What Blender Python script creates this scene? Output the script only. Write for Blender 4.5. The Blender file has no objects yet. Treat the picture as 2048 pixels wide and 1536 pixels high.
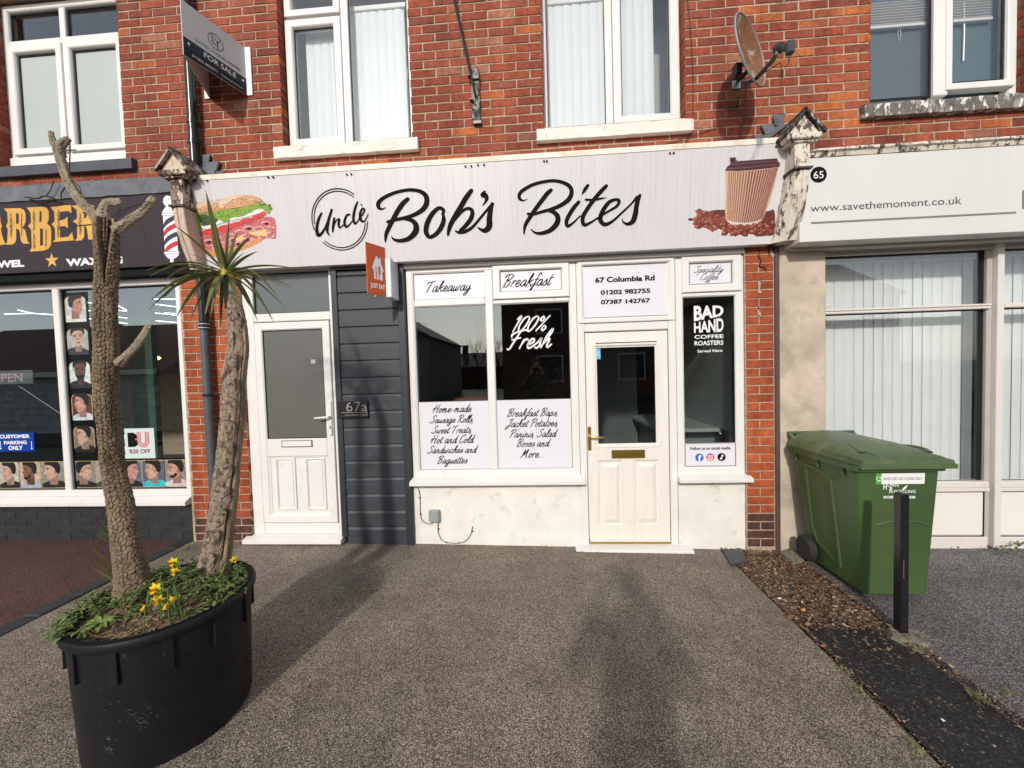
import bpy, math, random
import numpy as np
from mathutils import Vector, Matrix
random.seed(7)
rnd = random.random
uni = random.uniform
SC = bpy.context.scene
COL = SC.collection
R = math.radians

# ------------------------------------------------------------------ camera
# The camera stands at the origin of x and z, CAM_D metres in front of the brick face (y = 0); z = 0 is eye height.
CAM_D = 3.43
FPX = 770.0
MR = ((0.99753699, 0.06380918, -0.02912622), (-0.02684365, -0.03634185, -0.99897882), (-0.06480252, 0.99730018, -0.03453947))
cam_data = bpy.data.cameras.new('camera')
cam_data.sensor_width = 36.0
cam_data.lens = FPX / 2048 * 36.0
cam_data.clip_start = 0.05
cam_data.clip_end = 600
cam = bpy.data.objects.new('camera', cam_data)
COL.objects.link(cam)
_r, _d, _f = [Vector(v) for v in MR]
m4 = Matrix(((_r.x, -_d.x, -_f.x, 0), (_r.y, -_d.y, -_f.y, -CAM_D), (_r.z, -_d.z, -_f.z, 0), (0, 0, 0, 1)))
cam.matrix_world = m4
SC.camera = cam

# ------------------------------------------------------------------ sky, sun, exposure
SUN_EL, SUN_AZ = R(27.0), R(11.0)            # the light travels towards +y and a little towards +x
world = bpy.data.worlds.new('World')
SC.world = world
world.use_nodes = True
wn = world.node_tree
sky = wn.nodes.new('ShaderNodeTexSky')
sky.sky_type = 'NISHITA'
sky.sun_disc = False
sky.sun_elevation = SUN_EL
sky.sun_rotation = math.pi + SUN_AZ
sky.air_density = 1.0
sky.dust_density = 1.2
sky.ozone_density = 1.0
hs = wn.nodes.new('ShaderNodeHueSaturation')
hs.inputs['Saturation'].default_value = 0.5            # a thin milky spring sky
wn.links.new(sky.outputs[0], hs.inputs['Color'])
wn.links.new(hs.outputs[0], wn.nodes['Background'].inputs[0])
wn.nodes['Background'].inputs[1].default_value = 0.15
sd = bpy.data.lights.new('sun', 'SUN')
sd.energy = 2.45
sd.angle = R(2.4)
sd.color = (1.0, 0.94, 0.865)
sun = bpy.data.objects.new('sun', sd)
COL.objects.link(sun)
sun_dir = Vector((math.sin(SUN_AZ) * math.cos(SUN_EL), math.cos(SUN_AZ) * math.cos(SUN_EL), -math.sin(SUN_EL)))
sun.rotation_euler = sun_dir.to_track_quat('-Z', 'Y').to_euler()
sun.location = (-6, -20, 12)
SC.view_settings.view_transform = 'Standard'
SC.view_settings.look = 'None'
SC.view_settings.exposure = 0.22
SC.view_settings.gamma = 1.0
SC.view_settings.use_curve_mapping = False
SC.render.engine = 'CYCLES'
SC.cycles.max_bounces = 8
SC.cycles.transparent_max_bounces = 12
SC.cycles.use_denoising = True

# ------------------------------------------------------------------ measuring helpers: photograph pixel (2048 x 1536) to a point on a plane of the place
def ray(px, py):
    a, b = (px - 1024) / FPX, (py - 768) / FPX
    return Vector(tuple(MR[0][i] * a + MR[1][i] * b + MR[2][i] for i in range(3)))
def P(px, py, y=0.0):
    r = ray(px, py); t = (CAM_D + y) / r.y
    return Vector((r.x * t, y, r.z * t))
def G(px, py, z=-1.61):
    r = ray(px, py); t = z / r.z
    return Vector((r.x * t, r.y * t - CAM_D, z))
def proj(v):
    q = (Vector(v) + Vector((0, CAM_D, 0)))
    c = [sum(MR[k][i] * q[i] for i in range(3)) for k in range(3)]
    return (1024 + FPX * c[0] / c[2], 768 + FPX * c[1] / c[2]) if c[2] > 0.01 else (-9999, -9999)
def zg(x):
    return -1.60 - 0.018 * max(-3.0, min(1.5, x))

# ------------------------------------------------------------------ materials
MATS = {}
def newmat(name):
    m = bpy.data.materials.new(name); m.use_nodes = True
    MATS[name] = m
    nt = m.node_tree
    return m, nt, nt.nodes['Principled BSDF']
def N(nt, t, **k):
    n = nt.nodes.new(t)
    for a, b in k.items():
        if a.startswith('i_'):
            n.inputs[a[2:].replace('_', ' ')].default_value = b
        else:
            setattr(n, a, b)
    return n
def L(nt, a, b): nt.links.new(a, b)
def ramp(nt, fac, stops, interp='LINEAR'):
    r = nt.nodes.new('ShaderNodeValToRGB'); r.color_ramp.interpolation = interp
    cr = r.color_ramp
    while len(cr.elements) < len(stops): cr.elements.new(0.5)
    for e, (p, c) in zip(cr.elements, stops):
        e.position = p; e.color = (c[0], c[1], c[2], 1) if len(c) == 3 else c
    L(nt, fac, r.inputs[0]); return r
def posnode(nt, scale=(1, 1, 1), obj=False):
    if obj:
        g = nt.nodes.new('ShaderNodeTexCoord'); out = g.outputs['Object']
    else:
        g = nt.nodes.new('ShaderNodeNewGeometry'); out = g.outputs['Position']
    mp = nt.nodes.new('ShaderNodeMapping'); mp.inputs['Scale'].default_value = scale
    L(nt, out, mp.inputs[0]); return mp.outputs[0]
def noise(nt, vec, scale, detail=4, rough=0.55):
    n = nt.nodes.new('ShaderNodeTexNoise'); n.inputs['Scale'].default_value = scale
    n.inputs['Detail'].default_value = detail; n.inputs['Roughness'].default_value = rough
    L(nt, vec, n.inputs['Vector']); return n.outputs['Fac']
def mixc(nt, fac, a, b, mode='MIX'):
    m = nt.nodes.new('ShaderNodeMix'); m.data_type = 'RGBA'; m.blend_type = mode
    for s, v in ((0, fac), (6, a), (7, b)):
        if hasattr(v, 'links'): L(nt, v, m.inputs[s])
        elif s == 0: m.inputs[0].default_value = v
        else: m.inputs[s].default_value = (v[0], v[1], v[2], 1)
    return m.outputs[2]
def bumpn(nt, h, strength, dist=0.002, prev=None):
    b = nt.nodes.new('ShaderNodeBump'); b.inputs['Strength'].default_value = strength
    b.inputs['Distance'].default_value = dist
    L(nt, h, b.inputs['Height'])
    if prev: L(nt, prev, b.inputs['Normal'])
    return b.outputs[0]
def mat(name, col, rough=0.55, var=0.12, scale=6, bump=0.0, bscale=200, bdist=0.001, metal=0.0, obj=False, stretch=(1, 1, 1), dirt=None, dscale=3, dcut=(0.5, 0.7), spec=None):
    m, nt, b = newmat(name)
    v = posnode(nt, stretch, obj)
    f = noise(nt, v, scale, 5)
    lo = tuple(c * (1 - var) for c in col); hi = tuple(min(1, c * (1 + var)) for c in col)
    c = ramp(nt, f, [(0.3, lo), (0.7, hi)]).outputs[0]
    if dirt:
        f2 = noise(nt, v, dscale, 8, 0.65)
        k = ramp(nt, f2, [(dcut[0], (0, 0, 0)), (dcut[1], (1, 1, 1))]).outputs[0]
        c = mixc(nt, k, c, dirt)
    L(nt, c, b.inputs['Base Color'])
    b.inputs['Roughness'].default_value = rough; b.inputs['Metallic'].default_value = metal
    if spec is not None: b.inputs['Specular IOR Level'].default_value = spec
    if bump:
        h = noise(nt, v, bscale, 3)
        L(nt, bumpn(nt, h, bump, bdist), b.inputs['Normal'])
    return m
def flat(name, col, rough=0.5, spec=0.25):
    if name in MATS: return MATS[name]
    m, nt, b = newmat(name)
    b.inputs['Base Color'].default_value = (col[0], col[1], col[2], 1); b.inputs['Roughness'].default_value = rough; b.inputs['Specular IOR Level'].default_value = spec
    return m
def emis(name, col, s):
    m, nt, b = newmat(name)
    b.inputs['Base Color'].default_value = (*col, 1)
    b.inputs['Emission Color'].default_value = (*col, 1); b.inputs['Emission Strength'].default_value = s
    return m

BSTOPS = {}
def brick_material(name, stops, nscale=24, fleck=True, island=False):
    BSTOPS[name] = (stops, nscale, fleck)
    m, nt, b = newmat(name)
    oi = N(nt, 'ShaderNodeNewGeometry' if island else 'ShaderNodeObjectInfo')
    v = posnode(nt)
    c1 = ramp(nt, oi.outputs['Random Per Island' if island else 'Random'], stops).outputs[0]
    f = noise(nt, v, nscale, 6, 0.7)
    k = ramp(nt, f, [(0.35, (0.68, 0.68, 0.68)), (0.64, (1.18, 1.18, 1.18))]).outputs[0]
    c2 = mixc(nt, 1.0, c1, k, 'MULTIPLY')
    f2 = noise(nt, v, 9, 8, 0.75)
    k2 = ramp(nt, f2, [(0.62, (0, 0, 0)), (0.76, (0.45, 0.45, 0.45))]).outputs[0]
    c3 = mixc(nt, k2, c2, (0.50, 0.20, 0.12))
    if fleck:
        f3 = noise(nt, v, 110, 4, 0.7)
        k3 = ramp(nt, f3, [(0.66, (0, 0, 0)), (0.74, (0.7, 0.7, 0.7))]).outputs[0]
        c3 = mixc(nt, k3, c3, (0.06, 0.025, 0.02))
    vs = posnode(nt, (1, 1, 0.22)); f5 = noise(nt, vs, 3.2, 5, 0.65)
    k5 = ramp(nt, f5, [(0.42, (0.70, 0.66, 0.66)), (0.60, (1.04, 1.04, 1.04))]).outputs[0]
    c3 = mixc(nt, 1.0, c3, k5, 'MULTIPLY')
    L(nt, c3, b.inputs['Base Color']); b.inputs['Roughness'].default_value = 0.82
    b.inputs['Specular IOR Level'].default_value = 0.3
    h = noise(nt, v, 160, 5, 0.7)
    h2 = noise(nt, v, 30, 3)
    n1 = bumpn(nt, h2, 0.6, 0.004)
    L(nt, bumpn(nt, h, 0.7, 0.0015, n1), b.inputs['Normal'])
    return m
M_brick = brick_material('red_brick', [(0.0, (0.27, 0.060, 0.030)), (0.25, (0.325, 0.075, 0.036)), (0.5, (0.26, 0.062, 0.033)), (0.7, (0.345, 0.086, 0.042)), (0.85, (0.33, 0.10, 0.056)), (1.0, (0.215, 0.052, 0.032))])
M_spall = brick_material('spalled_orange_brick', [(0.0, (0.42, 0.12, 0.035)), (0.5, (0.50, 0.15, 0.045)), (1.0, (0.36, 0.11, 0.045))])
M_pale = brick_material('pale_weathered_brick', [(0.0, (0.34, 0.13, 0.075)), (0.5, (0.38, 0.16, 0.095)), (1.0, (0.30, 0.12, 0.08))])
M_pilb = brick_material('orange_red_pilaster_brick', [(0.0, (0.36, 0.078, 0.028)), (0.4, (0.42, 0.10, 0.035)), (0.7, (0.33, 0.075, 0.03)), (1.0, (0.40, 0.09, 0.035))], 12, False)
M_engb = brick_material('dark_plinth_brick', [(0.0, (0.085, 0.04, 0.034)), (0.5, (0.12, 0.05, 0.04)), (1.0, (0.07, 0.036, 0.034))], 16)
M_mortar = mat('buff_mortar', (0.40, 0.305, 0.22), 0.9, 0.3, 30, 0.8, 220, 0.002, dirt=(0.16, 0.12, 0.10), dscale=5, dcut=(0.52, 0.75))
M_upvc = mat('white_window_plastic', (0.72, 0.70, 0.67), 0.32, 0.04, 3, dirt=(0.52, 0.48, 0.42), dscale=14, dcut=(0.60, 0.85))
M_upvc2 = mat('cream_window_plastic', (0.66, 0.61, 0.565), 0.35, 0.04, 3, dirt=(0.5, 0.45, 0.40), dscale=7, dcut=(0.6, 0.85))
M_gasket = flat('black_window_gasket', (0.012, 0.012, 0.014), 0.5)
M_gap = flat('grey_joint_shadow_gap', (0.10, 0.095, 0.09), 0.7)
M_panelw = mat('white_printed_panel', (0.68, 0.675, 0.71), 0.35, 0.015, 40, stretch=(1, 1, 0.02))
M_doorcream = mat('cream_woodgrain_door', (0.73, 0.69, 0.63), 0.42, 0.05, 30, 0.35, 90, 0.0008, stretch=(1, 1, 0.08), dirt=(0.60, 0.50, 0.40), dscale=4, dcut=(0.62, 0.9))
M_render = mat('white_painted_render', (0.72, 0.69, 0.64), 0.75, 0.06, 5, 1.0, 60, 0.004, dirt=(0.46, 0.41, 0.34), dscale=9, dcut=(0.58, 0.80))
M_render65 = mat('stained_cement_render', (0.50, 0.42, 0.32), 0.85, 0.22, 3, 0.8, 180, 0.001, dirt=(0.30, 0.25, 0.19), dscale=4, dcut=(0.5, 0.72))
M_sill = mat('white_painted_stone_sill', (0.74, 0.69, 0.62), 0.75, 0.06, 8, 0.7, 90, 0.003, dirt=(0.40, 0.36, 0.30), dscale=12, dcut=(0.58, 0.75))
M_slate = mat('dark_slate_sill', (0.045, 0.05, 0.062), 0.5, 0.25, 12, 0.3, 100, 0.001)
M_clad = mat('charcoal_fibre_cement_board', (0.036, 0.040, 0.048), 0.55, 0.18, 18, 0.5, 160, 0.0008, stretch=(0.08, 1, 1))
M_trim = mat('dark_cladding_trim', (0.022, 0.024, 0.032), 0.5, 0.1, 10)
M_black = mat('satin_black_plastic', (0.012, 0.012, 0.014), 0.35, 0.1, 10)
M_brass = mat('brushed_brass', (0.62, 0.42, 0.12), 0.28, 0.15, 40, metal=1.0)
M_steel = mat('dull_steel', (0.42, 0.42, 0.42), 0.4, 0.15, 40, metal=1.0)
M_lead = mat('weathered_lead_flashing', (0.105, 0.115, 0.128), 0.65, 0.35, 12, 0.8, 40, 0.003, metal=0.1, dirt=(0.10, 0.10, 0.10), dscale=6, dcut=(0.5, 0.7))
M_pipeb = mat('glossy_black_pipe_paint', (0.014, 0.016, 0.018), 0.22, 0.2, 10, 0.15, 60)
M_pipeg = mat('grey_plastic_pipe', (0.075, 0.085, 0.095), 0.45, 0.15, 10)
M_print = flat('black_vinyl_lettering', (0.008, 0.0075, 0.008), 0.7, 0.08)
M_printw = flat('white_vinyl_lettering', (0.78, 0.78, 0.77), 0.45)
M_printg = flat('grey_printed_lettering', (0.05, 0.05, 0.05), 0.7, 0.1)

def signboard_mat(name, col, streak):
    m, nt, b = newmat(name)
    v = posnode(nt, (1, 0, 0.012))
    f = noise(nt, v, 75, 5, 0.8)
    k = ramp(nt, f, [(0.36, streak), (0.56, col)]).outputs[0]
    v2 = posnode(nt, (1, 1, 0.3)); f2 = noise(nt, v2, 1.6, 3)
    k2 = ramp(nt, f2, [(0.3, (0.94, 0.93, 0.93)), (0.7, (1, 1, 1))]).outputs[0]
    L(nt, mixc(nt, 1.0, k, k2, 'MULTIPLY'), b.inputs['Base Color'])
    b.inputs['Roughness'].default_value = 0.38
    return m
M_sign = signboard_mat('woodgrain_print_sign_board', (0.655, 0.635, 0.64), (0.565, 0.54, 0.545))
M_sign65 = signboard_mat('streaked_white_sign_board', (0.655, 0.65, 0.625), (0.635, 0.63, 0.60))
M_strip = mat('rust_stained_white_strip', (0.80, 0.74, 0.64), 0.5, 0.05, 4, dirt=(0.62, 0.36, 0.13), dscale=3.5, dcut=(0.52, 0.75))
M_barb = mat('dark_aubergine_sign_board', (0.038, 0.029, 0.036), 0.55, 0.1, 2, spec=0.15)

def peel_mat(name, paint, wood, cut=0.5, spk=(0.02, 0.015, 0.015)):
    m, nt, b = newmat(name)
    v = posnode(nt, (1, 1, 0.45))
    f = noise(nt, v, 22, 9, 0.72)
    k = ramp(nt, f, [(cut - 0.02, (0, 0, 0)), (cut + 0.02, (1, 1, 1))]).outputs[0]
    f1 = noise(nt, v, 50, 4, 0.7)
    w = ramp(nt, f1, [(0.35, spk), (0.6, wood)]).outputs[0]
    c = mixc(nt, k, w, paint)
    f2 = noise(nt, v, 9, 6, 0.7)
    k2 = ramp(nt, f2, [(0.56, (0, 0, 0)), (0.6, (0.6, 0.6, 0.6))]).outputs[0]
    c = mixc(nt, k2, c, tuple(x * 0.6 for x in paint))
    L(nt, c, b.inputs['Base Color']); b.inputs['Roughness'].default_value = 0.8
    L(nt, bumpn(nt, k, 1.0, 0.004), b.inputs['Normal'])
    return m
M_peelw = peel_mat('peeling_cream_paint_on_old_wood', (0.66, 0.60, 0.50), (0.16, 0.11, 0.085), 0.44)
M_peelb = peel_mat('flaking_burgundy_and_cream_paint', (0.58, 0.50, 0.40), (0.13, 0.035, 0.03), 0.52)
M_peeld = peel_mat('flaked_grey_cement_and_white_paint', (0.72, 0.70, 0.66), (0.17, 0.145, 0.12), 0.55, (0.09, 0.08, 0.07))
M_peelt = peel_mat('faded_tan_paint', (0.60, 0.46, 0.36), (0.22, 0.10, 0.06), 0.36)

def glass_mat(name, tint=(1, 1, 1), amt=1.0):
    m = bpy.data.materials.new(name); m.use_nodes = True; nt = m.node_tree; nt.nodes.clear()
    o = N(nt, 'ShaderNodeOutputMaterial'); mx = N(nt, 'ShaderNodeMixShader')
    t = N(nt, 'ShaderNodeBsdfTransparent'); t.inputs[0].default_value = (*tint, 1)
    g = N(nt, 'ShaderNodeBsdfGlossy'); g.inputs['Roughness'].default_value = 0.0; g.inputs[0].default_value = (0.92, 0.97, 1, 1)
    lw = N(nt, 'ShaderNodeLayerWeight'); lw.inputs[0].default_value = 0.5
    pw = N(nt, 'ShaderNodeMath', operation='POWER'); L(nt, lw.outputs['Facing'], pw.inputs[0]); pw.inputs[1].default_value = 4.0
    ma = N(nt, 'ShaderNodeMath', operation='MULTIPLY_ADD'); L(nt, pw.outputs[0], ma.inputs[0]); ma.inputs[1].default_value = 0.85; ma.inputs[2].default_value = 0.065 * amt
    L(nt, ma.outputs[0], mx.inputs[0]); L(nt, t.outputs[0], mx.inputs[1]); L(nt, g.outputs[0], mx.inputs[2])
    L(nt, mx.outputs[0], o.inputs[0]); return m
M_glass = glass_mat('clear_window_glass', (0.955, 0.965, 0.965))
M_glassd = glass_mat('tinted_shop_glass', (0.80, 0.84, 0.83), 1.15)
M_glassb = glass_mat('reflective_barber_glass', (0.82, 0.86, 0.85), 2.1)
M_frost = mat('frosted_grey_glass', (0.115, 0.115, 0.105), 0.30, 0.05, 2, 0.25, 500, 0.0004)
M_frostl = mat('frosted_pale_glass', (0.40, 0.44, 0.42), 0.35, 0.03, 2, 0.2, 500, 0.0004)
M_blind = mat('pale_blue_white_blind_fabric', (0.74, 0.77, 0.78), 0.8, 0.02, 3, 0.2, 900, 0.0003)
M_blind65 = mat('pale_green_white_blind_fabric', (0.76, 0.77, 0.755), 0.8, 0.02, 3, 0.2, 900, 0.0003)
M_dkblind = mat('slate_blue_roller_fabric', (0.085, 0.10, 0.12), 0.8, 0.04, 3)
M_room = flat('dark_room_wall', (0.10, 0.105, 0.105), 0.8)
M_roomu = flat('grey_bedroom_wall', (0.42, 0.43, 0.44), 0.8)
M_roomd = flat('very_dark_room_surface', (0.025, 0.027, 0.028), 0.8)

# ------------------------------------------------------------------ mesh building
class MB:
    def __init__(self): self.v = []; self.f = []; self.m = []; self.mi = 0
    def vert(self, *p): self.v.append(tuple(p) if len(p) == 3 else tuple(p[0])); return len(self.v) - 1
    def face(self, idx, mi=None): self.f.append(tuple(idx)); self.m.append(self.mi if mi is None else mi)
    def poly(self, pts, mi=None):
        i = len(self.v); self.v += [tuple(p) for p in pts]; self.face(range(i, i + len(pts)), mi)
    def box(self, x0, x1, y0, y1, z0, z1, b=0.0, mi=None):
        if x0 > x1: x0, x1 = x1, x0
        if y0 > y1: y0, y1 = y1, y0
        if z0 > z1: z0, z1 = z1, z0
        b = min(b, (x1 - x0) * .45, (y1 - y0) * .45, (z1 - z0) * .45)
        n = len(self.v)
        if b <= 0:
            self.v += [(x, y, z) for x in (x0, x1) for y in (y0, y1) for z in (z0, z1)]
            for q in ((0, 1, 3, 2), (4, 6, 7, 5), (0, 4, 5, 1), (2, 3, 7, 6), (0, 2, 6, 4), (1, 5, 7, 3)): self.face([n + k for k in q], mi)
            return
        X, Y, Z = (x0, x1), (y0, y1), (z0, z1)
        idx = {}
        for i in (0, 1):
            for j in (0, 1):
                for k in (0, 1):
                    sx, sy, sz = (1, -1)[i] * b, (1, -1)[j] * b, (1, -1)[k] * b
                    idx[i, j, k, 0] = self.vert(X[i], Y[j] + sy, Z[k] + sz)
                    idx[i, j, k, 1] = self.vert(X[i] + sx, Y[j], Z[k] + sz)
                    idx[i, j, k, 2] = self.vert(X[i] + sx, Y[j] + sy, Z[k])
        c = ((0, 0), (1, 0), (1, 1), (0, 1))
        for i in (0, 1):
            q = [idx[i, a, d, 0] for a, d in c]; self.face(q[::-1] if i == 0 else q, mi)
            q = [idx[a, i, d, 1] for a, d in c]; self.face(q if i == 0 else q[::-1], mi)
            q = [idx[a, d, i, 2] for a, d in c]; self.face(q[::-1] if i == 0 else q, mi)
        for i in (0, 1):
            for j in (0, 1):
                s = (i + j) % 2
                q = [idx[i, j, 0, 0], idx[i, j, 0, 1], idx[i, j, 1, 1], idx[i, j, 1, 0]]; self.face(q if s else q[::-1], mi)
                q = [idx[i, 0, j, 0], idx[i, 0, j, 2], idx[i, 1, j, 2], idx[i, 1, j, 0]]; self.face(q[::-1] if s else q, mi)
                q = [idx[0, i, j, 1], idx[0, i, j, 2], idx[1, i, j, 2], idx[1, i, j, 1]]; self.face(q if s else q[::-1], mi)
                for k in (0, 1):
                    q = [idx[i, j, k, 0], idx[i, j, k, 1], idx[i, j, k, 2]]; self.face(q if (i + j + k) % 2 else q[::-1], mi)
    def frame(self, x0, x1, z0, z1, prof, mi=None):
        """sweep profile points (inset, y) round a rectangle in the facade, corners mitred"""
        rings = []
        for d, y in prof:
            rings.append([self.vert(x0 + d, y, z0 + d), self.vert(x1 - d, y, z0 + d), self.vert(x1 - d, y, z1 - d), self.vert(x0 + d, y, z1 - d)])
        for a, b in zip(rings, rings[1:]):
            for k in range(4):
                self.face((a[k], a[(k + 1) % 4], b[(k + 1) % 4], b[k]), mi)
        return rings
    def cap(self, ring, mi=None): self.face(ring, mi)
    def prism(self, pts, y0, y1, mi=None):
        """outline in x,z extruded from y0 (front) to y1"""
        n = len(self.v); k = len(pts)
        self.v += [(p[0], y0, p[1]) for p in pts] + [(p[0], y1, p[1]) for p in pts]
        self.face(range(n, n + k), mi); self.face([n + k + i for i in range(k)][::-1], mi)
        for i in range(k):
            j = (i + 1) % k; self.face((n + i, n + k + i, n + k + j, n + j), mi)
    def prismx(self, pts, x0, x1, mi=None):
        """outline in y,z extruded along x"""
        n = len(self.v); k = len(pts)
        self.v += [(x0, p[0], p[1]) for p in pts] + [(x1, p[0], p[1]) for p in pts]
        self.face(range(n, n + k), mi); self.face([n + k + i for i in range(k)][::-1], mi)
        for i in range(k):
            j = (i + 1) % k; self.face((n + i, n + k + i, n + k + j, n + j), mi)
    def tube(self, path, rad, n=8, cap=True, mi=None, flatten=None):
        path = [Vector(p) for p in path]
        if not isinstance(rad, (list, tuple)): rad = [rad] * len(path)
        prev = None; rings = []
        for i, p in enumerate(path):
            t = (path[min(i + 1, len(path) - 1)] - path[max(i - 1, 0)]).normalized()
            if prev is None:
                a = Vector((0, 0, 1)) if abs(t.z) < 0.9 else Vector((1, 0, 0))
                u = t.cross(a).normalized()
            else:
                u = (prev - t * prev.dot(t)).normalized()
            w = t.cross(u); prev = u
            rings.append([self.vert(*(p + (u * math.cos(2 * math.pi * k / n) + w * math.sin(2 * math.pi * k / n)) * rad[i])) for k in range(n)])
        for a, b in zip(rings, rings[1:]):
            for k in range(n):
                self.face((a[k], a[(k + 1) % n], b[(k + 1) % n], b[k]), mi)
        if cap:
            self.face(rings[0][::-1], mi); self.face(rings[-1], mi)
        return rings
    def lathe(self, prof, c=(0, 0, 0), n=32, axis='z', mi=None):
        rings = []
        for r, h in prof:
            ring = []
            for k in range(n):
                a = 2 * math.pi * k / n
                if axis == 'z': p = (c[0] + r * math.cos(a), c[1] + r * math.sin(a), c[2] + h)
                elif axis == 'y': p = (c[0] + r * math.cos(a), c[1] + h, c[2] + r * math.sin(a))
                else: p = (c[0] + h, c[1] + r * math.cos(a), c[2] + r * math.sin(a))
                ring.append(self.vert(*p))
            rings.append(ring)
        for a, b in zip(rings, rings[1:]):
            for k in range(n): self.face((a[k], a[(k + 1) % n], b[(k + 1) % n], b[k]), mi)
        if prof[0][0] > 1e-6: self.face(rings[0][::-1], mi)
        if prof[-1][0] > 1e-6: self.face(rings[-1], mi)
    def build(self, name, mats, parent=None, smooth=False, label=None):
        me = bpy.data.meshes.new(name)
        me.from_pydata(self.v, [], self.f)
        if not isinstance(mats, (list, tuple)): mats = [mats]
        for m in mats: me.materials.append(m)
        if len(mats) > 1: me.polygons.foreach_set('material_index', self.m)
        import bmesh as _b
        bm = _b.new(); bm.from_mesh(me); _b.ops.recalc_face_normals(bm, faces=bm.faces); bm.to_mesh(me); bm.free()
        if smooth:
            me.polygons.foreach_set('use_smooth', [True] * len(me.polygons))
            try: me.set_sharp_from_angle(angle=R(38))
            except Exception: pass
        me.update()
        o = bpy.data.objects.new(name, me); COL.objects.link(o)
        if parent: o.parent = parent
        if label: o['label'] = label
        return o
def tag(o, label=None, cat=None, group=None, kind=None):
    if label: o['label'] = label
    if cat: o['category'] = cat
    if group: o['group'] = group
    if kind: o['kind'] = kind
    return o
def thing(name, label, cat, group=None, loc=(0, 0, 0)):
    o = bpy.data.objects.new(name, None); COL.objects.link(o); o.location = loc
    return tag(o, label, cat, group)
def empty_part(name, parent, label=None):
    o = bpy.data.objects.new(name, None); COL.objects.link(o); o.parent = parent
    if label: o['label'] = label
    return o
def copy_obj(src, parent=None, loc=None, rot=None):
    o = src.copy(); COL.objects.link(o)
    if parent is not None: o.parent = parent
    if loc is not None: o.location = loc
    if rot is not None: o.rotation_euler = rot
    return o

# ------------------------------------------------------------------ lettering
def text_mesh(s, bold=0.0, spacing=1.0, shear=0.0):
    c = bpy.data.curves.new('lettering', 'FONT'); c.body = s; c.offset = bold; c.space_character = spacing; c.shear = shear
    c.resolution_u = 4
    o = bpy.data.objects.new('lettering', c); COL.objects.link(o)
    bpy.context.view_layer.update()
    dg = bpy.context.evaluated_depsgraph_get()
    me = bpy.data.meshes.new_from_object(o.evaluated_get(dg))
    bpy.data.objects.remove(o); bpy.data.curves.remove(c)
    vs = np.array([v.co[:2] for v in me.vertices]); fs = [tuple(p.vertices) for p in me.polygons]
    bpy.data.meshes.remove(me)
    return vs, fs
def text_in(mb, s, x0, x1, z0, z1, y, bold=0.0, spacing=1.0, mi=None, fn=None, keep=False, shear=0.0):
    """fit a line of text into the rectangle x0..x1, z0..z1 of a wall plane (fn maps (x,z) to a point)"""
    vs, fs = text_mesh(s, bold, spacing, shear)
    a, b = vs.min(0), vs.max(0)
    sx = (x1 - x0) / (b[0] - a[0]); sz = (z1 - z0) / (b[1] - a[1])
    n = len(mb.v)
    for u, w in vs:
        X, Z = x0 + (u - a[0]) * sx, z0 + (w - a[1]) * sz
        mb.v.append(tuple(fn(X, Z)) if fn else (X, y, Z))
    for f in fs: mb.face([n + k for k in f], mi)
def spline(pts, sub=6):
    """Catmull-Rom through points of any dimension"""
    if len(pts) < 3: 
        return [tuple(a + (b - a) * t / sub for a, b in zip(pts[0], pts[1])) for t in range(sub + 1)]
    out = []; q = [pts[0]] + list(pts) + [pts[-1]]
    for i in range(1, len(q) - 2):
        p0, p1, p2, p3 = q[i - 1], q[i], q[i + 1], q[i + 2]
        for s in range(sub):
            t = s / sub
            out.append(tuple(0.5 * ((2 * b) + (-a + c) * t + (2 * a - 5 * b + 4 * c - d) * t * t + (-a + 3 * b - 3 * c + d) * t ** 3) for a, b, c, d in zip(p0, p1, p2, p3)))
    out.append(tuple(pts[-1])); return out
SEQ = [0]
def ribbon(mb, pts, fn, sub=6, grow=0.0, mi=None, lift=0.0):
    """stroke (x, y, width) -> flat ribbon with round ends; fn(x, y, lift) maps to the surface"""
    SEQ[0] += 1
    lf = lift + (SEQ[0] % 12) * 0.00006
    sp = spline(pts, sub)
    n = len(sp); Ls = []; Rs = []
    for i, (x, y, w) in enumerate(sp):
        a = sp[max(i - 1, 0)]; b = sp[min(i + 1, n - 1)]
        dx, dy = b[0] - a[0], b[1] - a[1]; d = math.hypot(dx, dy) or 1
        nx, ny = -dy / d, dx / d; h = max(w, 0.001) / 2 + grow
        Ls.append((x + nx * h, y + ny * h)); Rs.append((x - nx * h, y - ny * h))
        if i in (0, n - 1):
            s = -1 if i == 0 else 1; tx, ty = dx / d * s, dy / d * s
            capp = []
            for k in range(1, 6):
                an = math.pi * k / 6
                capp.append((x + nx * h * math.cos(an) + tx * h * math.sin(an), y + ny * h * math.cos(an) + ty * h * math.sin(an)))
            mb.poly([fn(px, py, lf) for px, py in [Ls[-1]] + capp + [Rs[-1]]], mi)
    iL = [mb.vert(*fn(*p, lf)) for p in Ls]; iR = [mb.vert(*fn(*p, lf)) for p in Rs]
    for i in range(n - 1): mb.face((iL[i], iL[i + 1], iR[i + 1], iR[i]), mi)

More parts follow.
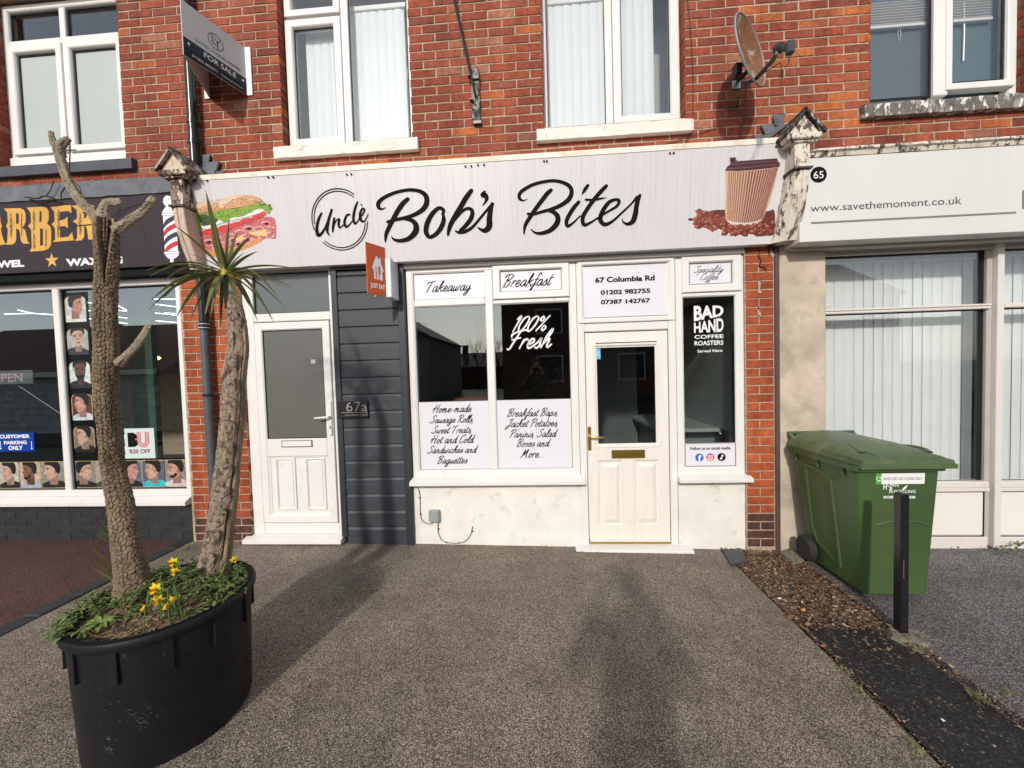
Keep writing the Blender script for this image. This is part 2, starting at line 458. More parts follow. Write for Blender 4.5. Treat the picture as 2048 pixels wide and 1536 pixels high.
# a hand-drawn brush script: centre lines of the letters, x-height 1
SCRIPT = {
 'a': (.86, [[(.72, .88), (.45, 1.0), (.12, .62), (.1, .2), (.3, .02), (.55, .3), (.74, .92), (.68, .3), (.78, .02), (1.0, .3)]]),
 'c': (.66, [[(.62, .8), (.45, 1.0), (.15, .65), (.1, .2), (.32, .0), (.6, .18), (.8, .4)]]),
 'd': (.86, [[(.72, .88), (.45, 1.0), (.12, .62), (.1, .2), (.3, .02), (.55, .3), (.8, 2.0), (.68, .3), (.78, .02), (1.0, .3)]]),
 'e': (.68, [[(.1, .35), (.5, .62), (.5, .95), (.25, .95), (.08, .4), (.28, .0), (.6, .2), (.8, .42)]]),
 'f': (.5, [[(.75, 1.75), (.6, 2.0), (.4, 1.5), (.22, .3), (.02, -.75), (-.12, -.6), (.2, .1), (.6, .35)], [(.05, 1.0), (.65, 1.05)]]),
 'g': (.84, [[(.72, .88), (.45, 1.0), (.12, .62), (.1, .25), (.3, .05), (.55, .35), (.72, .9), (.6, -.3), (.25, -.8), (.02, -.55), (.4, -.05), (.95, .35)]]),
 'h': (.82, [[(.1, .3), (.5, 1.6), (.45, 2.0), (.2, 1.2), (.08, 0)], [(.12, .35), (.4, .9), (.6, .9), (.55, .35), (.68, .02), (.95, .35)]]),
 'i': (.42, [[(.2, .95), (.1, .3), (.2, .02), (.48, .35)], [(.3, 1.4), (.28, 1.5)]]),
 'k': (.85, [[(.1, .3), (.48, 1.6), (.42, 2.0), (.2, 1.2), (.08, 0)], [(.78, 1.05), (.55, .80), (.24, .52)], [(.26, .56), (.52, .32), (.66, .02), (.95, .30)]]),
 'l': (.42, [[(.1, .35), (.5, 1.6), (.45, 2.0), (.18, 1.1), (.15, .15), (.28, .02), (.5, .3)]]),
 'm': (1.2, [[(.15, .95), (.08, 0)], [(.1, .35), (.35, .95), (.48, .85), (.42, .0)], [(.45, .35), (.7, .95), (.86, .85), (.8, .2), (.92, .02), (1.25, .35)]]),
 'n': (.84, [[(.15, .95), (.08, 0)], [(.1, .35), (.38, .95), (.54, .85), (.48, .2), (.6, .02), (.9, .35)]]),
 'o': (.72, [[(.5, .95), (.25, .9), (.08, .4), (.22, .02), (.45, .15), (.58, .6), (.48, .95), (.6, .78), (.85, .85)]]),
 'p': (.84, [[(.2, .95), (.08, .0), (-.05, -.9)], [(.12, .4), (.4, .98), (.62, .8), (.55, .2), (.35, .02), (.2, .15)], [(.4, .03), (.9, .35)]]),
 'r': (.6, [[(.15, .95), (.08, 0)], [(.1, .4), (.3, .9), (.5, 1.0), (.58, .85)]]),
 's': (.6, [[(-.05, .25), (.3, .75), (.42, 1.05), (.45, .6), (.5, .25), (.3, .0), (.08, .12)], [(.4, .05), (.75, .35)]]),
 't': (.5, [[(.35, 1.7), (.15, .6), (.12, .15), (.28, .02), (.55, .3)], [(.0, 1.1), (.6, 1.2)]]),
 'u': (.82, [[(.15, .95), (.08, .3), (.22, .02), (.45, .25), (.62, .95), (.55, .25), (.66, .02), (.92, .35)]]),
 'w': (1.1, [[(.12, .95), (.08, .3), (.2, .02), (.4, .25), (.52, .9), (.46, .3), (.6, .02), (.82, .3), (.95, .98), (1.12, .85)]]),
 'x': (.72, [[(.1, .9), (.3, .85), (.45, .15), (.7, .1)], [(.7, .95), (.1, .0)]]),
 'y': (.84, [[(.15, .95), (.08, .35), (.25, .05), (.48, .3), (.66, .95), (.55, -.2), (.25, -.85), (.02, -.6), (.4, -.05), (.95, .35)]]),
 'T': (1.15, [[(.0, 1.35), (.15, 1.75), (.6, 1.8), (1.25, 2.0)], [(.78, 1.8), (.55, 1.0), (.4, .1), (.25, .0)]]),
 'B': (1.15, [[(.05, 1.35), (.1, 1.7), (.6, 2.0), (1.1, 1.8), (.95, 1.3), (.45, 1.0), (.9, .9), (.95, .4), (.55, .0), (.25, .15)], [(.55, 1.8), (.3, .5), (.2, -.1)]]),
 'F': (1.1, [[(.1, 1.2), (.05, 1.5), (.5, 1.8), (1.35, 2.0)], [(.75, 1.85), (.5, .8), (.3, -.05), (.1, .0)], [(.2, .95), (.95, 1.15)]]),
 'H': (1.2, [[(.45, 2.0), (.3, 1.0), (.1, .0)], [(1.15, 2.0), (.95, 1.0), (.85, .1), (1.1, .05)], [(-.1, .6), (.1, 1.1), (1.1, 1.05)]]),
 'S': (1.0, [[(1.0, 1.6), (.95, 1.95), (.55, 1.9), (.4, 1.5), (.75, 1.0), (.75, .4), (.35, .0), (.0, .15), (.05, .4)]]),
 'R': (1.15, [[(.05, 1.35), (.1, 1.7), (.6, 2.0), (1.1, 1.8), (.95, 1.3), (.45, 1.0), (.75, .5), (.95, .02), (1.2, .3)], [(.55, 1.8), (.3, .5), (.2, -.1)]]),
 'C': (1.0, [[(.95, 1.55), (1.0, 1.9), (.65, 1.95), (.2, 1.2), (.1, .4), (.4, .0), (.8, .15), (1.05, .45)]]),
 'P': (1.05, [[(.05, 1.35), (.1, 1.7), (.6, 2.0), (1.1, 1.8), (.95, 1.2), (.45, .95)], [(.55, 1.8), (.3, .5), (.2, -.1)]]),
 'J': (.95, [[(.2, 1.5), (.4, 1.9), (1.0, 2.0)], [(.85, 1.95), (.65, .9), (.4, -.2), (.0, -.5), (-.15, -.2), (.3, .2), (.9, .4)]]),
 'M': (1.45, [[(.0, .0), (.25, .5), (.5, 1.95), (.55, 1.0), (.6, .5), (.8, 1.2), (1.1, 1.95), (1.05, 1.0), (1.1, .1), (1.35, .15)]]),
 '1': (.6, [[(.15, 1.55), (.5, 1.95), (.2, .0)]]),
 '0': (.95, [[(.6, 1.9), (.25, 1.6), (.05, .7), (.2, .05), (.5, .15), (.8, .9), (.85, 1.6), (.6, 1.92)]]),
 '%': (1.1, [[(1.0, 1.9), (.1, .05)], [(.35, 1.9), (.1, 1.55), (.25, 1.25), (.48, 1.5), (.35, 1.9)], [(.9, .75), (.65, .4), (.8, .02), (1.05, .35), (.9, .75)]]),
 ',': (.4, [[(.18, .1), (.02, -.35)]]), '.': (.36, [[(.12, .06), (.14, .02)]]), '-': (.7, [[(.15, .5), (.6, .55)]]), ' ': (.5, []),
}
def script_width(s): return sum(SCRIPT[c][0] for c in s)
def script_line(mb, s, xc, z, w, y, mi=None, weight=0.16, slant=0.60, rot=0.0, fn=None, hscale=None):
    """centre a line of brush script of total width w on xc, base line z"""
    tot = script_width(s) + 0.1
    k = w / tot; kz = k * 0.86 * (hscale or 1.0); pen = -tot / 2 - 0.25
    for ch in s:
        adv, strokes = SCRIPT[ch]
        for st in strokes:
            pts = []
            for i, (a, b) in enumerate(st):
                X = (pen + a * 0.92 + slant * b * 0.6) * k; Z = b * kz
                e = 0.75 if i in (0, len(st) - 1) else 1.0
                pts.append((xc + X * math.cos(rot) - Z * math.sin(rot), z + X * math.sin(rot) + Z * math.cos(rot), weight * k * e * (0.9 + 0.2 * (i % 2))))
            f = fn or (lambda a, b, l: (a, y - l, b))
            ribbon(mb, pts, f, 4, 0, mi)
        pen += adv

# ================================================================== GROUND
def sheet(name, pts, mats, kind='structure', th=None, label=None):
    mb = MB(); mb.poly(pts)
    o = mb.build(name, mats); tag(o, label, None, None, kind); return o
def aggregate_mat(name, stops, scale, bstr=0.8, tone=None, rough=0.75):
    m, nt, b = newmat(name)
    v = posnode(nt)
    vo = N(nt, 'ShaderNodeTexVoronoi'); vo.inputs['Scale'].default_value = scale; L(nt, v, vo.inputs['Vector'])
    sep = N(nt, 'ShaderNodeSeparateColor'); L(nt, vo.outputs['Color'], sep.inputs[0])
    c = ramp(nt, sep.outputs[0], stops).outputs[0]
    e = ramp(nt, vo.outputs['Distance'], [(0.3, (1, 1, 1)), (0.68, (0.32, 0.32, 0.32))]).outputs[0]
    c = mixc(nt, 1.0, c, e, 'MULTIPLY')
    f = noise(nt, v, 0.9, 6, 0.6)
    k = ramp(nt, f, [(0.3, (0.80, 0.80, 0.80)), (0.7, (1.12, 1.10, 1.06))]).outputs[0]
    c = mixc(nt, 1.0, c, k, 'MULTIPLY')
    f4 = noise(nt, v, 3.1, 7, 0.7)
    k4 = ramp(nt, f4, [(0.40, (0.80, 0.78, 0.76)), (0.58, (1.05, 1.04, 1.03))]).outputs[0]
    c = mixc(nt, 1.0, c, k4, 'MULTIPLY')
    f6 = noise(nt, v, 11, 5, 0.7)
    k6 = ramp(nt, f6, [(0.64, (1, 1, 1)), (0.74, (0.62, 0.60, 0.56))]).outputs[0]
    c = mixc(nt, 1.0, c, k6, 'MULTIPLY')
    L(nt, c, b.inputs['Base Color']); b.inputs['Roughness'].default_value = rough
    inv = N(nt, 'ShaderNodeMath', operation='SUBTRACT'); inv.inputs[0].default_value = 1.0; L(nt, vo.outputs['Distance'], inv.inputs[1])
    L(nt, bumpn(nt, inv.outputs[0], bstr, 0.003), b.inputs['Normal'])
    return m
M_resin = aggregate_mat('resin_bound_gravel', [(0.0, (0.07, 0.053, 0.042)), (0.3, (0.19, 0.15, 0.115)), (0.6, (0.36, 0.295, 0.228)), (0.85, (0.55, 0.465, 0.37)), (1.0, (0.72, 0.65, 0.55))], 240, 0.5)
M_resing = aggregate_mat('grey_chip_tarmac', [(0.0, (0.05, 0.045, 0.05)), (0.4, (0.15, 0.135, 0.14)), (0.75, (0.30, 0.275, 0.28)), (1.0, (0.55, 0.52, 0.52))], 170, 0.6)
M_redtar = aggregate_mat('red_brown_tarmac', [(0.0, (0.07, 0.028, 0.024)), (0.5, (0.135, 0.055, 0.045)), (1.0, (0.24, 0.11, 0.09))], 160)
M_tarpatch = aggregate_mat('black_tarmac_patch', [(0.0, (0.010, 0.010, 0.011)), (0.6, (0.028, 0.027, 0.028)), (0.95, (0.055, 0.05, 0.05)), (1.0, (0.25, 0.22, 0.18))], 110)
M_asph = aggregate_mat('old_grey_asphalt', [(0.0, (0.03, 0.03, 0.03)), (1.0, (0.10, 0.10, 0.10))], 60)
M_soil = mat('brown_stony_soil', (0.085, 0.055, 0.035), 0.95, 0.5, 40, 1.0, 80, 0.01, dirt=(0.17, 0.13, 0.09), dscale=9, dcut=(0.5, 0.65))
M_edge = mat('black_painted_edging', (0.030, 0.031, 0.034), 0.7, 0.3, 8, 0.6, 80, 0.002)
M_grassg = flat('grass_green', (0.06, 0.085, 0.025), 0.8)

KX = -3.34       # black edging between the forecourts
tag(sheet('ground', [(-300, -300, -1.72), (300, -300, -1.72), (300, 300, -1.72), (-300, 300, -1.72)], mat('distant_ground', (0.08, 0.08, 0.07), 0.9)), None, None, None, 'structure')
def strip_sheet(name, x0, x1, y0, y1, m, dz=0.0, nx=6):
    mb = MB(); xs = [x0 + (x1 - x0) * i / nx for i in range(nx + 1)]
    a = [mb.vert(x, y0, zg(x) + dz) for x in xs]; b = [mb.vert(x, y1, zg(x) + dz) for x in xs]
    c = [mb.vert(x, y0, zg(x) + dz - .06) for x in xs]
    for i in range(nx): mb.face((a[i], a[i + 1], b[i + 1], b[i])); mb.face((c[i], c[i + 1], a[i + 1], a[i]))
    for i in (0, nx):
        x = xs[i]; mb.poly([(x, y0, zg(x) + dz), (x, y1, zg(x) + dz), (x, y1, zg(x) + dz - .06), (x, y0, zg(x) + dz - .06)])
    return tag(mb.build(name, m), None, None, None, 'structure')
strip_sheet('driveway', KX, 1.565, -6.0, 0.12, M_resin)
strip_sheet('forecourt', -9.0, KX - 0.125, -6.0, 0.12, M_redtar, 0.0)
strip_sheet('driveway_neighbour', 2.135, 8.0, -6.0, 0.12, M_resing, 0.0)
strip_sheet('soil_bed', 1.5, 2.2, -6.0, 0.12, M_soil, -0.035)
# the tarmac laid over the near end of the soil
mb = MB(); pts = []
for x, y in ((1.60, -0.98), (1.70, -0.88), (1.80, -0.90), (1.86, -0.84), (1.93, -0.93), (2.02, -1.02), (2.07, -1.16), (2.09, -1.5), (2.10, -3.4), (1.59, -3.4), (1.585, -2.0), (1.61, -1.5), (1.60, -1.2)):
    pts.append((x, y, -1.642))
mb.poly(pts); tag(mb.build('tarmac_patch', M_tarpatch), None, None, None, 'structure')
# edging of black painted blocks, each block its own piece
edge_root = tag(bpy.data.objects.new('kerb', None), None, None, None, 'structure'); COL.objects.link(edge_root)
y = 0.08; proto = None
while y > -5.5:
    l = 0.245
    if proto is None:
        mb = MB(); mb.box(-0.061, 0.061, -l + .006, 0, -0.1, 0, 0.008); proto = mb.build('kerb_block', M_edge, edge_root); o = proto
    else: o = copy_obj(proto, edge_root)
    o.location = (KX - 0.062 + uni(-.003, .003), y, zg(-3.3) + 0.012 + uni(-.003, .003)); o.rotation_euler = (0, uni(-.02, .02), uni(-.01, .01))
    y -= l
# pavement, road and far side behind the camera
mb = MB(); mb.box(-80, 80, -8.2, -6.02, -1.75, -1.62, 0.02); tag(mb.build('pavement', M_asph), None, None, None, 'structure')
mb = MB(); mb.poly([(-80, -15, -1.70), (80, -15, -1.70), (80, -8.2, -1.70), (-80, -8.2, -1.70)]); tag(mb.build('road', M_asph), None, None, None, 'structure')
mb = MB(); mb.box(-80, 80, -17.2, -15.0, -1.75, -1.60, 0.02); tag(mb.build('pavement_far', M_asph), None, None, None, 'structure')
mb = MB(); mb.poly([(-80, -80, -1.66), (80, -80, -1.66), (80, -17.2, -1.66), (-80, -17.2, -1.66)]); tag(mb.build('lawn', M_grassg), None, None, None, 'structure')

# ================================================================== BUILDINGS
shop = thing('shop_building', 'middle red brick building with the white painted shop front and two first floor windows', 'building')
barber = thing('barber_building', 'left red brick building with the dark fascia and poster lined shop window', 'building')
studio = thing('studio_building', 'right red brick building with the cement rendered pier and pale blinds', 'building')

# -------- bricks
def brick_mesh(name, l, h, d=0.1, j=0.0016):
    b = 0.0035; mb = MB()
    fr = [(-l / 2, 0), (l / 2, 0), (l / 2, h), (-l / 2, h)]
    r = lambda: uni(-j, j)
    fr = [(x + r(), z + r()) for x, z in fr]
    sg = [(1, 1), (-1, 1), (-1, -1), (1, -1)]
    a = [mb.vert(x + s * b * uni(.7, 1.8), 0, z + t * b * uni(.7, 1.8)) for (x, z), (s, t) in zip(fr, sg)]
    c = [mb.vert(x, b, z) for x, z in fr]; e = [mb.vert(x, d, z) for x, z in fr]
    mid = [mb.vert((a_[0] + b_[0]) / 2, 0, (a_[2] + b_[2]) / 2 + uni(-.0012, .0012)) for a_, b_ in ((mb.v[a[0]], mb.v[a[1]]), (mb.v[a[3]], mb.v[a[2]]))]
    mb.face((a[0], mid[0], mid[1], a[3])); mb.face((mid[0], a[1], a[2], mid[1]))
    for k in range(4):
        n = (k + 1) % 4; mb.face((a[k], a[n], c[n], c[k])); mb.face((c[k], c[n], e[n], e[k]))
    me_o = mb.build(name, M_brick); me = me_o.data; bpy.data.objects.remove(me_o)
    return me
BRK = {}
def brick_variants(key, l, h, mats):
    out = []
    for m in mats:
        for i in range(5):
            me = brick_mesh('brick', l, h); me.materials.clear(); me.materials.append(m); out.append(me)
    BRK[key] = out
HB = 0.0655
brick_variants('full', 0.2245, HB, [M_brick]); brick_variants('fulls', 0.2245, HB, [M_spall]); brick_variants('fullp', 0.2245, HB, [M_pale])
brick_variants('pil', 0.2245, HB, [M_pilb]); brick_variants('eng', 0.2245, HB, [M_engb]); brick_variants('pils', 0.2245, HB, [M_spall])
def lay(root, x0, x1, z0, z1, zl, dz, offs, holes=(), kind='full', y=0.0, modl=0.2345, spall=0.045, pale=0.05, engz=None):
    """courses of real bricks in stretcher bond; offs = phase of even / odd courses"""
    k0 = int(math.floor((z0 - zl) / dz)); rows = []
    k = k0
    while zl + k * dz < z1:
        a, b = zl + k * dz, zl + (k + 1) * dz
        ph = offs[k % 2]
        i = int(math.floor((x0 - ph) / modl))
        while ph + i * modl < x1:
            u, v = max(x0, ph + i * modl), min(x1, ph + (i + 1) * modl)
            spans = [(u, v)]
            for hx0, hx1, hz0, hz1 in holes:
                if min(b, hz1) - max(a, hz0) > 0.3 * dz:
                    ns = []
                    for s, t in spans:
                        if t <= hx0 or s >= hx1: ns.append((s, t)); continue
                        if hx0 - s > 0.012: ns.append((s, hx0 + .005))
                        if t - hx1 > 0.012: ns.append((hx1 - .005, t))
                    spans = ns
            for s, t in spans:
                if t - s < 0.02 or min(z1, b) - max(z0, a) < 0.02: continue
                q = proj(((s + t) / 2, y, (a + b) / 2))
                vis = -40 < q[0] < 2088 and -30 < q[1] < 1600
                rows.append((s + .005, t - .005, max(a, z0 - .001) + .005, vis))
            i += 1
        k += 1
    out = []
    hidden = MB()
    for s, t, z, vis in rows:
        if not vis:
            hidden.box(s, t, y, y + .08, z, z + HB, 0); continue
        kk = kind
        if engz is not None and z < engz: kk = 'eng'
        elif kind == 'full':
            sp_ = .14 if (s + t) / 2 > 2.1 else spall
            r = rnd(); kk = 'fulls' if r < sp_ else 'fullp' if r < sp_ + pale else 'full'
        elif kind == 'pil' and rnd() < 0.04: kk = 'pils'
        o = bpy.data.objects.new('brick', random.choice(BRK[kk])); COL.objects.link(o); o.parent = studio if root is shop and (s + t) / 2 > 2.10 else root
        o.location = ((s + t) / 2, y + uni(-.002, .0025), z); o.scale = ((t - s) / 0.2245, 1, 1)
        o.rotation_euler = (uni(-.006, .006), uni(-.004, .004), uni(-.004, .004))
        out.append(o)
    if hidden.v:
        o = hidden.build('outer_brickwork', M_brick, root); o['kind'] = 'stuff'
    return out
def mortar(root, rects, y0=0.005, y1=0.30, name='mortar_bed'):
    mb = MB()
    for x0, x1, z0, z1 in rects: mb.box(x0, x1, y0, y1, z0, z1)
    return mb.build(name, M_mortar, root)

W1 = (-5.075, -3.775, 2.09, 3.68)
W2 = (-2.235, -1.047, 2.10, 3.68)
W3 = (0.126, 1.312, 2.10, 3.68)
W4 = (2.80, 4.02, 2.085, 3.68)
TOP = 4.4
ub = []
n69 = lay(barber, -6.6, -3.09, 1.86, TOP, 1.989, 0.0748, (-3.662, -3.545), [W1], spall=0.05)
n67 = lay(shop, -3.09, 5.2, 1.72, 3.9, 1.923, 0.0752, (-0.925, -0.811), [W2, W3, W4])
mortar(barber, [(-9, W1[0] - .01, 1.01, 6), (W1[1] + .01, -3.095, 1.01, 6), (W1[0] - .01, W1[1] + .01, 1.01, W1[2]), (W1[0] - .01, W1[1] + .01, W1[3], 6)])
mortar(shop, [(-3.09, W2[0] - .01, 1.01, 6), (W2[1] + .01, W3[0] - .01, 1.01, 6), (W3[1] + .01, 2.095, 1.01, 6), (W2[0] - .01, W2[1] + .01, 1.01, W2[2]), (W2[0] - .01, W2[1] + .01, W2[3], 6), (W3[0] - .01, W3[1] + .01, 1.01, W3[2]), (W3[0] - .01, W3[1] + .01, W3[3], 6)])
mortar(studio, [(2.10, W4[0] - .01, 1.01, 6), (W4[1] + .01, 8, 1.01, 6), (W4[0] - .01, W4[1] + .01, 1.01, W4[2]), (W4[0] - .01, W4[1] + .01, W4[3], 6)])
# brick piers beside the shop fronts
lay(barber, -3.31, -2.73, -1.62, 1.0, 0.0265 - 0.0748 * 4, 0.0748, (-3.19 - .2345, -3.07), kind='pil', modl=0.2345, engz=-1.33)
mortar(barber, [(-3.325, -2.735, -1.7, 0.95)])
# right pier: alternate courses of one stretcher and two headers
k = 0; z = -1.598
while z < 1.0:
    spans = [(1.793, 2.028)] if k % 2 else [(1.793, 1.907), (1.907, 2.028)]
    for s, t in spans:
        kk = 'eng' if z < -1.33 else ('pils' if rnd() < 0.05 else 'pil')
        o = bpy.data.objects.new('brick', random.choice(BRK[kk])); COL.objects.link(o); o.parent = shop
        o.location = ((s + t) / 2, uni(-.0015, .002), z + .005); o.scale = ((t - s - .01) / 0.2245, 1, 1)
        o.rotation_euler = (uni(-.006, .006), uni(-.004, .004), uni(-.003, .003))
    z += 0.0742; k += 1
mortar(shop, [(1.79, 2.03, -1.7, 0.95)])
# past 300 bricks on one building the smallest in view are joined into one part
def join_smallest(root, keep=300):
    bs = [o for o in root.children if o.name.startswith('brick')]
    def area(o):
        x, _, z = o.location; w = .1122 * o.scale.x
        a, b = proj((x - w, 0, z)), proj((x + w, 0, z + HB)); return -abs((a[0] - b[0]) * (a[1] - b[1]))
    bs.sort(key=area)
    rest = bs[keep:]
    if not rest: return
    mb = MB(); slots = []
    for o in rest:
        mt = o.data.materials[0].name
        if mt not in slots: slots.append(mt)
        mi = slots.index(mt); n = len(mb.v)
        mw = Matrix.Translation(o.location) @ o.rotation_euler.to_matrix().to_4x4() @ Matrix.Diagonal((o.scale.x, 1, 1, 1))
        mb.v += [tuple(mw @ v.co) for v in o.data.vertices]
        for p in o.data.polygons: mb.face([n + k for k in p.vertices], mi)
        bpy.data.objects.remove(o)
    for k_ in slots:
        if k_ + '_joined' not in MATS: brick_material(k_ + '_joined', *BSTOPS[k_], island=True)
    ms = [MATS[k_ + '_joined'] for k_ in slots]
    o = mb.build('brickwork', ms if len(ms) > 1 else ms[0], root); o['kind'] = 'stuff'
for r_ in (shop, barber, studio):
    bpy.context.view_layer.update(); join_smallest(r_)
# roofs and side masses beyond the frame
M_roof = mat('dark_roof_tile', (0.08, 0.05, 0.04), 0.8, 0.3, 8)
for root, x0, x1 in ((barber, -9, -3.095), (shop, -3.09, 2.095), (studio, 2.10, 8)):
    mb = MB(); mb.prismx([(-0.3, 5.95), (4.0, 8.2), (8.3, 5.95)], x0, x1); mb.build('roof', M_roof, root)
    mb = MB(); mb.box(x0, x1, 4.2, 8.0, -1.7, 5.95); mb.build('rear_wall', M_mortar, root)
    mb = MB(); mb.box(x0, x1, 0.31, 4.2, 1.25, 1.45); mb.build('upper_floor', M_roomd, root)
for root, x in ((barber, -9.0), (barber, -3.19), (shop, 1.80), (studio, 7.8), (shop, -1.30), (studio, 2.2)):
    mb = MB(); mb.box(x, x + .1, 0.16, 4.2, -1.7, 1.25); mb.build('inner_wall', M_room, root)
for root, x in ((barber, -9.0), (barber, -3.2), (shop, 1.98), (studio, 7.8)):
    mb = MB(); mb.box(x, x + .1, 0.31, 4.2, 1.45, 5.95); mb.build('inner_wall', M_room, root)
mb = MB(); mb.box(-9, 8, 0.16, 4.2, -1.75, -1.56); mb.build('shop_floor', M_roomd, shop)

# ================================================================== WINDOWS
def prof_frame(w, y, depth=0.07, b=0.004, bead=0.014, bd=0.02):
    return [(0, y + depth), (0, y + b), (b, y), (w - bead, y), (w - bead * .4, y + bd * .35), (w, y + bd), (w, y + depth)]
def frame_part(parent, name, x0, x1, z0, z1, w, y, m=None, depth=0.07, bead=0.014, bd=0.02):
    mb = MB(); mb.frame(x0, x1, z0, z1, prof_frame(w, y, depth, .004, bead, bd)); return mb.build(name, m or M_upvc, parent)
def bar(parent, name, x0, x1, z0, z1, y, m=None, depth=0.06, b=0.006):
    mb = MB(); mb.box(x0, x1, y, y + depth, z0, z1, b); return mb.build(name, m or M_upvc, parent)
def pane(parent, x0, x1, z0, z1, y, m=None, name='pane'):
    mb = MB(); mb.box(x0, x1, y, y + .004, z0, z1); return mb.build(name, m or M_glass, parent)
def gasket(parent, x0, x1, z0, z1, y, w=0.009, m=None):
    mb = MB(); mb.frame(x0, x1, z0, z1, [(0, y + .01), (0, y), (w, y), (w, y + .01)]); return mb.build('gasket', m or M_gasket, parent)
def blind(label, x0, x1, z0, z1, y, w=0.083, ang=16, m=None, group=None, rail=True, mirror=False):
    t = thing('vertical_blind', label, 'window blind')
    mb = MB(); n = 4
    pr = [(-w / 2 + w * i / n, -0.006 * math.sin(math.pi * i / n)) for i in range(n + 1)]
    for (a, ya), (b, yb) in zip(pr, pr[1:]):
        mb.poly([(a, ya, z0 - z1), (b, yb, z0 - z1), (b, yb, 0), (a, ya, 0)])
        mb.poly([(a, ya + .0008, z0 - z1), (b, yb + .0008, z0 - z1), (b, yb + .0008, 0), (a, ya + .0008, 0)])
    pr0 = mb.build('slat', m or M_blind, t)
    x = x0 + w / 2; first = True
    while x < x1 - w * .3:
        o = pr0 if first else copy_obj(pr0, t)
        o.location = (x, y + uni(-.001, .001), z1); o.rotation_euler = (0, 0, R(ang + uni(-2.5, 2.5)) * (-1 if mirror else 1)); first = False
        x += w * 0.885
    if rail:
        mb = MB(); mb.box(x0 - .02, x1 + .02, y - .02, y + .025, z1, z1 + .045, .004); mb.build('head_rail', M_upvc, t)
    return t
def sill_thing(parent, x0, x1, z0, z1, m, yf=-0.05, name='sill', uneven=0.0):
    mb = MB(); n = 24 if uneven else 1
    if uneven:
        rings = []
        for i in range(n + 1):
            x = x0 + (x1 - x0) * i / n; j = lambda: uni(-uneven, uneven)
            rings.append([mb.vert(x, 0.1, z0), mb.vert(x, yf + j(), z0 + j()), mb.vert(x, yf - .004 + j(), z1 - .02 + j()), mb.vert(x, yf + .012 + j(), z1 - .004 + j()), mb.vert(x, 0.12, z1 + .014)])
        for a, b in zip(rings, rings[1:]):
            for k in range(5): mb.face((a[k], a[(k + 1) % 5], b[(k + 1) % 5], b[k]))
        mb.face(rings[0]); mb.face(rings[-1][::-1])
    else: mb.prismx([(0.12, z0), (yf, z0), (yf, z1 - .012), (yf + .01, z1 - .003), (0.12, z1 + .014)], x0, x1)
    return mb.build(name, m, parent)
def room_box(parent, x0, x1, z0, z1, y0, y1, m):
    mb = MB(); mb.box(x0, x1, y1, y1 + .05, z0, z1); mb.box(x0, x1, y0, y1, z0 - .05, z0); mb.box(x0 - .05, x0, y0, y1, z0, z1); mb.box(x1, x1 + .05, y0, y1, z0, z1)
    return mb.build('room_lining', m, parent)
FY = 0.10
# first floor, barber building: two lights over two casements, frosted below
w = empty_part('window', barber, 'window with frosted lower casements')
frame_part(w, 'frame', W1[0], W1[1], 2.13, 3.66, 0.06, FY)
bar(w, 'mullion', -4.478, -4.418, 2.22, 3.60, FY - .002)
bar(w, 'transom', -5.02, -3.83, 3.265, 3.325, FY - .004)
bar(w, 'lower_rail', W1[0], W1[1], 2.12, 2.215, FY - .02)
for a, b in ((-5.015, -4.455), (-4.435, -3.835)):
    frame_part(w, 'casement', a, b, 2.235, 3.262, 0.068, FY - .022)
    gasket(w, a + .068, b - .068, 2.303, 3.194, FY + .012, .014)
    pane(w, a + .07, b - .07, 2.305, 3.192, FY + .02, M_frostl)
for a, b in ((-5.015, -4.478), (-4.418, -3.835)):
    pane(w, a, b, 3.325, 3.60, FY + .03); gasket(w, a, b, 3.325, 3.60, FY + .02, .014)
room_box(barber, -5.3, -3.6, 2.0, 3.7, 0.31, 1.6, M_room)
sill_thing(barber, -6.2, -3.665, 1.965, 2.065, M_slate)
# first floor, shop building
w = empty_part('window', shop, 'window with a small top light over a casement on its left')
frame_part(w, 'frame', W2[0], W2[1], 2.105, 3.66, 0.045, FY)
bar(w, 'mullion', -1.705, -1.632, 2.15, 3.62, FY - .004)
frame_part(w, 'casement', -2.225, -1.70, 3.30, 3.64, 0.068, FY - .022)
pane(w, -2.157, -1.768, 3.368, 3.60, FY + .02)
frame_part(w, 'casement', -2.225, -1.70, 2.135, 3.27, 0.072, FY - .022)
gasket(w, -2.153, -1.772, 2.207, 3.198, FY + .006, .007); pane(w, -2.155, -1.77, 2.205, 3.20, FY + .015)
gasket(w, -1.632, -1.092, 2.15, 3.62, FY + .012, .007); pane(w, -1.634, -1.09, 2.15, 3.62, FY + .02)
room_box(shop, -2.4, -0.9, 2.0, 3.7, 0.31, 0.75, M_roomu)
sill_thing(shop, -2.30, -0.985, 1.965, 2.075, M_sill, uneven=.0022)
blind('pale vertical blind behind the casement window above the unlettered frosted glass door', -2.10, -1.09, 2.16, 3.40, 0.21, 0.089, 7, group=None)
w = empty_part('window', shop, 'window with a fixed light left and a casement right')
frame_part(w, 'frame', W3[0], W3[1], 2.105, 3.66, 0.040, FY)
bar(w, 'mullion', 0.672, 0.735, 2.145, 3.62, FY - .004)
frame_part(w, 'casement', 0.738, 1.30, 2.135, 3.64, 0.074, FY - .022)
gasket(w, 0.812, 1.226, 2.209, 3.56, FY + .006, .007); pane(w, 0.81, 1.228, 2.207, 3.57, FY + .015)
gasket(w, 0.166, 0.672, 2.145, 3.62, FY + .012, .006); pane(w, 0.164, 0.674, 2.143, 3.62, FY + .02)
room_box(shop, 0.0, 1.45, 2.0, 3.7, 0.31, 0.75, M_roomu)
sill_thing(shop, 0.055, 1.362, 1.965, 2.072, M_sill, uneven=.0022)
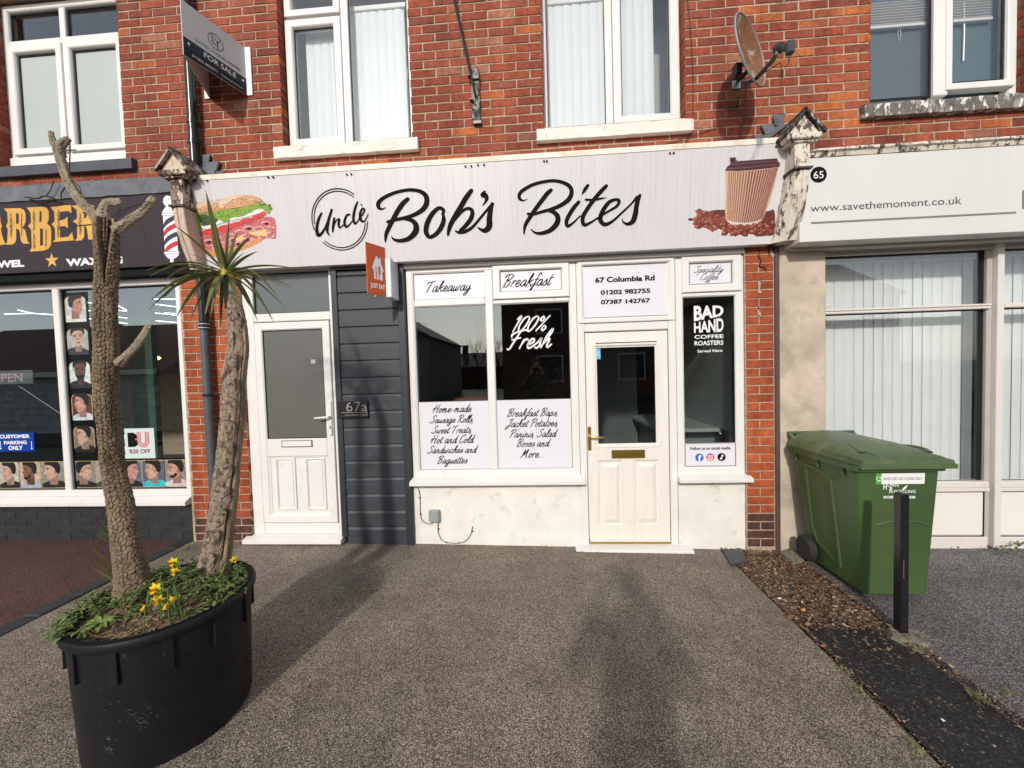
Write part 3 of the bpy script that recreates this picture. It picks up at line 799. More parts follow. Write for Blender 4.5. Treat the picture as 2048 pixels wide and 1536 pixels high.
blind('pale vertical blind in the window above the shop sign and door, drawn from the left', 0.17, 1.13, 2.15, 3.30, 0.21, 0.089, -7, mirror=True)
# first floor, studio building
w = empty_part('window', studio, 'window with dark fabric behind the glass')
frame_part(w, 'frame', W4[0] - .02, W4[1], 2.10, 3.66, 0.055, FY)
bar(w, 'mullion', 3.368, 3.480, 2.19, 3.62, FY - .012)
frame_part(w, 'casement', 3.455, 3.985, 2.225, 3.62, 0.060, FY - .022)
gasket(w, 2.835, 3.368, 2.195, 3.62, FY + .012, .016); pane(w, 2.835, 3.37, 2.195, 3.62, FY + .02)
gasket(w, 3.515, 3.925, 2.285, 3.56, FY + .004, .016); pane(w, 3.515, 3.925, 2.285, 3.56, FY + .015)
room_box(studio, 2.6, 4.2, 2.0, 3.7, 0.31, 1.6, M_room)
sill_thing(studio, 2.71, 5.2, 1.975, 2.09, M_peeld, uneven=.004)
t = thing('roller_blind', 'dark slate blue blind filling the upper right window above the web address sign', 'window blind')
for a, b, mm in ((2.82, 3.40, M_dkblind), (3.42, 3.97, mat('teal_grey_fabric', (0.07, 0.12, 0.14), 0.8, 0.04, 3))):
    mb = MB(); mb.box(a, b, 0.20, 0.203, 2.15, 3.6); mb.build('fabric', mm, t)
mb = MB(); mb.tube([(3.69, 0.18, 3.0), (3.695, 0.18, 2.75), (3.69, 0.18, 2.52)], 0.006, 6); mb.build('cord', M_upvc, t)
mb = MB(); mb.tube([(3.17, 0.18, 2.84), (3.165, 0.18, 2.78), (3.18, 0.18, 2.72), (3.19, .18, 2.78), (3.185, .18, 2.84)], 0.002, 5); mb.build('cord', M_upvc, t)
t = thing('venetian_blind', 'raised white venetian blind at the top of the upper right window', 'window blind')
for a, b in ((2.83, 3.38), (3.50, 3.9)):
    for i in range(9):
        mb = MB(); mb.box(a, b, 0.165, 0.19, 2.865 + i * .022, 2.868 + i * .022); mb.build('slat', M_upvc, t)
    mb = MB(); mb.box(a, b, 0.16, 0.195, 2.83, 2.855, .003); mb.build('bottom_rail', M_upvc, t)

# ================================================================== SHOP FRONT 67
YF = 0.03
sf = shop
def head(parent, x0, x1, z0, z1, y, m):
    mb = MB(); mb.box(x0, x1, y, y + .1, z0, z1, .004); mb.box(x0, x1, y - .008, y + .1, z0 - .012, z0 + .012, .003); return mb.build('head_trim', m, parent)
head(sf, -1.170, 1.790, 0.955, 1.06, 0.0, mat('grey_white_head_trim', (0.50, 0.47, 0.45), 0.5, 0.05, 4))
head(sf, -2.735, -1.845, 0.985, 1.06, 0.012, MATS['grey_white_head_trim'])
# door 67a
d = empty_part('door', sf, 'white plastic door with a frosted upper panel')
mb = MB()
mb.box(-2.735, -2.628, YF, YF + .07, -1.50, 1.0, .005); mb.box(-1.892, -1.848, YF, YF + .07, -1.50, 1.0, .005)
mb.box(-2.629, -1.891, YF + .002, YF + .07, 0.975, 1.0, .004); mb.box(-2.629, -1.891, YF + .001, YF + .07, 0.522, 0.598, .006); mb.box(-2.629, -1.891, YF + .001, YF + .07, -1.485, -1.385, .006)
mb.build('frame', M_upvc, d)
pane(d, -2.628, -1.892, 0.598, 0.975, YF + .03, mat('frosted_light_panel', (0.10, 0.115, 0.12), 0.25, 0.05, 2, 0.2, 500, 0.0004)); gasket(d, -2.628, -1.892, 0.598, 0.975, YF + .022, .008)
DL = YF - .012
mb = MB()
mb.frame(-2.622, -1.898, -1.375, 0.512, [(0, DL + .06), (0, DL + .004), (.004, DL), (.062, DL), (.072, DL + .008), (.074, DL + .04)])
mb.box(-2.55, -1.97, DL + .0005, DL + .04, -0.745, -0.577, .006)
mb.build('leaf_frame', M_upvc, d)
mb = MB(); mb.frame(-2.55, -1.97, -1.303, -0.745, [(0, DL + .008), (.012, DL + .012), (.016, DL + .016)]); mb.box(-2.55, -1.97, DL + .017, DL + .04, -1.303, -0.745); mb.build('lower_panel', M_upvc, d)
for a, b in ((-2.484, -2.287), (-2.190, -1.998)):
    mb = MB(); r = mb.frame(a, b, -1.256, -0.742 - .02, [(0, DL + .018), (.004, DL + .004), (.012, DL + .002), (.024, DL + .018), (.030, DL + .020), (.034, DL + .010)]); mb.cap(r[-1]); mb.build('raised_panel', M_upvc, d)
gasket(d, -2.550, -1.970, -0.577, 0.440, DL + .012, .007); pane(d, -2.546, -1.974, -0.573, 0.436, DL + .018, M_frost)
mb = MB(); mb.frame(-2.406, -2.106, -0.656, -0.592, [(0, DL), (0, DL - .004), (.005, DL - .005), (.008, DL - .002)]); mb.build('letterbox_rim', M_gap, d)
mb = MB(); mb.box(-2.398, -2.114, DL - .010, DL, -0.650, -0.598, .004); mb.build('letterbox', M_upvc, d)
hp = P(680, 845, 0).x
mb = MB(); mb.box(-1.937, -1.905, DL - .014, DL, -0.555, -0.350 + .12, .006); mb.tube([(-1.921, DL - .012, -.375), (-1.921, DL - .05, -.375), (-1.935, DL - .055, -.377), (-2.045, DL - .055, -.383)], [.011, .010, .010, .008], 10)
mb.build('handle', M_upvc, d, True)
mb = MB(); mb.lathe([(0.0, -.002), (.007, -.002), (.007, 0)], (-1.921, DL - .014, -.47), 12, 'y'); mb.box(-1.924, -1.918, DL - .0165, DL - .012, -.492, -.475); mb.build('keyhole', M_gasket, d)
mb = MB(); mb.prismx([(0.10, -1.545), (-0.062, -1.545), (-0.062, -1.515), (-0.05, -1.508), (0.03, -1.484), (0.10, -1.484)], -2.785, -1.835); mb.build('sill', M_upvc, d)
mb = MB(); mb.box(-2.74, -1.84, 0.0, .1, -1.64, -1.545); mb.build('concrete_footing', M_render65, d)
mb = MB(); mb.box(-2.095, -2.052, DL + .0165, DL + .018, 0.12, 0.158); mb.build('sticker', flat('torn_white_sticker', (.45, .45, .43)), d)
# charcoal boards
cl = empty_part('cladding', sf)
zs = [0.955 - 0.0]; 
z = P(760, 780 + 1237 / 4.517, 0).z; zl = []
while z < 0.95: zl.append(z); z += 0.1545
bz = [-1.60] + zl + [0.955]
for i in range(len(bz) - 1):
    a, b = bz[i], bz[i + 1]
    mb = MB(); mb.prismx([(0.03, a + .002), (0.0, a + .002), (-0.001, a + .006), (-0.001, b - .026), (0.006, b - .010), (0.010, b - .004), (0.03, b - .004)], -1.795, -1.232)
    mb.build('board', M_clad, cl)
mb = MB(); mb.box(-1.795, -1.232, 0.012, 0.06, -1.6, 0.98); mb.build('backing', M_gasket, cl)
mb = MB(); mb.box(-1.848, -1.792, -.014, .05, -1.50, 1.0, .004); mb.build('trim', M_trim, cl)
mb = MB(); mb.box(-1.234, -1.168, -.014, .05, -1.615, 1.0, .004); mb.build('trim', M_trim, cl)
mb = MB(); mb.box(-1.85, -1.165, -.016, .05, 0.96, 1.06); mb.build('trim', M_black, cl)
# shop window
w = empty_part('window', sf, 'large two pane shop window')
SY = YF
mb = MB(); mb.frame(-1.160, 0.366, -0.958, 0.962, [(0, SY + .07), (0, SY), (.048, SY), (.062, SY + .010), (.066, SY + .02), (.066, SY + .07)]); mb.build('frame', M_upvc, w)
mb = MB(); mb.box(-.446, -.372, SY - .003, SY + .06, -.90, .91, .010); mb.build('mullion', M_upvc, w)
mb = MB(); mb.box(-1.10, -.446, SY - .001, SY + .06, .600, .668, .012); mb.box(-.372, .31, SY - .002, SY + .06, .596, .640, .012); mb.build('transom', M_upvc, w)
frame_part(w, 'casement', -.368, .306, .642, .955, .066, SY - .016)
pane(w, -1.105, -.44, .665, .90, SY + .018, M_panelw, 'lettered_panel')
pane(w, -.31, .25, .705, .89, SY + .010, M_panelw, 'lettered_panel')
gasket(w, -.302, .240, .708, .889, SY + .004, .003, M_gap); gasket(w, -1.096, -.444, .668, .898, SY + .014, .003, M_gap)
for a, b in ((-1.098, -.442), (-.376, .303)):
    pane(w, a, b, -.262, .602, SY + .022, M_glassd)
    pane(w, a, b, -.900, -.262, SY + .018, M_panelw, 'lettered_panel')
    gasket(w, a + .002, b - .002, -.895, -.262, SY + .014, .003, M_gap)
mb = MB(); mb.prismx([(0.08, -1.020), (-0.05, -1.020), (-0.055, -1.015), (-0.055, -.990), (-.045, -.984), (0.03, -.955), (0.08, -.955)], -1.176, .402); mb.build('sill', M_upvc, w)
def rough_wall(parent, x0, x1, z0f, z1, y, m, name):
    mb = MB(); nx = max(6, int((x1 - x0) / .03)); nz = 18; g = []
    for j in range(nz + 1):
        row = []
        for i in range(nx + 1):
            x = x0 + (x1 - x0) * i / nx; zb = z0f(x); z = zb + (z1 - zb) * j / nz
            row.append(mb.vert(x, y + .0035 * math.sin(x * 9 + z * 5) * math.cos(z * 11 - x * 4) + uni(-.0006, .0006) + (.012 if j < 4 else 0) * 0 - (.006 if j <= 3 else 0), z))
        g.append(row)
    for j in range(nz):
        for i in range(nx): mb.face((g[j][i], g[j][i + 1], g[j + 1][i + 1], g[j + 1][i]))
    n = len(mb.v); mb.box(x0, x1, y + .012, y + .12, z0f(x0), z1)
    return mb.build(name, m, parent, True)
rough_wall(sf, -1.168, .372, lambda x: zg(x) - .01, -1.018, YF, M_render, 'stall_riser')
rough_wall(sf, 1.222, 1.790, lambda x: -1.632, -1.014, YF, M_render, 'stall_riser')
# address light and shop door
d = empty_part('door', sf, 'cream woodgrain shop door with brass fittings')
mb = MB()
mb.box(.370, .432, SY - .002, SY + .07, -1.60, .955, .006); mb.box(1.158, 1.222, SY - .002, SY + .07, -1.60, .955, .006)
mb.box(.431, 1.159, SY, SY + .07, .322, .40, .008); mb.box(.431, 1.159, SY, SY + .07, .93, .955, .004)
mb.build('frame', M_upvc, d)
frame_part(d, 'top_light', .382, 1.212, .400, .945, .045, SY - .014)
pane(d, .425, 1.170, .443, .902, SY + .008, M_panelw, 'lettered_panel'); gasket(d, .427, 1.168, .446, .900, SY + .003, .003, M_gap)
LY = SY + .012
mb = MB(); mb.frame(.438, 1.152, -1.545, .314, [(0, LY + .05), (0, LY + .002), (.002, LY), (.090, LY), (.090, LY + .05)])
mb.box(.527, 1.063, LY, LY + .04, -.83, -.685 + .0); 
mb.box(.527, 1.063, LY + .0003, LY + .04, -1.50, -1.415); mb.box(.737, .853, LY + .0006, LY + .04, -1.42, -.828); mb.box(.515, .53, LY + .0002, LY + .04, -1.42, -.828); mb.box(1.060, 1.075, LY + .0002, LY + .04, -1.42, -.828)
mb.build('leaf', M_doorcream, d)
mb = MB(); mb.frame(.500, 1.080, -.715, .216, [(0, LY + .001), (.004, LY - .008), (.016, LY - .008), (.030, LY + .004), (.036, LY + .004), (.036, LY + .02)]); mb.build('glazing_bead', M_doorcream, d)
pane(d, .532, 1.047, -.683, .184, LY + .012, M_glassd)
for a, b in ((.530, .738), (.852, 1.062)):
    mb = MB(); r = mb.frame(a, b, -1.418, -.832, [(0, LY + .001), (.006, LY + .008), (.018, LY + .009), (.022, LY + .009), (.056, LY - .004), (.058, LY - .003)]); mb.cap(r[-1]); mb.build('raised_panel', M_doorcream, d)
mb = MB(); mb.box(.648, .942, LY - .010, LY, -.812, -.735, .004); mb.build('letterbox', M_brass, d)
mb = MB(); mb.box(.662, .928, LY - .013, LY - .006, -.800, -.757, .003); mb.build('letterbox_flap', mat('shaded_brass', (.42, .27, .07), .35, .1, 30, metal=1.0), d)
mb = MB(); mb.box(.441, .472, LY - .012, LY, -.735, -.520, .010); mb.tube([(.456, LY - .01, -.605), (.456, LY - .05, -.605), (.47, LY - .056, -.606), (.555, LY - .056, -.612), (.572, LY - .054, -.608)], [.010, .009, .009, .008, .007], 10); mb.build('handle', M_brass, d, True)
mb = MB(); mb.box(.440, 1.150, SY - .012, SY + .05, -1.560, -1.545, .003); mb.build('weather_bar', M_upvc, d)
mb = MB(); mb.box(.436, 1.156, SY + .0, SY + .05, -1.585, -1.562, .003); mb.build('threshold', M_brass, d)
mb = MB(); mb.prismx([(0.08, -1.632), (-0.075, -1.632), (-0.075, -1.608), (-0.06, -1.60), (0.03, -1.586), (0.08, -1.586)], .305, 1.315); mb.build('sill', M_upvc, d)
mb = MB(); mb.box(.536, .572, LY + .0105, LY + .0118, .08, .175); mb.build('sticker', flat('sky_blue_sticker', (.08, .42, .70)), d)
mb = MB(); text_in(mb, 'PUSH', .54, .568, .105, .12, LY + .0100); text_in(mb, 'o', .545, .563, .13, .15, LY + .0100); mb.build('sticker_lettering', M_printw, d)
# right hand light
w = empty_part('window', sf, 'narrow shop window beside the brick pier')
mb = MB(); mb.frame(1.224, 1.792, -.962, .962, [(0, SY + .07), (0, SY), (.052, SY), (.064, SY + .010), (.068, SY + .02), (.068, SY + .07)]); mb.build('frame', M_upvc, w)
mb = MB(); mb.box(1.28, 1.74, SY - .001, SY + .06, .592, .632, .010); mb.build('transom', M_upvc, w)
frame_part(w, 'casement', 1.276, 1.770, .632, .950, .068, SY - .016)
pane(w, 1.34, 1.70, .70, .885, SY + .010, M_panelw, 'lettered_panel'); gasket(w, 1.345, 1.700, .702, .882, SY + .004, .003, M_gap)
pane(w, 1.29, 1.726, -.687, .594, SY + .022, M_glassd); pane(w, 1.29, 1.726, -.895, -.687, SY + .018, M_panelw, 'lettered_panel')
mb = MB(); mb.box(1.7155, 1.7245, SY + .02, SY + .05, -.687, .594); mb.build('gasket', M_gasket, w)
gasket(w, 1.292, 1.724, -.893, -.688, SY + .014, .003, M_gap)
mb = MB(); mb.prismx([(0.08, -1.016), (-0.05, -1.016), (-0.055, -1.010), (-0.055, -.985), (-.045, -.98), (0.03, -.955), (0.08, -.955)], 1.212, 1.824); mb.build('sill', M_upvc, w)
# lettering on the shop front panels (flat print)
mb = MB()
script_line(mb, 'Takeaway', (P(897, 572, YF).x), P(897, 582, YF).z, .425, SY + .0172, weight=.17)
mb.build('lettering', M_printg, sf)
mb = MB(); script_line(mb, 'Breakfast', P(1056, 563, YF).x, P(1056, 572, YF).z, .44, SY + .0092, weight=.15, rot=.0); mb.build('lettering', M_print, sf)
mb = MB(); script_line(mb, '100%', P(1062, 655, YF).x, P(1062, 662, YF).z, .32, SY + .0205, weight=.17, hscale=.95); mb.build('lettering', M_printw, sf)
mb = MB(); script_line(mb, 'Fresh', P(1062, 690, YF).x, P(1062, 696, YF).z, .40, SY + .0205, weight=.16, hscale=.95); mb.build('lettering', M_printw, sf)
mb = MB()
for s, yy, ww in (('Home-made', 825, .36), ('Sausage Rolls,', 846, .41), ('Sweet Treats,', 867, .38), ('Hot and Cold', 887, .40), ('Sandwiches and', 907, .455), ('Baguettes', 928, .285)):
    mb = MB(); script_line(mb, s, P(905, yy, YF).x, P(905, yy, YF).z, ww, SY + .0172, weight=.17); mb.build('lettering', M_print, sf)
mb = MB()
for s, yy, ww in (('Breakfast Baps,', 833, .47), ('Jacket Potatoes,', 854, .475), ('Paninis, Salad', 875, .425), ('Boxes and', 894, .30), ('More...', 916, .215)):
    mb = MB(); script_line(mb, s, P(1067, yy, YF).x, P(1067, yy, YF).z, ww, SY + .0172, weight=.17); mb.build('lettering', M_print, sf)
def pt(px, py): v = P(px, py, YF); return v.x, v.z
def line_px(mb, s, ax, ay, bx, by, y, bold=.012, **k):
    (x0, z0), (x1, z1) = pt(ax, ay), pt(bx, by); text_in(mb, s, x0, x1, min(z0, z1), max(z0, z1), y, bold, **k)
mb = MB()
line_px(mb, '67 Columbia Rd', 1190.5, 566, 1310, 549, SY + .0072, .045); line_px(mb, '01202 982755', 1201.5, 590, 1301, 576, SY + .0072, .045); line_px(mb, '07387 142767', 1202, 609, 1301, 595.5, SY + .0072, .045)
mb.build('lettering', M_print, sf)
mb = MB(); script_line(mb, 'Speciality', P(1420, 545, YF).x, P(1420, 544, YF).z, .245, SY + .0092, weight=.125, hscale=.92); mb.build('lettering', M_print, sf)
mb = MB(); script_line(mb, 'Coffee', P(1421, 557, YF).x, P(1421, 559, YF).z, .155, SY + .0092, weight=.125, hscale=.92); mb.build('lettering', M_print, sf)
mb = MB(); yy = SY + .0208
def warp_text(mb, s, x0, x1, zl0, zl1, zr0, zr1, y, bold=.05):
    vs, fs = text_mesh(s, bold, 1.0); a, b = vs.min(0), vs.max(0); n = len(mb.v)
    for u, v in vs:
        t = (u - a[0]) / (b[0] - a[0]); q = (v - a[1]) / (b[1] - a[1])
        mb.v.append((x0 + (x1 - x0) * t, y, (zl0 + (zr0 - zl0) * t) + ((zl1 - zl0) + ((zr1 - zr0) - (zl1 - zl0)) * t) * q))
    for f in fs: mb.face([n + k for k in f])
(xa, zt), (xb, _) = pt(1389.5, 611), pt(1449, 611)
warp_text(mb, 'BAD', xa, xb, pt(1391, 642)[1], pt(1391, 611)[1], pt(1449, 632)[1] + .006, pt(1448, 610)[1], yy, .035)
warp_text(mb, 'HAND', xa, xb, pt(1391, 665)[1], pt(1391, 645)[1], pt(1449, 663)[1], pt(1449, 634)[1], yy, .03)
line_px(mb, 'COFFEE', 1391, 677.5, 1449, 668, yy, .02); line_px(mb, 'ROASTERS', 1391, 691, 1449, 680, yy, .02); line_px(mb, 'Served Here', 1397, 705, 1447, 697.5, yy, .015)
mb.build('lettering', M_printw, sf)
mb = MB(); line_px(mb, 'Follow us on social media', 1382, 901, 1463, 893.5, SY + .0172, .03); mb.build('lettering', M_print, sf)
def disc(mb, x, z, r, y, n=24, mi=None): mb.poly([(x + r * math.cos(2 * math.pi * k / n), y, z + r * math.sin(2 * math.pi * k / n)) for k in range(n)], mi)
yy = SY + .0172; rr = .036
ic = [pt(1400.5, 916), pt(1422.5, 915.5), pt(1445, 915)]
mb = MB(); disc(mb, *ic[0], rr, yy); mb.build('social_icon', flat('icon_blue', (.02, .13, .55)), sf)
mb = MB(); text_in(mb, 'f', ic[0][0] - .012, ic[0][0] + .016, ic[0][1] - .034, ic[0][1] + .022, yy - .0004, .06); mb.build('icon_mark', M_printw, sf)
m, nt, b = newmat('icon_pink_orange'); v = posnode(nt); sp = N(nt, 'ShaderNodeSeparateXYZ'); L(nt, v, sp.inputs[0])
mr = N(nt, 'ShaderNodeMapRange'); L(nt, sp.outputs[2], mr.inputs[0]); mr.inputs[1].default_value = ic[1][1] - .036; mr.inputs[2].default_value = ic[1][1] + .036
L(nt, ramp(nt, mr.outputs[0], [(0, (.85, .45, .08)), (.4, (.75, .06, .18)), (1, (.28, .04, .55))]).outputs[0], b.inputs['Base Color'])
mb = MB(); disc(mb, *ic[1], rr, yy); mb.build('social_icon', m, sf)
mb = MB(); cx, cz = ic[1]
mb.frame(cx - .02, cx + .02, cz - .02, cz + .02, [(0, yy - .0004), (.004, yy - .0004)])
for k in range(16):
    a, b_ = 2 * math.pi * k / 16, 2 * math.pi * (k + 1) / 16
    mb.poly([(cx + .011 * math.cos(a), yy - .0004, cz + .011 * math.sin(a)), (cx + .011 * math.cos(b_), yy - .0004, cz + .011 * math.sin(b_)), (cx + .007 * math.cos(b_), yy - .0004, cz + .007 * math.sin(b_)), (cx + .007 * math.cos(a), yy - .0004, cz + .007 * math.sin(a))])
disc(mb, cx + .012, cz + .012, .0022, yy - .0004, 8); mb.build('icon_mark', M_printw, sf)
mb = MB(); disc(mb, *ic[2], rr, yy); mb.build('social_icon', M_print, sf)
mb = MB(); cx, cz = ic[2]; mb.box(cx + .000, cx + .006, yy - .0006, yy - .0002, cz - .012, cz + .022); disc(mb, cx - .004, cz - .012, .0105, yy - .0004, 14); mb.poly([(cx + .006, yy - .0005, cz + .022), (cx + .018, yy - .0005, cz + .010), (cx + .018, yy - .0005, cz + .004), (cx + .006, yy - .0005, cz + .010)]); mb.build('icon_mark', M_printw, sf)
# inside the shop
mb = MB(); mb.box(1.20, 1.80, .45, 1.7, -.66, -.62, .004); mb.build('counter_top', flat('pale_counter_top', (.55, .56, .55), .4), sf)
mb = MB(); mb.box(1.32, 1.80, .62, 1.7, -1.56, -.661); mb.build('counter_front', flat('grey_counter_panel', (.33, .33, .31), .6), sf)
mb = MB(); mb.box(1.770, 1.799, .13, 2.4, -.62, .95); mb.build('inner_pier', flat('pale_plaster', (.45, .45, .43), .8), sf)
mb = MB(); mb.box(.55, 1.28, 1.6, 1.64, -1.56, .55, .004); mb.build('inner_door', flat('white_inner_door', (.20, .20, .195), .6), sf)
mb = MB(); mb.tube([(.66, 1.58, -.42), (.66, 1.54, -.42), (.78, 1.54, -.43)], .012, 8); mb.build('inner_handle', M_black, sf)
t = thing('red_crate', 'dark red crate on the floor inside the left pane of the shop window', 'crate')
mb = MB(); mb.box(-.86, -.50, .5, .8, -.62, -.27, .01); mb.build('side', flat('dark_red_plastic', (.25, .02, .02)), t)
mb = MB(); mb.box(-.95, -.40, .45, .85, -.66, -.62); mb.build('stand', M_roomd, t)

# ================================================================== STUDIO SHOP FRONT (right)
mb = MB(); mb.box(2.072, 2.446, 0.0, .12, -1.66, .99, .004); mb.build('rendered_pier', M_render65, studio)
mb = MB(); mb.box(2.030, 2.068, -.014, .06, -1.64, .98, .008); mb.build('pier_edge_trim', mat('dull_brown_trim', (.085, .05, .045), .6, .15, 12), shop)
w = empty_part('window', studio, 'wide cream framed window')
M65 = M_upvc2; Y5 = .03
mb = MB(); mb.box(2.444, 2.456, Y5 - .012, .12, -1.60, .95, .002); mb.build('jamb', M65, w)
mb = MB(); mb.box(2.456, 5.4, Y5, .12, .925, .99, .006); mb.box(2.456, 5.4, Y5 + .012, .12, .895, .925, .004); mb.build('head', mat('grey_cream_metal', (.42, .39, .35), .45, .05, 5), w)
mb = MB(); mb.box(2.456, 3.785, Y5 + .0, .12, .425, .442 - .0, .004); mb.box(2.456, 3.785, Y5 + .008, .12, .402, .4245, .004); mb.build('transom', M65, w)
mb = MB(); mb.box(3.88, 5.3, Y5 + .0, .12, .402, .442, .006); mb.build('transom', M65, w)
mb = MB(); mb.box(3.812, 3.864, Y5 - .012, .12, -1.62, .96, .005); mb.build('mullion', M65, w)
mb = MB(); mb.box(3.772, 3.812, Y5 + .03, .12, -1.60, .925, .003); mb.build('mullion_return', MATS['grey_cream_metal'], w)
mb = MB(); mb.box(3.752, 3.772, .085, .125, -1.05, .895); mb.build('gasket', M_gasket, w)
for a, b in ((2.456, 3.785), (3.864, 5.3)):
    mb = MB(); mb.box(a, b, Y5 + .004, .12, -1.105, -1.055, .005); mb.box(a, b, Y5 + .0, .10, -1.135, -1.1055, .003); mb.build('bottom_rail', M65, w)
    pane(w, a, b, -1.055, .405, .095); pane(w, a, b, .44, .90, .095)
    mb = MB(); mb.box(a, b, .085, .10, -1.068, -1.054); mb.box(a, b, .083, .10, .393, .403); mb.box(a, b, .083, .10, .884, .896); mb.build('gasket', M_gasket, w)
    mb = MB(); mb.box(a, b - .02, .06, .10, -1.52, -1.135, .003); mb.build('lower_panel', mat('cream_white_panel' + str(a), (.74, .70, .64), .4, .02, 3), w)
    gasket(w, a, b - .018, -1.535, -1.14, .052, .006)
    mb = MB(); mb.box(a, b, Y5 + .01, .12, -1.66, -1.53, .005); mb.build('base_rail', M65, w)
blind('wide pale vertical blind behind the rendered pier window, its hem just above the lower panel', 2.46, 3.93, -1.150, .875, .26, .0935, 4, M_blind65)
blind('pale vertical blind cut by the right edge of the picture, beyond the cream mullion', 4.03, 5.2, -1.150, .875, .26, .0935, 4, M_blind65)
mb = MB(); mb.box(2.3, 5.4, .6, .62, -1.56, .99); mb.build('inner_partition', M_room, studio)

# ================================================================== BARBER SHOP FRONT (left)
w = empty_part('window', barber, 'wide white framed shop window lined with pictures')
BY = .03
mb = MB(); mb.box(-7.5, -3.325, BY - .01, BY + .07, .912, .985, .008); mb.box(-7.5, -3.325, BY - .012, BY + .07, -1.112, -1.045, .008); mb.build('frame', M_upvc, w)
mb = MB(); mb.box(-3.387, -3.322, BY - .008, BY + .07, -1.06, .93, .006); mb.build('stile', M_upvc, w)
mb = MB(); mb.box(-4.655, -4.583, BY - .006, BY + .07, -1.06, .93, .008); mb.build('mullion', M_upvc, w)
mb = MB(); mb.box(-6.6, -6.52, BY - .006, BY + .07, -1.06, .93, .008); mb.build('mullion', M_upvc, w)
gasket(w, -4.583, -3.387, -1.045, .912, BY + .02, .010); gasket(w, -6.52, -4.655, -1.045, .912, BY + .02, .010)
pane(w, -4.583, -3.387, -1.045, .912, BY + .032, M_glassb); pane(w, -6.52, -4.655, -1.045, .912, BY + .032, M_glassb)
mb = MB(); mb.prismx([(.08, -1.185), (-.045, -1.185), (-.05, -1.180), (-.05, -1.150), (-.035, -1.142), (.03, -1.112), (.08, -1.112)], -7.5, -3.34); mb.build('sill', M_upvc, w)
M_pbrick = mat('black_painted_brick', (.022, .024, .024), .5, .3, 14, .6, 70, .002, dirt=(.03, .06, .045), dscale=4, dcut=(.6, .8))
k = 0; z = -1.56
while z < -1.19:
    x = -3.335
    off = (0.2345 if k % 2 else .117); x0 = x - off; first = True; b = x
    while b > -6.4:
        a = max(-6.5, (x - off) if first else b - .2345); first = False
        mb = MB(); mb.box(a + .004, b - .004, BY + uni(-.001, .001), .12, z + .004, z + .0705, .003); mb.build('painted_brick', M_pbrick, barber)
        b = a
    z += .0745; k += 1
mb = MB(); mb.box(-7.5, -3.335, BY + .004, .13, -1.66, -1.185); mb.build('painted_backing', M_pbrick, barber)

# ================================================================== SIGNS
SB = -0.16; SA = -0.08 + 0.16 * 0.98           # the shop sign leans out towards its top: y = SA + SB * z
def S67(px, py, lift=0.0):
    r = ray(px, py); t = (CAM_D + SA) / (r.y - SB * r.z)
    return Vector((r.x * t, r.y * t - CAM_D - lift, r.z * t))
def crop(fn, ox, oy, sc): return lambda x, y, l=0.0: fn(ox + x / sc, oy + y / sc, l)
sg = thing('shop_sign', 'long white sign with black brush lettering, a sandwich and a coffee cup', 'shop sign')
def sy(z): return SA + SB * z
mb = MB(); x0, x1, z0, z1 = -3.02, 2.015, 0.985, 1.735
mb.prismx([(sy(z0), z0), (sy(z1), z1), (0.0, z1 - .01), (0.0, z0)], x0, x1); mb.build('board', M_sign, sg)
mb = MB(); mb.prismx([(sy(z1) - .004, z1 - .004), (sy(z1) - .010, z1 + .036), (0.0, z1 + .075), (0.0, z1)], x0 - .03, x1 + .02); mb.build('top_strip', M_strip, sg)
for px, py in ((415, 362), (537, 355.5), (547, 355), (694, 349.5), (703, 349), (931, 333.5), (943, 333), (956, 330.5), (968, 330), (1088, 323), (1093.5, 322.8), (1339.5, 306.8), (1347, 306.5), (1552, 293.5), (1558.5, 293.2)):
    v = S67(px, py, .008); mb = MB(); mb.lathe([(0, -.006), (.0065, -.005), (.008, 0), (.008, .012)], (v.x, v.y, v.z), 8, 'y'); mb.build('screw', mat('rusty_screw', (.05, .025, .015), .7, .3, 200) if 'rusty_screw' not in MATS else MATS['rusty_screw'], sg)
c1 = crop(S67, 580, 320, 4.452); c2 = crop(S67, 1000, 320, 6.023)
W_BOB = [
 [(850, 425, 8), (820, 438, 18), (792, 425, 34), (788, 385, 40), (825, 345, 36), (885, 312, 34), (960, 285, 32), (1060, 268, 32), (1150, 278, 36), (1208, 318, 44), (1218, 380, 48), (1185, 440, 46), (1105, 490, 38), (1020, 517, 34), (930, 535, 30), (870, 552, 28)],
 [(1048, 350, 38), (1005, 390, 46), (960, 455, 46), (920, 528, 44), (884, 600, 42), (858, 660, 36), (850, 724, 18)],
 [(1000, 522, 26), (1080, 537, 38), (1122, 580, 50), (1118, 640, 56), (1060, 700, 46), (985, 720, 36), (930, 710, 24), (906, 686, 12)],
 [(1365, 478, 26), (1365, 445, 34), (1325, 430, 36), (1268, 480, 44), (1225, 560, 48), (1212, 635, 46), (1238, 685, 36), (1285, 672, 38), (1332, 625, 44), (1364, 560, 44), (1368, 505, 32), (1352, 482, 14)],
 [(1614, 275, 40), (1570, 335, 48), (1520, 420, 48), (1462, 515, 46), (1422, 600, 42), (1408, 668, 22)],
 [(1470, 540, 14), (1530, 462, 26), (1585, 432, 30), (1622, 455, 36), (1615, 515, 42), (1570, 580, 40), (1520, 628, 34)],
 [(1474, 632, 14), (1505, 646, 28), (1560, 638, 32), (1625, 598, 28), (1700, 512, 24), (1760, 440, 26), (1805, 395, 32)],
 [(1732, 285, 26), (1715, 312, 42), (1740, 318, 46), (1752, 345, 36), (1738, 378, 20), (1715, 405, 8)],
 [(1800, 392, 34), (1786, 450, 44), (1776, 520, 52), (1774, 590, 56), (1740, 628, 48), (1700, 620, 26), (1672, 600, 12)]]
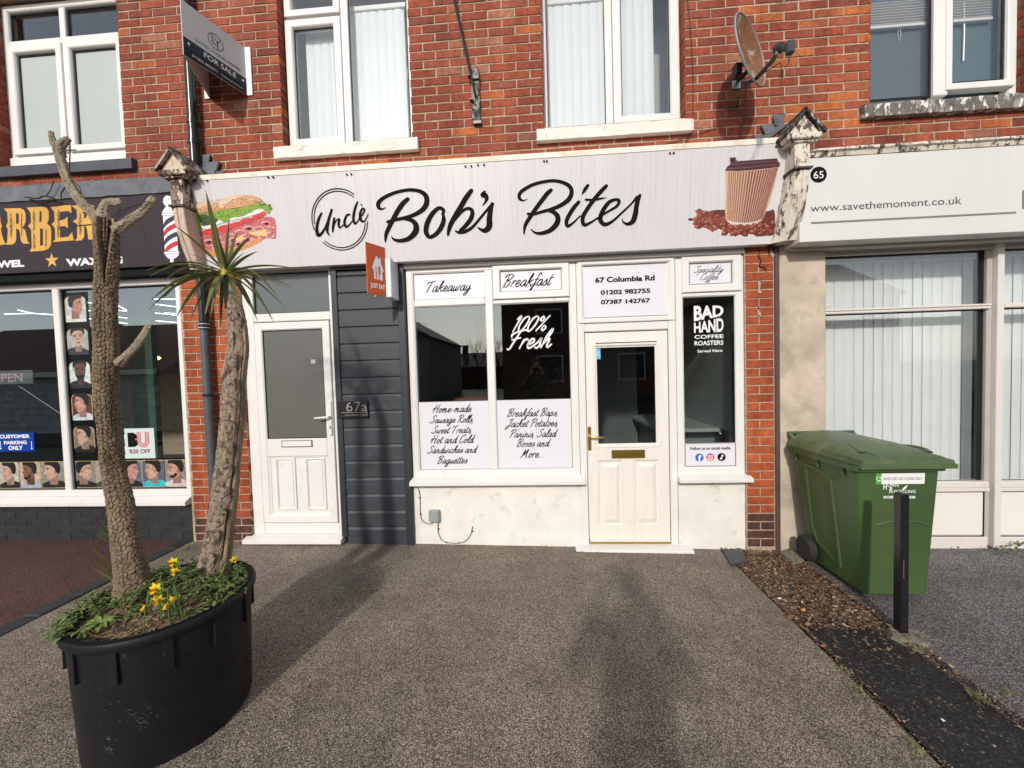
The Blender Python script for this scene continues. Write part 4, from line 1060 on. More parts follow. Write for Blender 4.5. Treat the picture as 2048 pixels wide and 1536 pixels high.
W_UNC = [
 [(282, 475, 18), (256, 530, 26), (240, 610, 28), (252, 668, 34), (282, 655, 24), (322, 590, 20), (352, 510, 24), (372, 445, 22)],
 [(352, 510, 20), (336, 590, 26), (334, 640, 22), (352, 672, 10)], [(395, 520, 20), (386, 590, 24), (382, 640, 14)], [(386, 600, 12), (410, 545, 12), (438, 528, 20), (434, 575, 22), (446, 603, 16), (482, 575, 10)],
 [(528, 488, 20), (506, 495, 20), (486, 550, 24), (500, 596, 22), (536, 570, 14), (572, 520, 10)], [(602, 375, 16), (578, 440, 24), (566, 520, 24), (580, 568, 20), (612, 535, 12)],
 [(612, 525, 10), (650, 482, 16), (664, 445, 18), (645, 434, 18), (626, 480, 24), (632, 535, 26), (664, 545, 16), (698, 482, 8)], [(630, 388, 5), (640, 405, 12)]]
W_BIT = [
 [(330, 470, 6), (290, 488, 18), (250, 480, 36), (230, 440, 44), (250, 390, 46), (310, 345, 46), (400, 298, 44), (520, 266, 42), (640, 252, 42), (755, 272, 46), (838, 320, 52), (862, 390, 54), (832, 470, 58), (745, 540, 54), (625, 592, 46), (500, 627, 40), (400, 655, 38), (338, 650, 36)],
 [(614, 366, 48), (570, 405, 56), (500, 495, 56), (430, 590, 54), (362, 690, 52), (304, 790, 44), (290, 888, 20)],
 [(560, 608, 30), (650, 632, 54), (696, 690, 64), (682, 770, 68), (605, 848, 58), (505, 883, 46), (425, 878, 30), (374, 836, 14)],
 [(948, 508, 44), (890, 575, 52), (832, 665, 52), (800, 740, 50), (815, 798, 42), (880, 758, 28), (965, 675, 20)], [(1058, 308, 40), (1022, 358, 44), (992, 408, 20)],
 [(1280, 314, 44), (1220, 375, 52), (1142, 465, 52), (1055, 585, 52), (996, 695, 52), (1012, 782, 46), (1085, 758, 32), (1175, 700, 22)], [(1032, 480, 30), (1130, 482, 32), (1215, 466, 26), (1278, 455, 8)],
 [(1170, 712, 20), (1290, 628, 28), (1400, 562, 36), (1434, 500, 42), (1398, 478, 38), (1312, 512, 48), (1234, 620, 54), (1208, 720, 58), (1262, 778, 50), (1355, 738, 34), (1455, 648, 28), (1580, 530, 26), (1648, 445, 32)],
 [(1684, 428, 40), (1660, 485, 54), (1642, 565, 60), (1630, 650, 66), (1600, 738, 62), (1540, 772, 42), (1485, 750, 22), (1470, 706, 10)]]
for strokes, fn, nm in ((W_BOB, c1, 'brush_word'), (W_UNC, c1, 'brush_word'), (W_BIT, c2, 'brush_word')):
    g = 3.2 if fn is c1 else 4.4
    mb = MB()
    for s in strokes: ribbon(mb, s, fn, 6, g if strokes is not W_UNC else 1.5, lift=.0010)
    mb.build('white_outline', M_printw, sg)
    mb = MB()
    for s in strokes: ribbon(mb, s, fn, 7, 0, lift=.0028)
    mb.build(nm, M_print, sg)
cc = S67(680, 438); ccx, ccz = -1.655 * .985, cc.z
e0 = S67(624, 438); e1 = S67(735, 438); ccx = (e0.x + e1.x) / 2; R0 = (e1.x - e0.x) / 2
ccz = (S67(680, 378).z + S67(690, 499).z) / 2
mb = MB()
for rr_, a0, a1 in ((R0, 197, 52), (R0 - .020, 185, 50), (R0, 225, 354), (R0 - .020, 228, 350)):
    pts = []
    n = 30; da = (a1 - a0)
    for k in range(n + 1):
        a = R(a0 + da * k / n); pts.append((ccx + rr_ * math.cos(a), ccz + rr_ * math.sin(a), .0085))
    ribbon(mb, pts, lambda x, z, l: (x, sy(z) - l, z), 2, 0, lift=.0028)
mb.build('ring_lines', M_print, sg)

# printed pictures on the sign
def jit(c, a=.2): 
    k = 1 + uni(-a, a); return tuple(min(1, x * k) for x in c)
def blob(mb, pts, fn, lift, mi=0, smooth=True):
    if smooth:
        sp = spline(list(pts) + [pts[0]], 4)[:-1]
    else: sp = pts
    mb.poly([fn(x, y, lift) for x, y in sp], mi)
def oval(cx, cy, rx, ry, rot=0, n=10): return [(cx + rx * math.cos(2 * math.pi * k / n) * math.cos(rot) - ry * math.sin(2 * math.pi * k / n) * math.sin(rot), cy + rx * math.cos(2 * math.pi * k / n) * math.sin(rot) + ry * math.sin(2 * math.pi * k / n) * math.cos(rot)) for k in range(n)]
def picmat(name, a, b, sc=60):
    m, nt, bb = newmat(name); v = posnode(nt); f = noise(nt, v, sc, 5, .75)
    L(nt, ramp(nt, f, [(.38, a), (.62, b)]).outputs[0], bb.inputs['Base Color']); bb.inputs['Roughness'].default_value = .4; return m
cs = crop(S67, 300, 380, 5.12)
SM = [picmat('printed_crust', (.42, .15, .05), (.68, .42, .24)), picmat('printed_flour', (.60, .36, .20), (.80, .68, .56), 90), picmat('printed_lettuce', (.10, .20, .015), (.32, .46, .05), 110), picmat('printed_cucumber', (.02, .05, .015), (.06, .12, .04)),
      picmat('printed_white_cheese', (.70, .68, .66), (.80, .78, .76)), picmat('printed_tomato', (.50, .02, .025), (.70, .06, .06), 50), picmat('printed_ham', (.36, .05, .06), (.62, .20, .20), 80), picmat('printed_ham_edge', (.70, .36, .36), (.78, .50, .48)),
      picmat('printed_yellow_cheese', (.75, .45, .15), (.80, .58, .28)), picmat('printed_toasted_base', (.50, .17, .03), (.74, .38, .12), 80), flat('printed_dark_hollow', (.05, .008, .012)), flat('printed_lettuce_shade', (.05, .13, .01))]
mb = MB(); lz = .0008
def B(pts, mi, l, smooth=True): blob(mb, pts, cs, lz + l * .00025, mi, smooth)
B([(540, 590), (560, 640), (640, 690), (800, 650), (950, 615), (1080, 560), (1180, 495), (1150, 450), (900, 500), (640, 560)], 9, 0)
B([(490, 430), (500, 500), (540, 580), (640, 620), (780, 600), (930, 560), (1100, 480), (1260, 500), (1292, 480), (1290, 350), (1265, 285), (1150, 280), (900, 340), (650, 400)], 6, 1)
for i, (cx, cy, rx) in enumerate(((555, 470, 50), (600, 540, 62), (680, 500, 52), (760, 560, 60), (850, 520, 58), (820, 470, 42), (930, 440, 60), (1010, 400, 58), (1060, 470, 60), (1120, 400, 55), (1190, 350, 52), (1240, 400, 40), (1230, 460, 48), (900, 560, 50), (1150, 470, 52), (700, 590, 60), (990, 520, 56))):
    B(oval(cx, cy, rx, rx * .55, uni(-.5, .4)), 7, 2 + i * .3); B(oval(cx, cy + 2, rx * .84, rx * .42, uni(-.5, .4)), 6, 2.2 + i * .3)
    if i % 3 == 1: B(oval(cx + 6, cy - 4, rx * .42, rx * .24, uni(-.5, .2)), 10, 2.4 + i * .3)
B([(870, 510), (965, 445), (950, 520), (900, 525)], 8, 9, False); B([(1000, 440), (1195, 402), (1203, 478), (1120, 470), (1060, 462)], 8, 9, False); B([(660, 520), (720, 545), (700, 560), (650, 545)], 8, 9, False)
for i, (cx, cy, rx, ry, ro) in enumerate(((620, 430, 80, 34, -.1), (770, 395, 85, 36, -.15), (880, 355, 70, 26, -.2), (990, 315, 75, 26, -.2), (1120, 262, 78, 28, -.35))): B(oval(cx, cy, rx, ry, ro), 5, 10 + i * .2)
B([(540, 395), (600, 400), (730, 340), (900, 300), (1060, 260), (1170, 215), (1130, 190), (950, 230), (760, 290), (600, 340), (530, 360)], 4, 12)
B([(490, 260), (500, 340), (560, 370), (690, 330), (690, 260), (600, 240)], 3, 13)
let = [(450, 240), (455, 330), (470, 380), (500, 415), (540, 400), (520, 350), (510, 270), (560, 250), (650, 285), (700, 300), (760, 330), (800, 320), (830, 290), (900, 280), (960, 270), (1030, 230), (1100, 200), (1160, 200), (1215, 245), (1235, 215), (1252, 180), (1190, 140), (1120, 130), (1000, 165), (860, 195), (720, 195), (600, 240), (520, 225)]
B(let, 2, 14)
for i in range(70):
    t = rnd(); k = int(t * 9); q = [(470, 280), (480, 370), (640, 275), (720, 250), (800, 250), (900, 225), (1010, 205), (1100, 165), (1190, 170), (1225, 190)][k]
    B(oval(q[0] + uni(-45, 45), q[1] + uni(-28, 28), uni(6, 22), uni(4, 11), uni(-1, 1), 7), 11 if i % 3 == 0 else 2, 15 + i * .04)
B([(418, 190), (430, 225), (520, 235), (640, 225), (720, 205), (860, 190), (1000, 165), (1120, 125), (1160, 110), (1090, 70), (980, 55), (850, 65), (740, 90), (680, 130), (560, 125), (470, 150)], 0, 18.5)
for q in ([(700, 130), (760, 85), (860, 66), (960, 62), (860, 95), (780, 150), (730, 190)], [(430, 185), (500, 145), (580, 128), (640, 150), (560, 165), (470, 205)]): B(q, 1, 19)
for i in range(90):
    bx__ = uni(470, 1130); B(oval(bx__, 150 - (bx__ - 470) * .06 + uni(-45, 45), uni(3, 9), uni(2, 4), uni(-.5, .5), 5), i % 2 if i % 3 else 10 if i % 9 == 0 else 1, 19.3 + i * .01)
mb.build('sandwich_picture', SM, sg)
# coffee cup and beans
cc_ = crop(S67, 1340, 280, 6.023)
CM = [picmat('printed_cup_tan', (.50, .32, .21), (.58, .39, .26)), picmat('printed_cup_rib', (.17, .045, .045), (.24, .07, .065)), picmat('printed_lid', (.035, .012, .016), (.075, .026, .032)), flat('printed_lid_light', (.20, .08, .09)), picmat('printed_cup_pale', (.68, .55, .38), (.72, .58, .42)),
      picmat('printed_bean', (.20, .04, .02), (.36, .09, .05), 120), picmat('printed_bean_dark', (.09, .02, .015), (.17, .04, .03), 120), flat('printed_bean_line', (.03, .008, .006)), flat('printed_bean_glint', (.55, .28, .20)), flat('printed_cup_base', (.62, .58, .55)), flat('printed_cup_rib_light', (.28, .12, .085))]
mb = MB()
def beans(n, rect, l0, inside):
    ps = []
    for i in range(n * 6):
        x, y = uni(rect[0], rect[1]), uni(rect[2], rect[3])
        if inside(x, y): ps.append((x, y))
        if len(ps) == n: break
    ps.sort(key=lambda p: p[1])
    for i, (x, y) in enumerate(ps):
        rx, ry, ro = uni(26, 36), uni(17, 24), uni(-.9, .9); l = l0 + i * .022
        blob(mb, oval(x, y, rx, ry, ro), cc_, lz + l * .00025, 5 if i % 3 else 6)
        blob(mb, oval(x - 6, y - 8, rx * .5, ry * .3, ro, 6), cc_, lz + (l + .01) * .00025, 8 if i % 2 else 5)
        blob(mb, oval(x, y, rx * .85, 2.0, ro, 6), cc_, lz + (l + .02) * .00025, 7)
blob(mb, [(300, 930), (460, 862), (640, 840), (1140, 860), (1250, 840), (1265, 1000), (1230, 1150), (1000, 1130), (700, 1110), (560, 1060), (340, 1030)], cc_, lz - .0001, 6)
beans(150, (290, 1260, 840, 1140), 0, lambda x, y: abs(y - (850 + (x - 290) * .28 + 80)) < 110 and y < 1150 and (y > 1180 - x * .9 or x > 330) and not (700 < x < 1140 and y < 900))
blob(mb, oval(248, 958, 30, 18, .1), cc_, lz, 6)
blob(mb, [(665, 375), (1305, 325), (1255, 560), (1180, 800), (1105, 975), (1000, 1005), (850, 1005), (720, 985), (672, 960), (660, 850), (675, 600)], cc_, lz + 4 * .00025, 0, False)
n = 27
for i in range(n):
    t0 = (i + .62 - .42 * i / n) / n; t1 = (i + .98) / n
    w0 = .5 - .5 * math.cos(math.pi * t0); w1 = .5 - .5 * math.cos(math.pi * t1)
    tl = 672 + 630 * w0; tr = 672 + 630 * w1; bl = 668 + 440 * w0; br = 668 + 440 * w1
    ty = lambda x: 378 - (x - 670) * .078 + 18 * math.sin((x - 670) / 640 * math.pi)
    by = lambda x: 958 + 40 * math.sin((x - 660) / 450 * math.pi)
    blob(mb, [(tl, ty(tl)), (tr, ty(tr)), (br, by(br)), (bl, by(bl))], cc_, lz + 5 * .00025, 1 if t0 > .45 else 10 if t0 > .10 else 4, False)
blob(mb, [(668, 958), (760, 990), (900, 1000), (1030, 985), (1100, 955), (1060, 1010), (900, 1030), (740, 1020)], cc_, lz + 5.2 * .00025, 9, False)
blob(mb, [(662, 370), (690, 320), (720, 300), (730, 262), (1290, 222), (1300, 265), (1322, 275), (1322, 322), (1200, 340), (1000, 362), (820, 375)], cc_, lz + 6 * .00025, 2, False)
blob(mb, [(690, 345), (1318, 292), (1318, 300), (690, 356)], cc_, lz + 6.2 * .00025, 3, False); blob(mb, [(725, 290), (1290, 248), (1290, 254), (725, 300)], cc_, lz + 6.2 * .00025, 3, False)
blob(mb, [(722, 214), (788, 210), (792, 235), (812, 250), (722, 262)], cc_, lz + 6.1 * .00025, 2, False)
mb2 = mb
beans(46, (700, 1240, 985, 1140), 28, lambda x, y: y > 1030 - (x - 700) * .05 - (60 if x > 1130 else 0))
mb.build('coffee_picture', CM, sg)

# barber fascia
bs = thing('barber_sign', 'dark aubergine sign with gold lettering and a striped barber pole, left of the white sign', 'shop sign')
BSY = -0.10
mb = MB(); mb.box(-7.5, -3.07, BSY, .0, 1.045, 1.74, .004); mb.build('board', M_barb, bs)
mb = MB(); mb.box(-7.5, -3.05, BSY + .03, .05, .972, 1.045, .004); mb.build('lower_lip', mat('green_black_paint', (.007, .010, .009), .7, .3, 12, spec=.1), bs)
BP = lambda px, py, l=0.0: P(px, py, BSY - l)
cb = crop(BP, 0, 380, 5.12)
M_gold = mat('gold_vinyl', (.62, .33, .045), .4, .12, 4)
mb = MB(); G_ = lambda pts: blob(mb, pts, cb, .001, 0, False)
G_([(-90, 200), (-8, 190), (-2, 260), (8, 330), (20, 372), (8, 400), (20, 460), (40, 520), (58, 555), (-20, 570), (-90, 570)])
G_([(38, 190), (205, 185), (245, 205), (262, 245), (262, 320), (245, 365), (226, 385), (258, 410), (272, 470), (285, 525), (303, 548), (238, 550), (214, 520), (204, 440), (190, 400), (166, 396), (166, 500), (158, 535), (128, 558), (52, 560), (74, 538), (80, 400), (62, 368), (80, 330), (74, 230)])
G_([(272, 180), (425, 170), (472, 178), (498, 215), (500, 300), (482, 342), (518, 380), (526, 440), (522, 560), (498, 600), (450, 620), (303, 632), (325, 590), (320, 410), (288, 368), (318, 330), (312, 230)])
G_([(512, 170), (727, 152), (732, 238), (700, 215), (612, 222), (608, 315), (660, 300), (690, 272), (696, 390), (662, 368), (612, 375), (616, 488), (700, 478), (738, 432), (756, 515), (540, 532), (566, 505), (562, 392), (528, 350), (560, 318), (555, 222)])
G_([(735, 160), (925, 142), (965, 168), (972, 280), (945, 330), (965, 370), (978, 470), (998, 500), (905, 508), (890, 400), (862, 345), (862, 480), (835, 515), (765, 520), (790, 490), (790, 350), (745, 322), (788, 290), (785, 205)])
mb.build('gold_letters', M_gold, bs)
mb = MB()
for pts in ([(165, 235), (190, 240), (192, 340), (165, 350)], [(405, 215), (425, 222), (425, 322), (402, 326)], [(410, 392), (438, 396), (440, 565), (410, 572)], [(860, 190), (885, 196), (885, 282), (860, 292)]): blob(mb, pts, cb, .0018, 0, False)
mb.build('letter_holes', M_barb, bs)
mb = MB()
for cx, y0_, y1_ in ((112, 240, 480), (345, 215, 400), (350, 430, 590), (470, 400, 570), (598, 200, 480), (820, 235, 450), (222, 230, 460)):
    y = y0_
    while y < y1_:
        w = 9 + 9 * math.sin((y - y0_) / (y1_ - y0_) * math.pi)
        if cx in (222, 470): w *= .4
        ribbon(mb, [(cx + uni(-w, w), y, 2), (cx + uni(-w, w), y + uni(4, 12), 4), (cx + uni(-w, w), y + uni(12, 22), 2)], cb, 2, 0, lift=.0022); y += uni(5, 10)
mb.build('ink_speckles', flat('ink_blue_black', (.015, .02, .05)), bs)
mb = MB(); sc_ = BP(104, 521)
mb.poly([(sc_.x + (.071 if k % 2 == 0 else .028) * math.sin(k * math.pi / 5), BSY - .0012, sc_.z + (.071 if k % 2 == 0 else .028) * math.cos(k * math.pi / 5)) for k in range(10)]); mb.build('star', M_gold, bs)
mb = MB()
def slab(mb, s, ax, ay, bx, by):
    a, b = BP(ax, ay), BP(bx, by); text_in(mb, s, a.x, b.x, min(a.z, b.z), max(a.z, b.z), BSY - .0012, .05)
slab(mb, 'TOWEL', -40, 538, 48, 519); slab(mb, 'WAXING', 133, 533, 245, 512)
mb.build('lettering', M_printw, bs)
cp = crop(BP, 300, 380, 5.12)
mb = MB()
blob(mb, oval(180, 112, 46, 56), cp, .001, 0); blob(mb, [(165, 165), (205, 165), (225, 200), (235, 235), (128, 235), (140, 200)], cp, .0011, 0)
blob(mb, [(118, 235), (250, 232), (252, 262), (122, 268)], cp, .0012, 1, False); blob(mb, [(128, 242), (244, 240), (244, 256), (130, 260)], cp, .0013, 0, False)
blob(mb, [(132, 266), (262, 262), (288, 630), (152, 634)], cp, .0012, 0, False)
for i, (yy_, mi) in enumerate(((290, 2), (372, 3), (462, 2), (555, 3))):
    blob(mb, [(136 + i * 5, yy_ + 62), (160 + i * 5, yy_ + 20), (222 + i * 5, yy_ - 20), (262 + i * 6, yy_ - 30), (266 + i * 6, yy_ + 10), (230 + i * 5, yy_ + 28), (172 + i * 5, yy_ + 68), (140 + i * 5, yy_ + 105)], cp, .0014, mi)
blob(mb, [(142, 630), (300, 624), (300, 655), (145, 664)], cp, .0015, 1, False); blob(mb, [(152, 637), (290, 632), (290, 648), (154, 655)], cp, .0016, 0, False)
blob(mb, [(158, 662), (290, 655), (270, 690), (225, 708), (180, 695)], cp, .0014, 0); blob(mb, oval(224, 724, 20, 20), cp, .0015, 0)
mb.build('pole_picture', [M_printw, flat('printed_silver', (.35, .36, .38)), flat('printed_navy', (.03, .035, .075)), flat('printed_red', (.48, .03, .04))], bs)
# lead flashing over it
mb = MB(); nx = 40; g = []
for i in range(nx + 1):
    x = -6.6 + (3.36) * i / nx
    g.append([mb.vert(x, -.004 + uni(-.002, .002), 1.895 + uni(-.004, .004)), mb.vert(x, -.06 + uni(-.004, .004), 1.868 + uni(-.003, .003)), mb.vert(x, -.098 + uni(-.004, .004), 1.842 + uni(-.003, .003)), mb.vert(x, -.112 + uni(-.004, .004), 1.695 + uni(-.005, .005)), mb.vert(x, -.095, 1.690)])
for a, b in zip(g, g[1:]):
    for k in range(4): mb.face((a[k], b[k], b[k + 1], a[k + 1]))
mb.build('lead_flashing', M_lead, barber, True)
mb = MB(); mb.box(-7.5, -3.07, -.085, .0, 1.70, 1.80); mb.build('fascia_packing', M_black, barber)
# studio sign
s65 = thing('studio_sign', 'white sign with a web address and a round black 65, right of the peeling console', 'shop sign')
Y6 = -.20
mb = MB(); mb.box(2.108, 5.4, Y6, .0, .950, 1.60, .003); mb.build('board', M_sign65, s65)
mb = MB(); mb.box(2.125, 5.4, -.06, .02, .93, .955, .004); mb.build('under_trim', MATS['grey_cream_metal'], s65)
p6 = lambda px, py: P(px, py, Y6)
c = p6(1637, 349.5)
mb = MB(); mb.poly([(c.x + .062 * math.cos(k * math.pi / 20), Y6 - .0012, c.z + .062 * math.sin(k * math.pi / 20)) for k in range(40)]); mb.build('number_disc', M_print, s65)
def t6(mb, s, ax, ay, bx, by, lift=.0018, bold=.0):
    a, b = p6(ax, ay), p6(bx, by); text_in(mb, s, a.x, b.x, min(a.z, b.z), max(a.z, b.z), Y6 - lift, bold)
mb = MB(); t6(mb, '65', 1627, 357.5, 1647, 342); mb.build('number', M_printw, s65)
mb = MB(); t6(mb, 'www.savethemoment.co.uk', 1621, 424, 1923, 393, .0012); mb.build('lettering', flat('dark_grey_vinyl', (.05, .05, .05)), s65)
a, b = p6(1622, 442), p6(2032, 424)
mb = MB(); mb.box(a.x, b.x, Y6 - .0016, Y6 - .0002, b.z - .012, b.z + .003); mb.box(p6(2044, 400).x, 5.3, Y6 - .0016, Y6 - .0002, b.z + .02, b.z + .16); mb.build('rule', flat('taupe_vinyl', (.19, .185, .165)), s65)
mb = MB(); nx = 50; g = []
for i in range(nx + 1):
    x = 2.13 + 3.2 * i / nx; j = lambda: uni(-.003, .003)
    g.append([mb.vert(x, 0, 1.70), mb.vert(x, -.20 + j(), 1.672 + j()), mb.vert(x, -.23 + j(), 1.655 + j()), mb.vert(x, -.232 + j(), 1.640 + j()), mb.vert(x, -.215, 1.630 + j()), mb.vert(x, -.205 + j(), 1.602), mb.vert(x, 0, 1.60)])
for a_, b_ in zip(g, g[1:]):
    for k in range(6): mb.face((a_[k], b_[k], b_[k + 1], a_[k + 1]))
mb.build('cornice_moulding', M_peelw, studio)

# ------------------------------------------------------------------ consoles
def console(label, xa, xb, xl, ztop, mt, mb_, ms):
    t = thing('console_bracket', label, 'wood bracket')
    mb = MB(); mb.prismx([(-.265, 1.50), (-.285, 1.49), (-.285, 1.70), (-.27, 1.735), (0, 1.735), (0, 1.50)], xa, xb); mb.build('upper_block', mb_, t)
    mb = MB(); mb.box(xa + .018, xb - .018, -.291, -.26, 1.53, 1.68, .004); mb.build('raised_panel', mb_, t)
    mb = MB(); mb.prismx([(-.305, 1.478), (-.305, 1.492), (0, 1.50), (0, 1.478)], xa - .012, xb + .012); mb.build('ledge', mt, t)
    prof = [(-.285, 1.475), (-.282, 1.42), (-.272, 1.34), (-.250, 1.25), (-.215, 1.15), (-.180, 1.06), (-.150, .985)]
    mb = MB(); r = []
    for i, (y, z) in enumerate(prof):
        q = i / (len(prof) - 1); a = xa + (xl - xa) * q
        r.append([mb.vert(a, .0, z), mb.vert(a, y + .06, z), mb.vert(xa + .006, y + .006, z), mb.vert(xa + .03, y, z), mb.vert((xa + xb) / 2 - .006, y - .004, z), mb.vert((xa + xb) / 2, y + .008, z), mb.vert((xa + xb) / 2 + .006, y - .004, z), mb.vert(xb - .006, y, z), mb.vert(xb, y + .006, z), mb.vert(xb, .0, z)])
    for u, v in zip(r, r[1:]):
        for k in range(10): mb.face((u[k], u[(k + 1) % 10], v[(k + 1) % 10], v[k]))
    mb.face(r[0]); mb.face(r[-1][::-1]); mb.build('scroll', ms, t)
    xc = (xa + xb) / 2; w = .125; zb = ztop - .17
    mb = MB(); mb.prism([(xc - w + .01, zb), (xc + w - .01, zb), (xc, ztop - .015)], -.30, .0); mb.build('gable', ms, t)
    mb = MB(); mb.box(xc - w + .0, xc + w - .0, -.325, .0, zb - .045, zb, .008); mb.box(xc - w + .025, xc + w - .025, -.305, .0, zb - .062, zb - .045, .004); mb.build('ledge', mb_, t)
    for s in (-1, 1):
        mb = MB(); n = 10; rings = []
        for i in range(n + 1):
            y = -.335 + .335 * i / n; j = lambda: uni(-.004, .004)
            rings.append([mb.vert(xc + s * (w + .015) + j(), y, zb - .012 + j()), mb.vert(xc + s * (w + .022) + j(), y, zb + .008 + j()), mb.vert(xc - s * .006, y, ztop + .014 + j()), mb.vert(xc - s * .004, y, ztop - .012)])
        for a, b in zip(rings, rings[1:]):
            for k in range(4): mb.face((a[k], a[(k + 1) % 4], b[(k + 1) % 4], b[k]))
        mb.face(rings[0]); mb.face(rings[-1][::-1]); mb.build('roof_board', mt, t)
    return t
console('flaking burgundy and cream wooden console left of the white sign', -3.07, -2.965, -3.06, 1.945, peel_mat('flaked_grey_cap_wood', (.42, .37, .31), (.10, .05, .045), .50), M_peelb, M_peelt)
console('peeling cream wooden console between the white sign and the number 65 disc', 2.018, 2.128, 1.962, 1.905, peel_mat('rotten_grey_cap_wood', (.44, .41, .36), (.05, .04, .036), .58), M_peelw, M_peelw)
# stepped lead soakers where the caps meet the wall
def soaker(parent_label, pts, nm):
    t = thing('lead_soaker', parent_label, 'lead flashing')
    mb = MB()
    for q in pts:
        mb.prism([(P(x, y, -.02).x, P(x, y, -.02).z) for x, y in q], -.024 - uni(0, .01), -.014)
    mb.build(nm, M_lead, t)
soaker('crumpled stepped lead flashing beside the left console cap', [[(398, 312), (421, 309), (418, 328), (399, 332)], [(419, 326), (440, 324), (434, 343), (418, 346)], [(432, 343), (452, 342), (436, 354)], [(400, 330), (420, 326), (436, 354), (432, 358), (405, 345)]], 'lead_sheet')
soaker('crumpled stepped lead flashing beside the right console cap', [[(1546, 230), (1571, 227), (1566, 250), (1549, 252)], [(1521, 251), (1546, 249), (1550, 266), (1530, 270)], [(1505, 270), (1531, 271), (1521, 289)], [(1530, 266), (1566, 246), (1571, 252), (1522, 290)]], 'lead_sheet')

# ------------------------------------------------------------------ projecting boards
def vboard(label, cat, apex, rf, lf, z0, z1, th, mats, group=None):
    t = thing('projecting_board', label, cat)
    def slab_(name, a, b, m):
        d = (Vector((b[0], b[1], 0)) - Vector((a[0], a[1], 0))).normalized(); n = Vector((d.y, -d.x, 0)) * th / 2
        mb = MB(); q = [(a[0] + n.x, a[1] + n.y), (b[0] + n.x, b[1] + n.y), (b[0] - n.x, b[1] - n.y), (a[0] - n.x, a[1] - n.y)]
        k = len(mb.v); mb.v += [(x, y, z0) for x, y in q] + [(x, y, z1) for x, y in q]
        for f in ((0, 1, 2, 3), (7, 6, 5, 4), (0, 4, 5, 1), (1, 5, 6, 2), (2, 6, 7, 3), (3, 7, 4, 0)): mb.face([k + i for i in f])
        return mb.build(name, m, t)
    return t, slab_
M_fsgrey = flat('pale_grey_board', (.50, .50, .51), .4)
A = (-2.705, -.48); Rf = (-2.552, -.012); Lf = (-2.905, -.012)
t, sl = vboard('grey and navy for sale board folded out over the downpipe', 'estate agent board', A, Rf, Lf, 2.56, 2.985, .006, None)
sl('board', A, Rf, M_fsgrey); sl('board', (A[0] - .004, A[1] + .003), Lf, M_fsgrey)
mb = MB(); mb.box(-2.550, -2.498, -.012, -.004, 2.56, 2.985, .001); mb.build('flange', M_printw, t)
mb = MB(); mb.box(-2.955, -2.907, -.012, -.004, 2.56, 2.985, .001); mb.build('flange', M_printw, t)
bd = Vector((Rf[0] - A[0], Rf[1] - A[1], 0)); BL = bd.length; bd.normalize(); bn = Vector((-bd.y * -1, -bd.x, 0)); bn = Vector((bd.y, -bd.x, 0))
def fs(u, z, l=.0): return (A[0] + bd.x * u + bn.x * (.0034 + l), A[1] + bd.y * u + bn.y * (.0034 + l), z)
mb = MB()
def fpoly(mb, pts, l): mb.poly([fs(u, z, l) for u, z in pts])
fpoly(mb, [(0.001, 2.632), (BL, 2.632), (BL, 2.706), (0.001, 2.706)], .0006); mb.build('navy_band', flat('navy_blue_print', (.022, .032, .055)), t)
mb = MB(); fpoly(mb, [(0.001, 2.561), (BL, 2.561), (BL, 2.632), (0.001, 2.632)], .0006); mb.build('black_band', flat('dark_navy_print', (.010, .012, .017)), t)
mb = MB(); f_ = lambda u, z: fs(u, z, .0014)
text_in(mb, 'FOR SALE', BL * .30, BL * .82, 2.648, 2.690, 0, .02, fn=f_); text_in(mb, '01202 800571', BL * .12, BL * .50, 2.588, 2.608, 0, .01, fn=f_); text_in(mb, 'lloydyounghomes.com', BL * .56, BL * .93, 2.584, 2.604, 0, .0, fn=f_)
mb.build('lettering', flat('pale_print', (.62, .60, .56)), t)
mb = MB(); text_in(mb, 'LLOYD YOUNG HOMES', BL * .17, BL * .90, 2.733, 2.757, 0, .0, fn=f_)
cu, cz_, rr_ = BL * .50, 2.840, .062
for k in range(32):
    a0, a1 = 2 * math.pi * k / 32, 2 * math.pi * (k + 1) / 32
    fpoly(mb, [(cu + rr_ * math.cos(a0), cz_ + rr_ * math.sin(a0)), (cu + rr_ * math.cos(a1), cz_ + rr_ * math.sin(a1)), (cu + (rr_ - .005) * math.cos(a1), cz_ + (rr_ - .005) * math.sin(a1)), (cu + (rr_ - .005) * math.cos(a0), cz_ + (rr_ - .005) * math.sin(a0))], .0014)
for (u0, z0_), (u1, z1_) in (((-.028, .052), (-.028, -.022)), ((-.028, -.022), (.004, -.022)), ((-.008, .030), (.012, .0)), ((.034, .034), (.012, .0)), ((.012, .0), (.012, -.058))):
    dx, dz = u1 - u0, z1_ - z0_; d = math.hypot(dx, dz); nx_, nz_ = -dz / d * .003, dx / d * .003
    fpoly(mb, [(cu + u0 + nx_, cz_ + z0_ + nz_), (cu + u1 + nx_, cz_ + z1_ + nz_), (cu + u1 - nx_, cz_ + z1_ - nz_), (cu + u0 - nx_, cz_ + z0_ - nz_)], .0015)
mb.build('lettering', M_print, t)
mb = MB()
for u in (.04, BL - .03): v = fs(u, 2.668, .003); mb.lathe([(0, -.006), (.008, -.003), (.008, .004)], v, 8, 'x')
mb.build('fixing', M_printw, t)
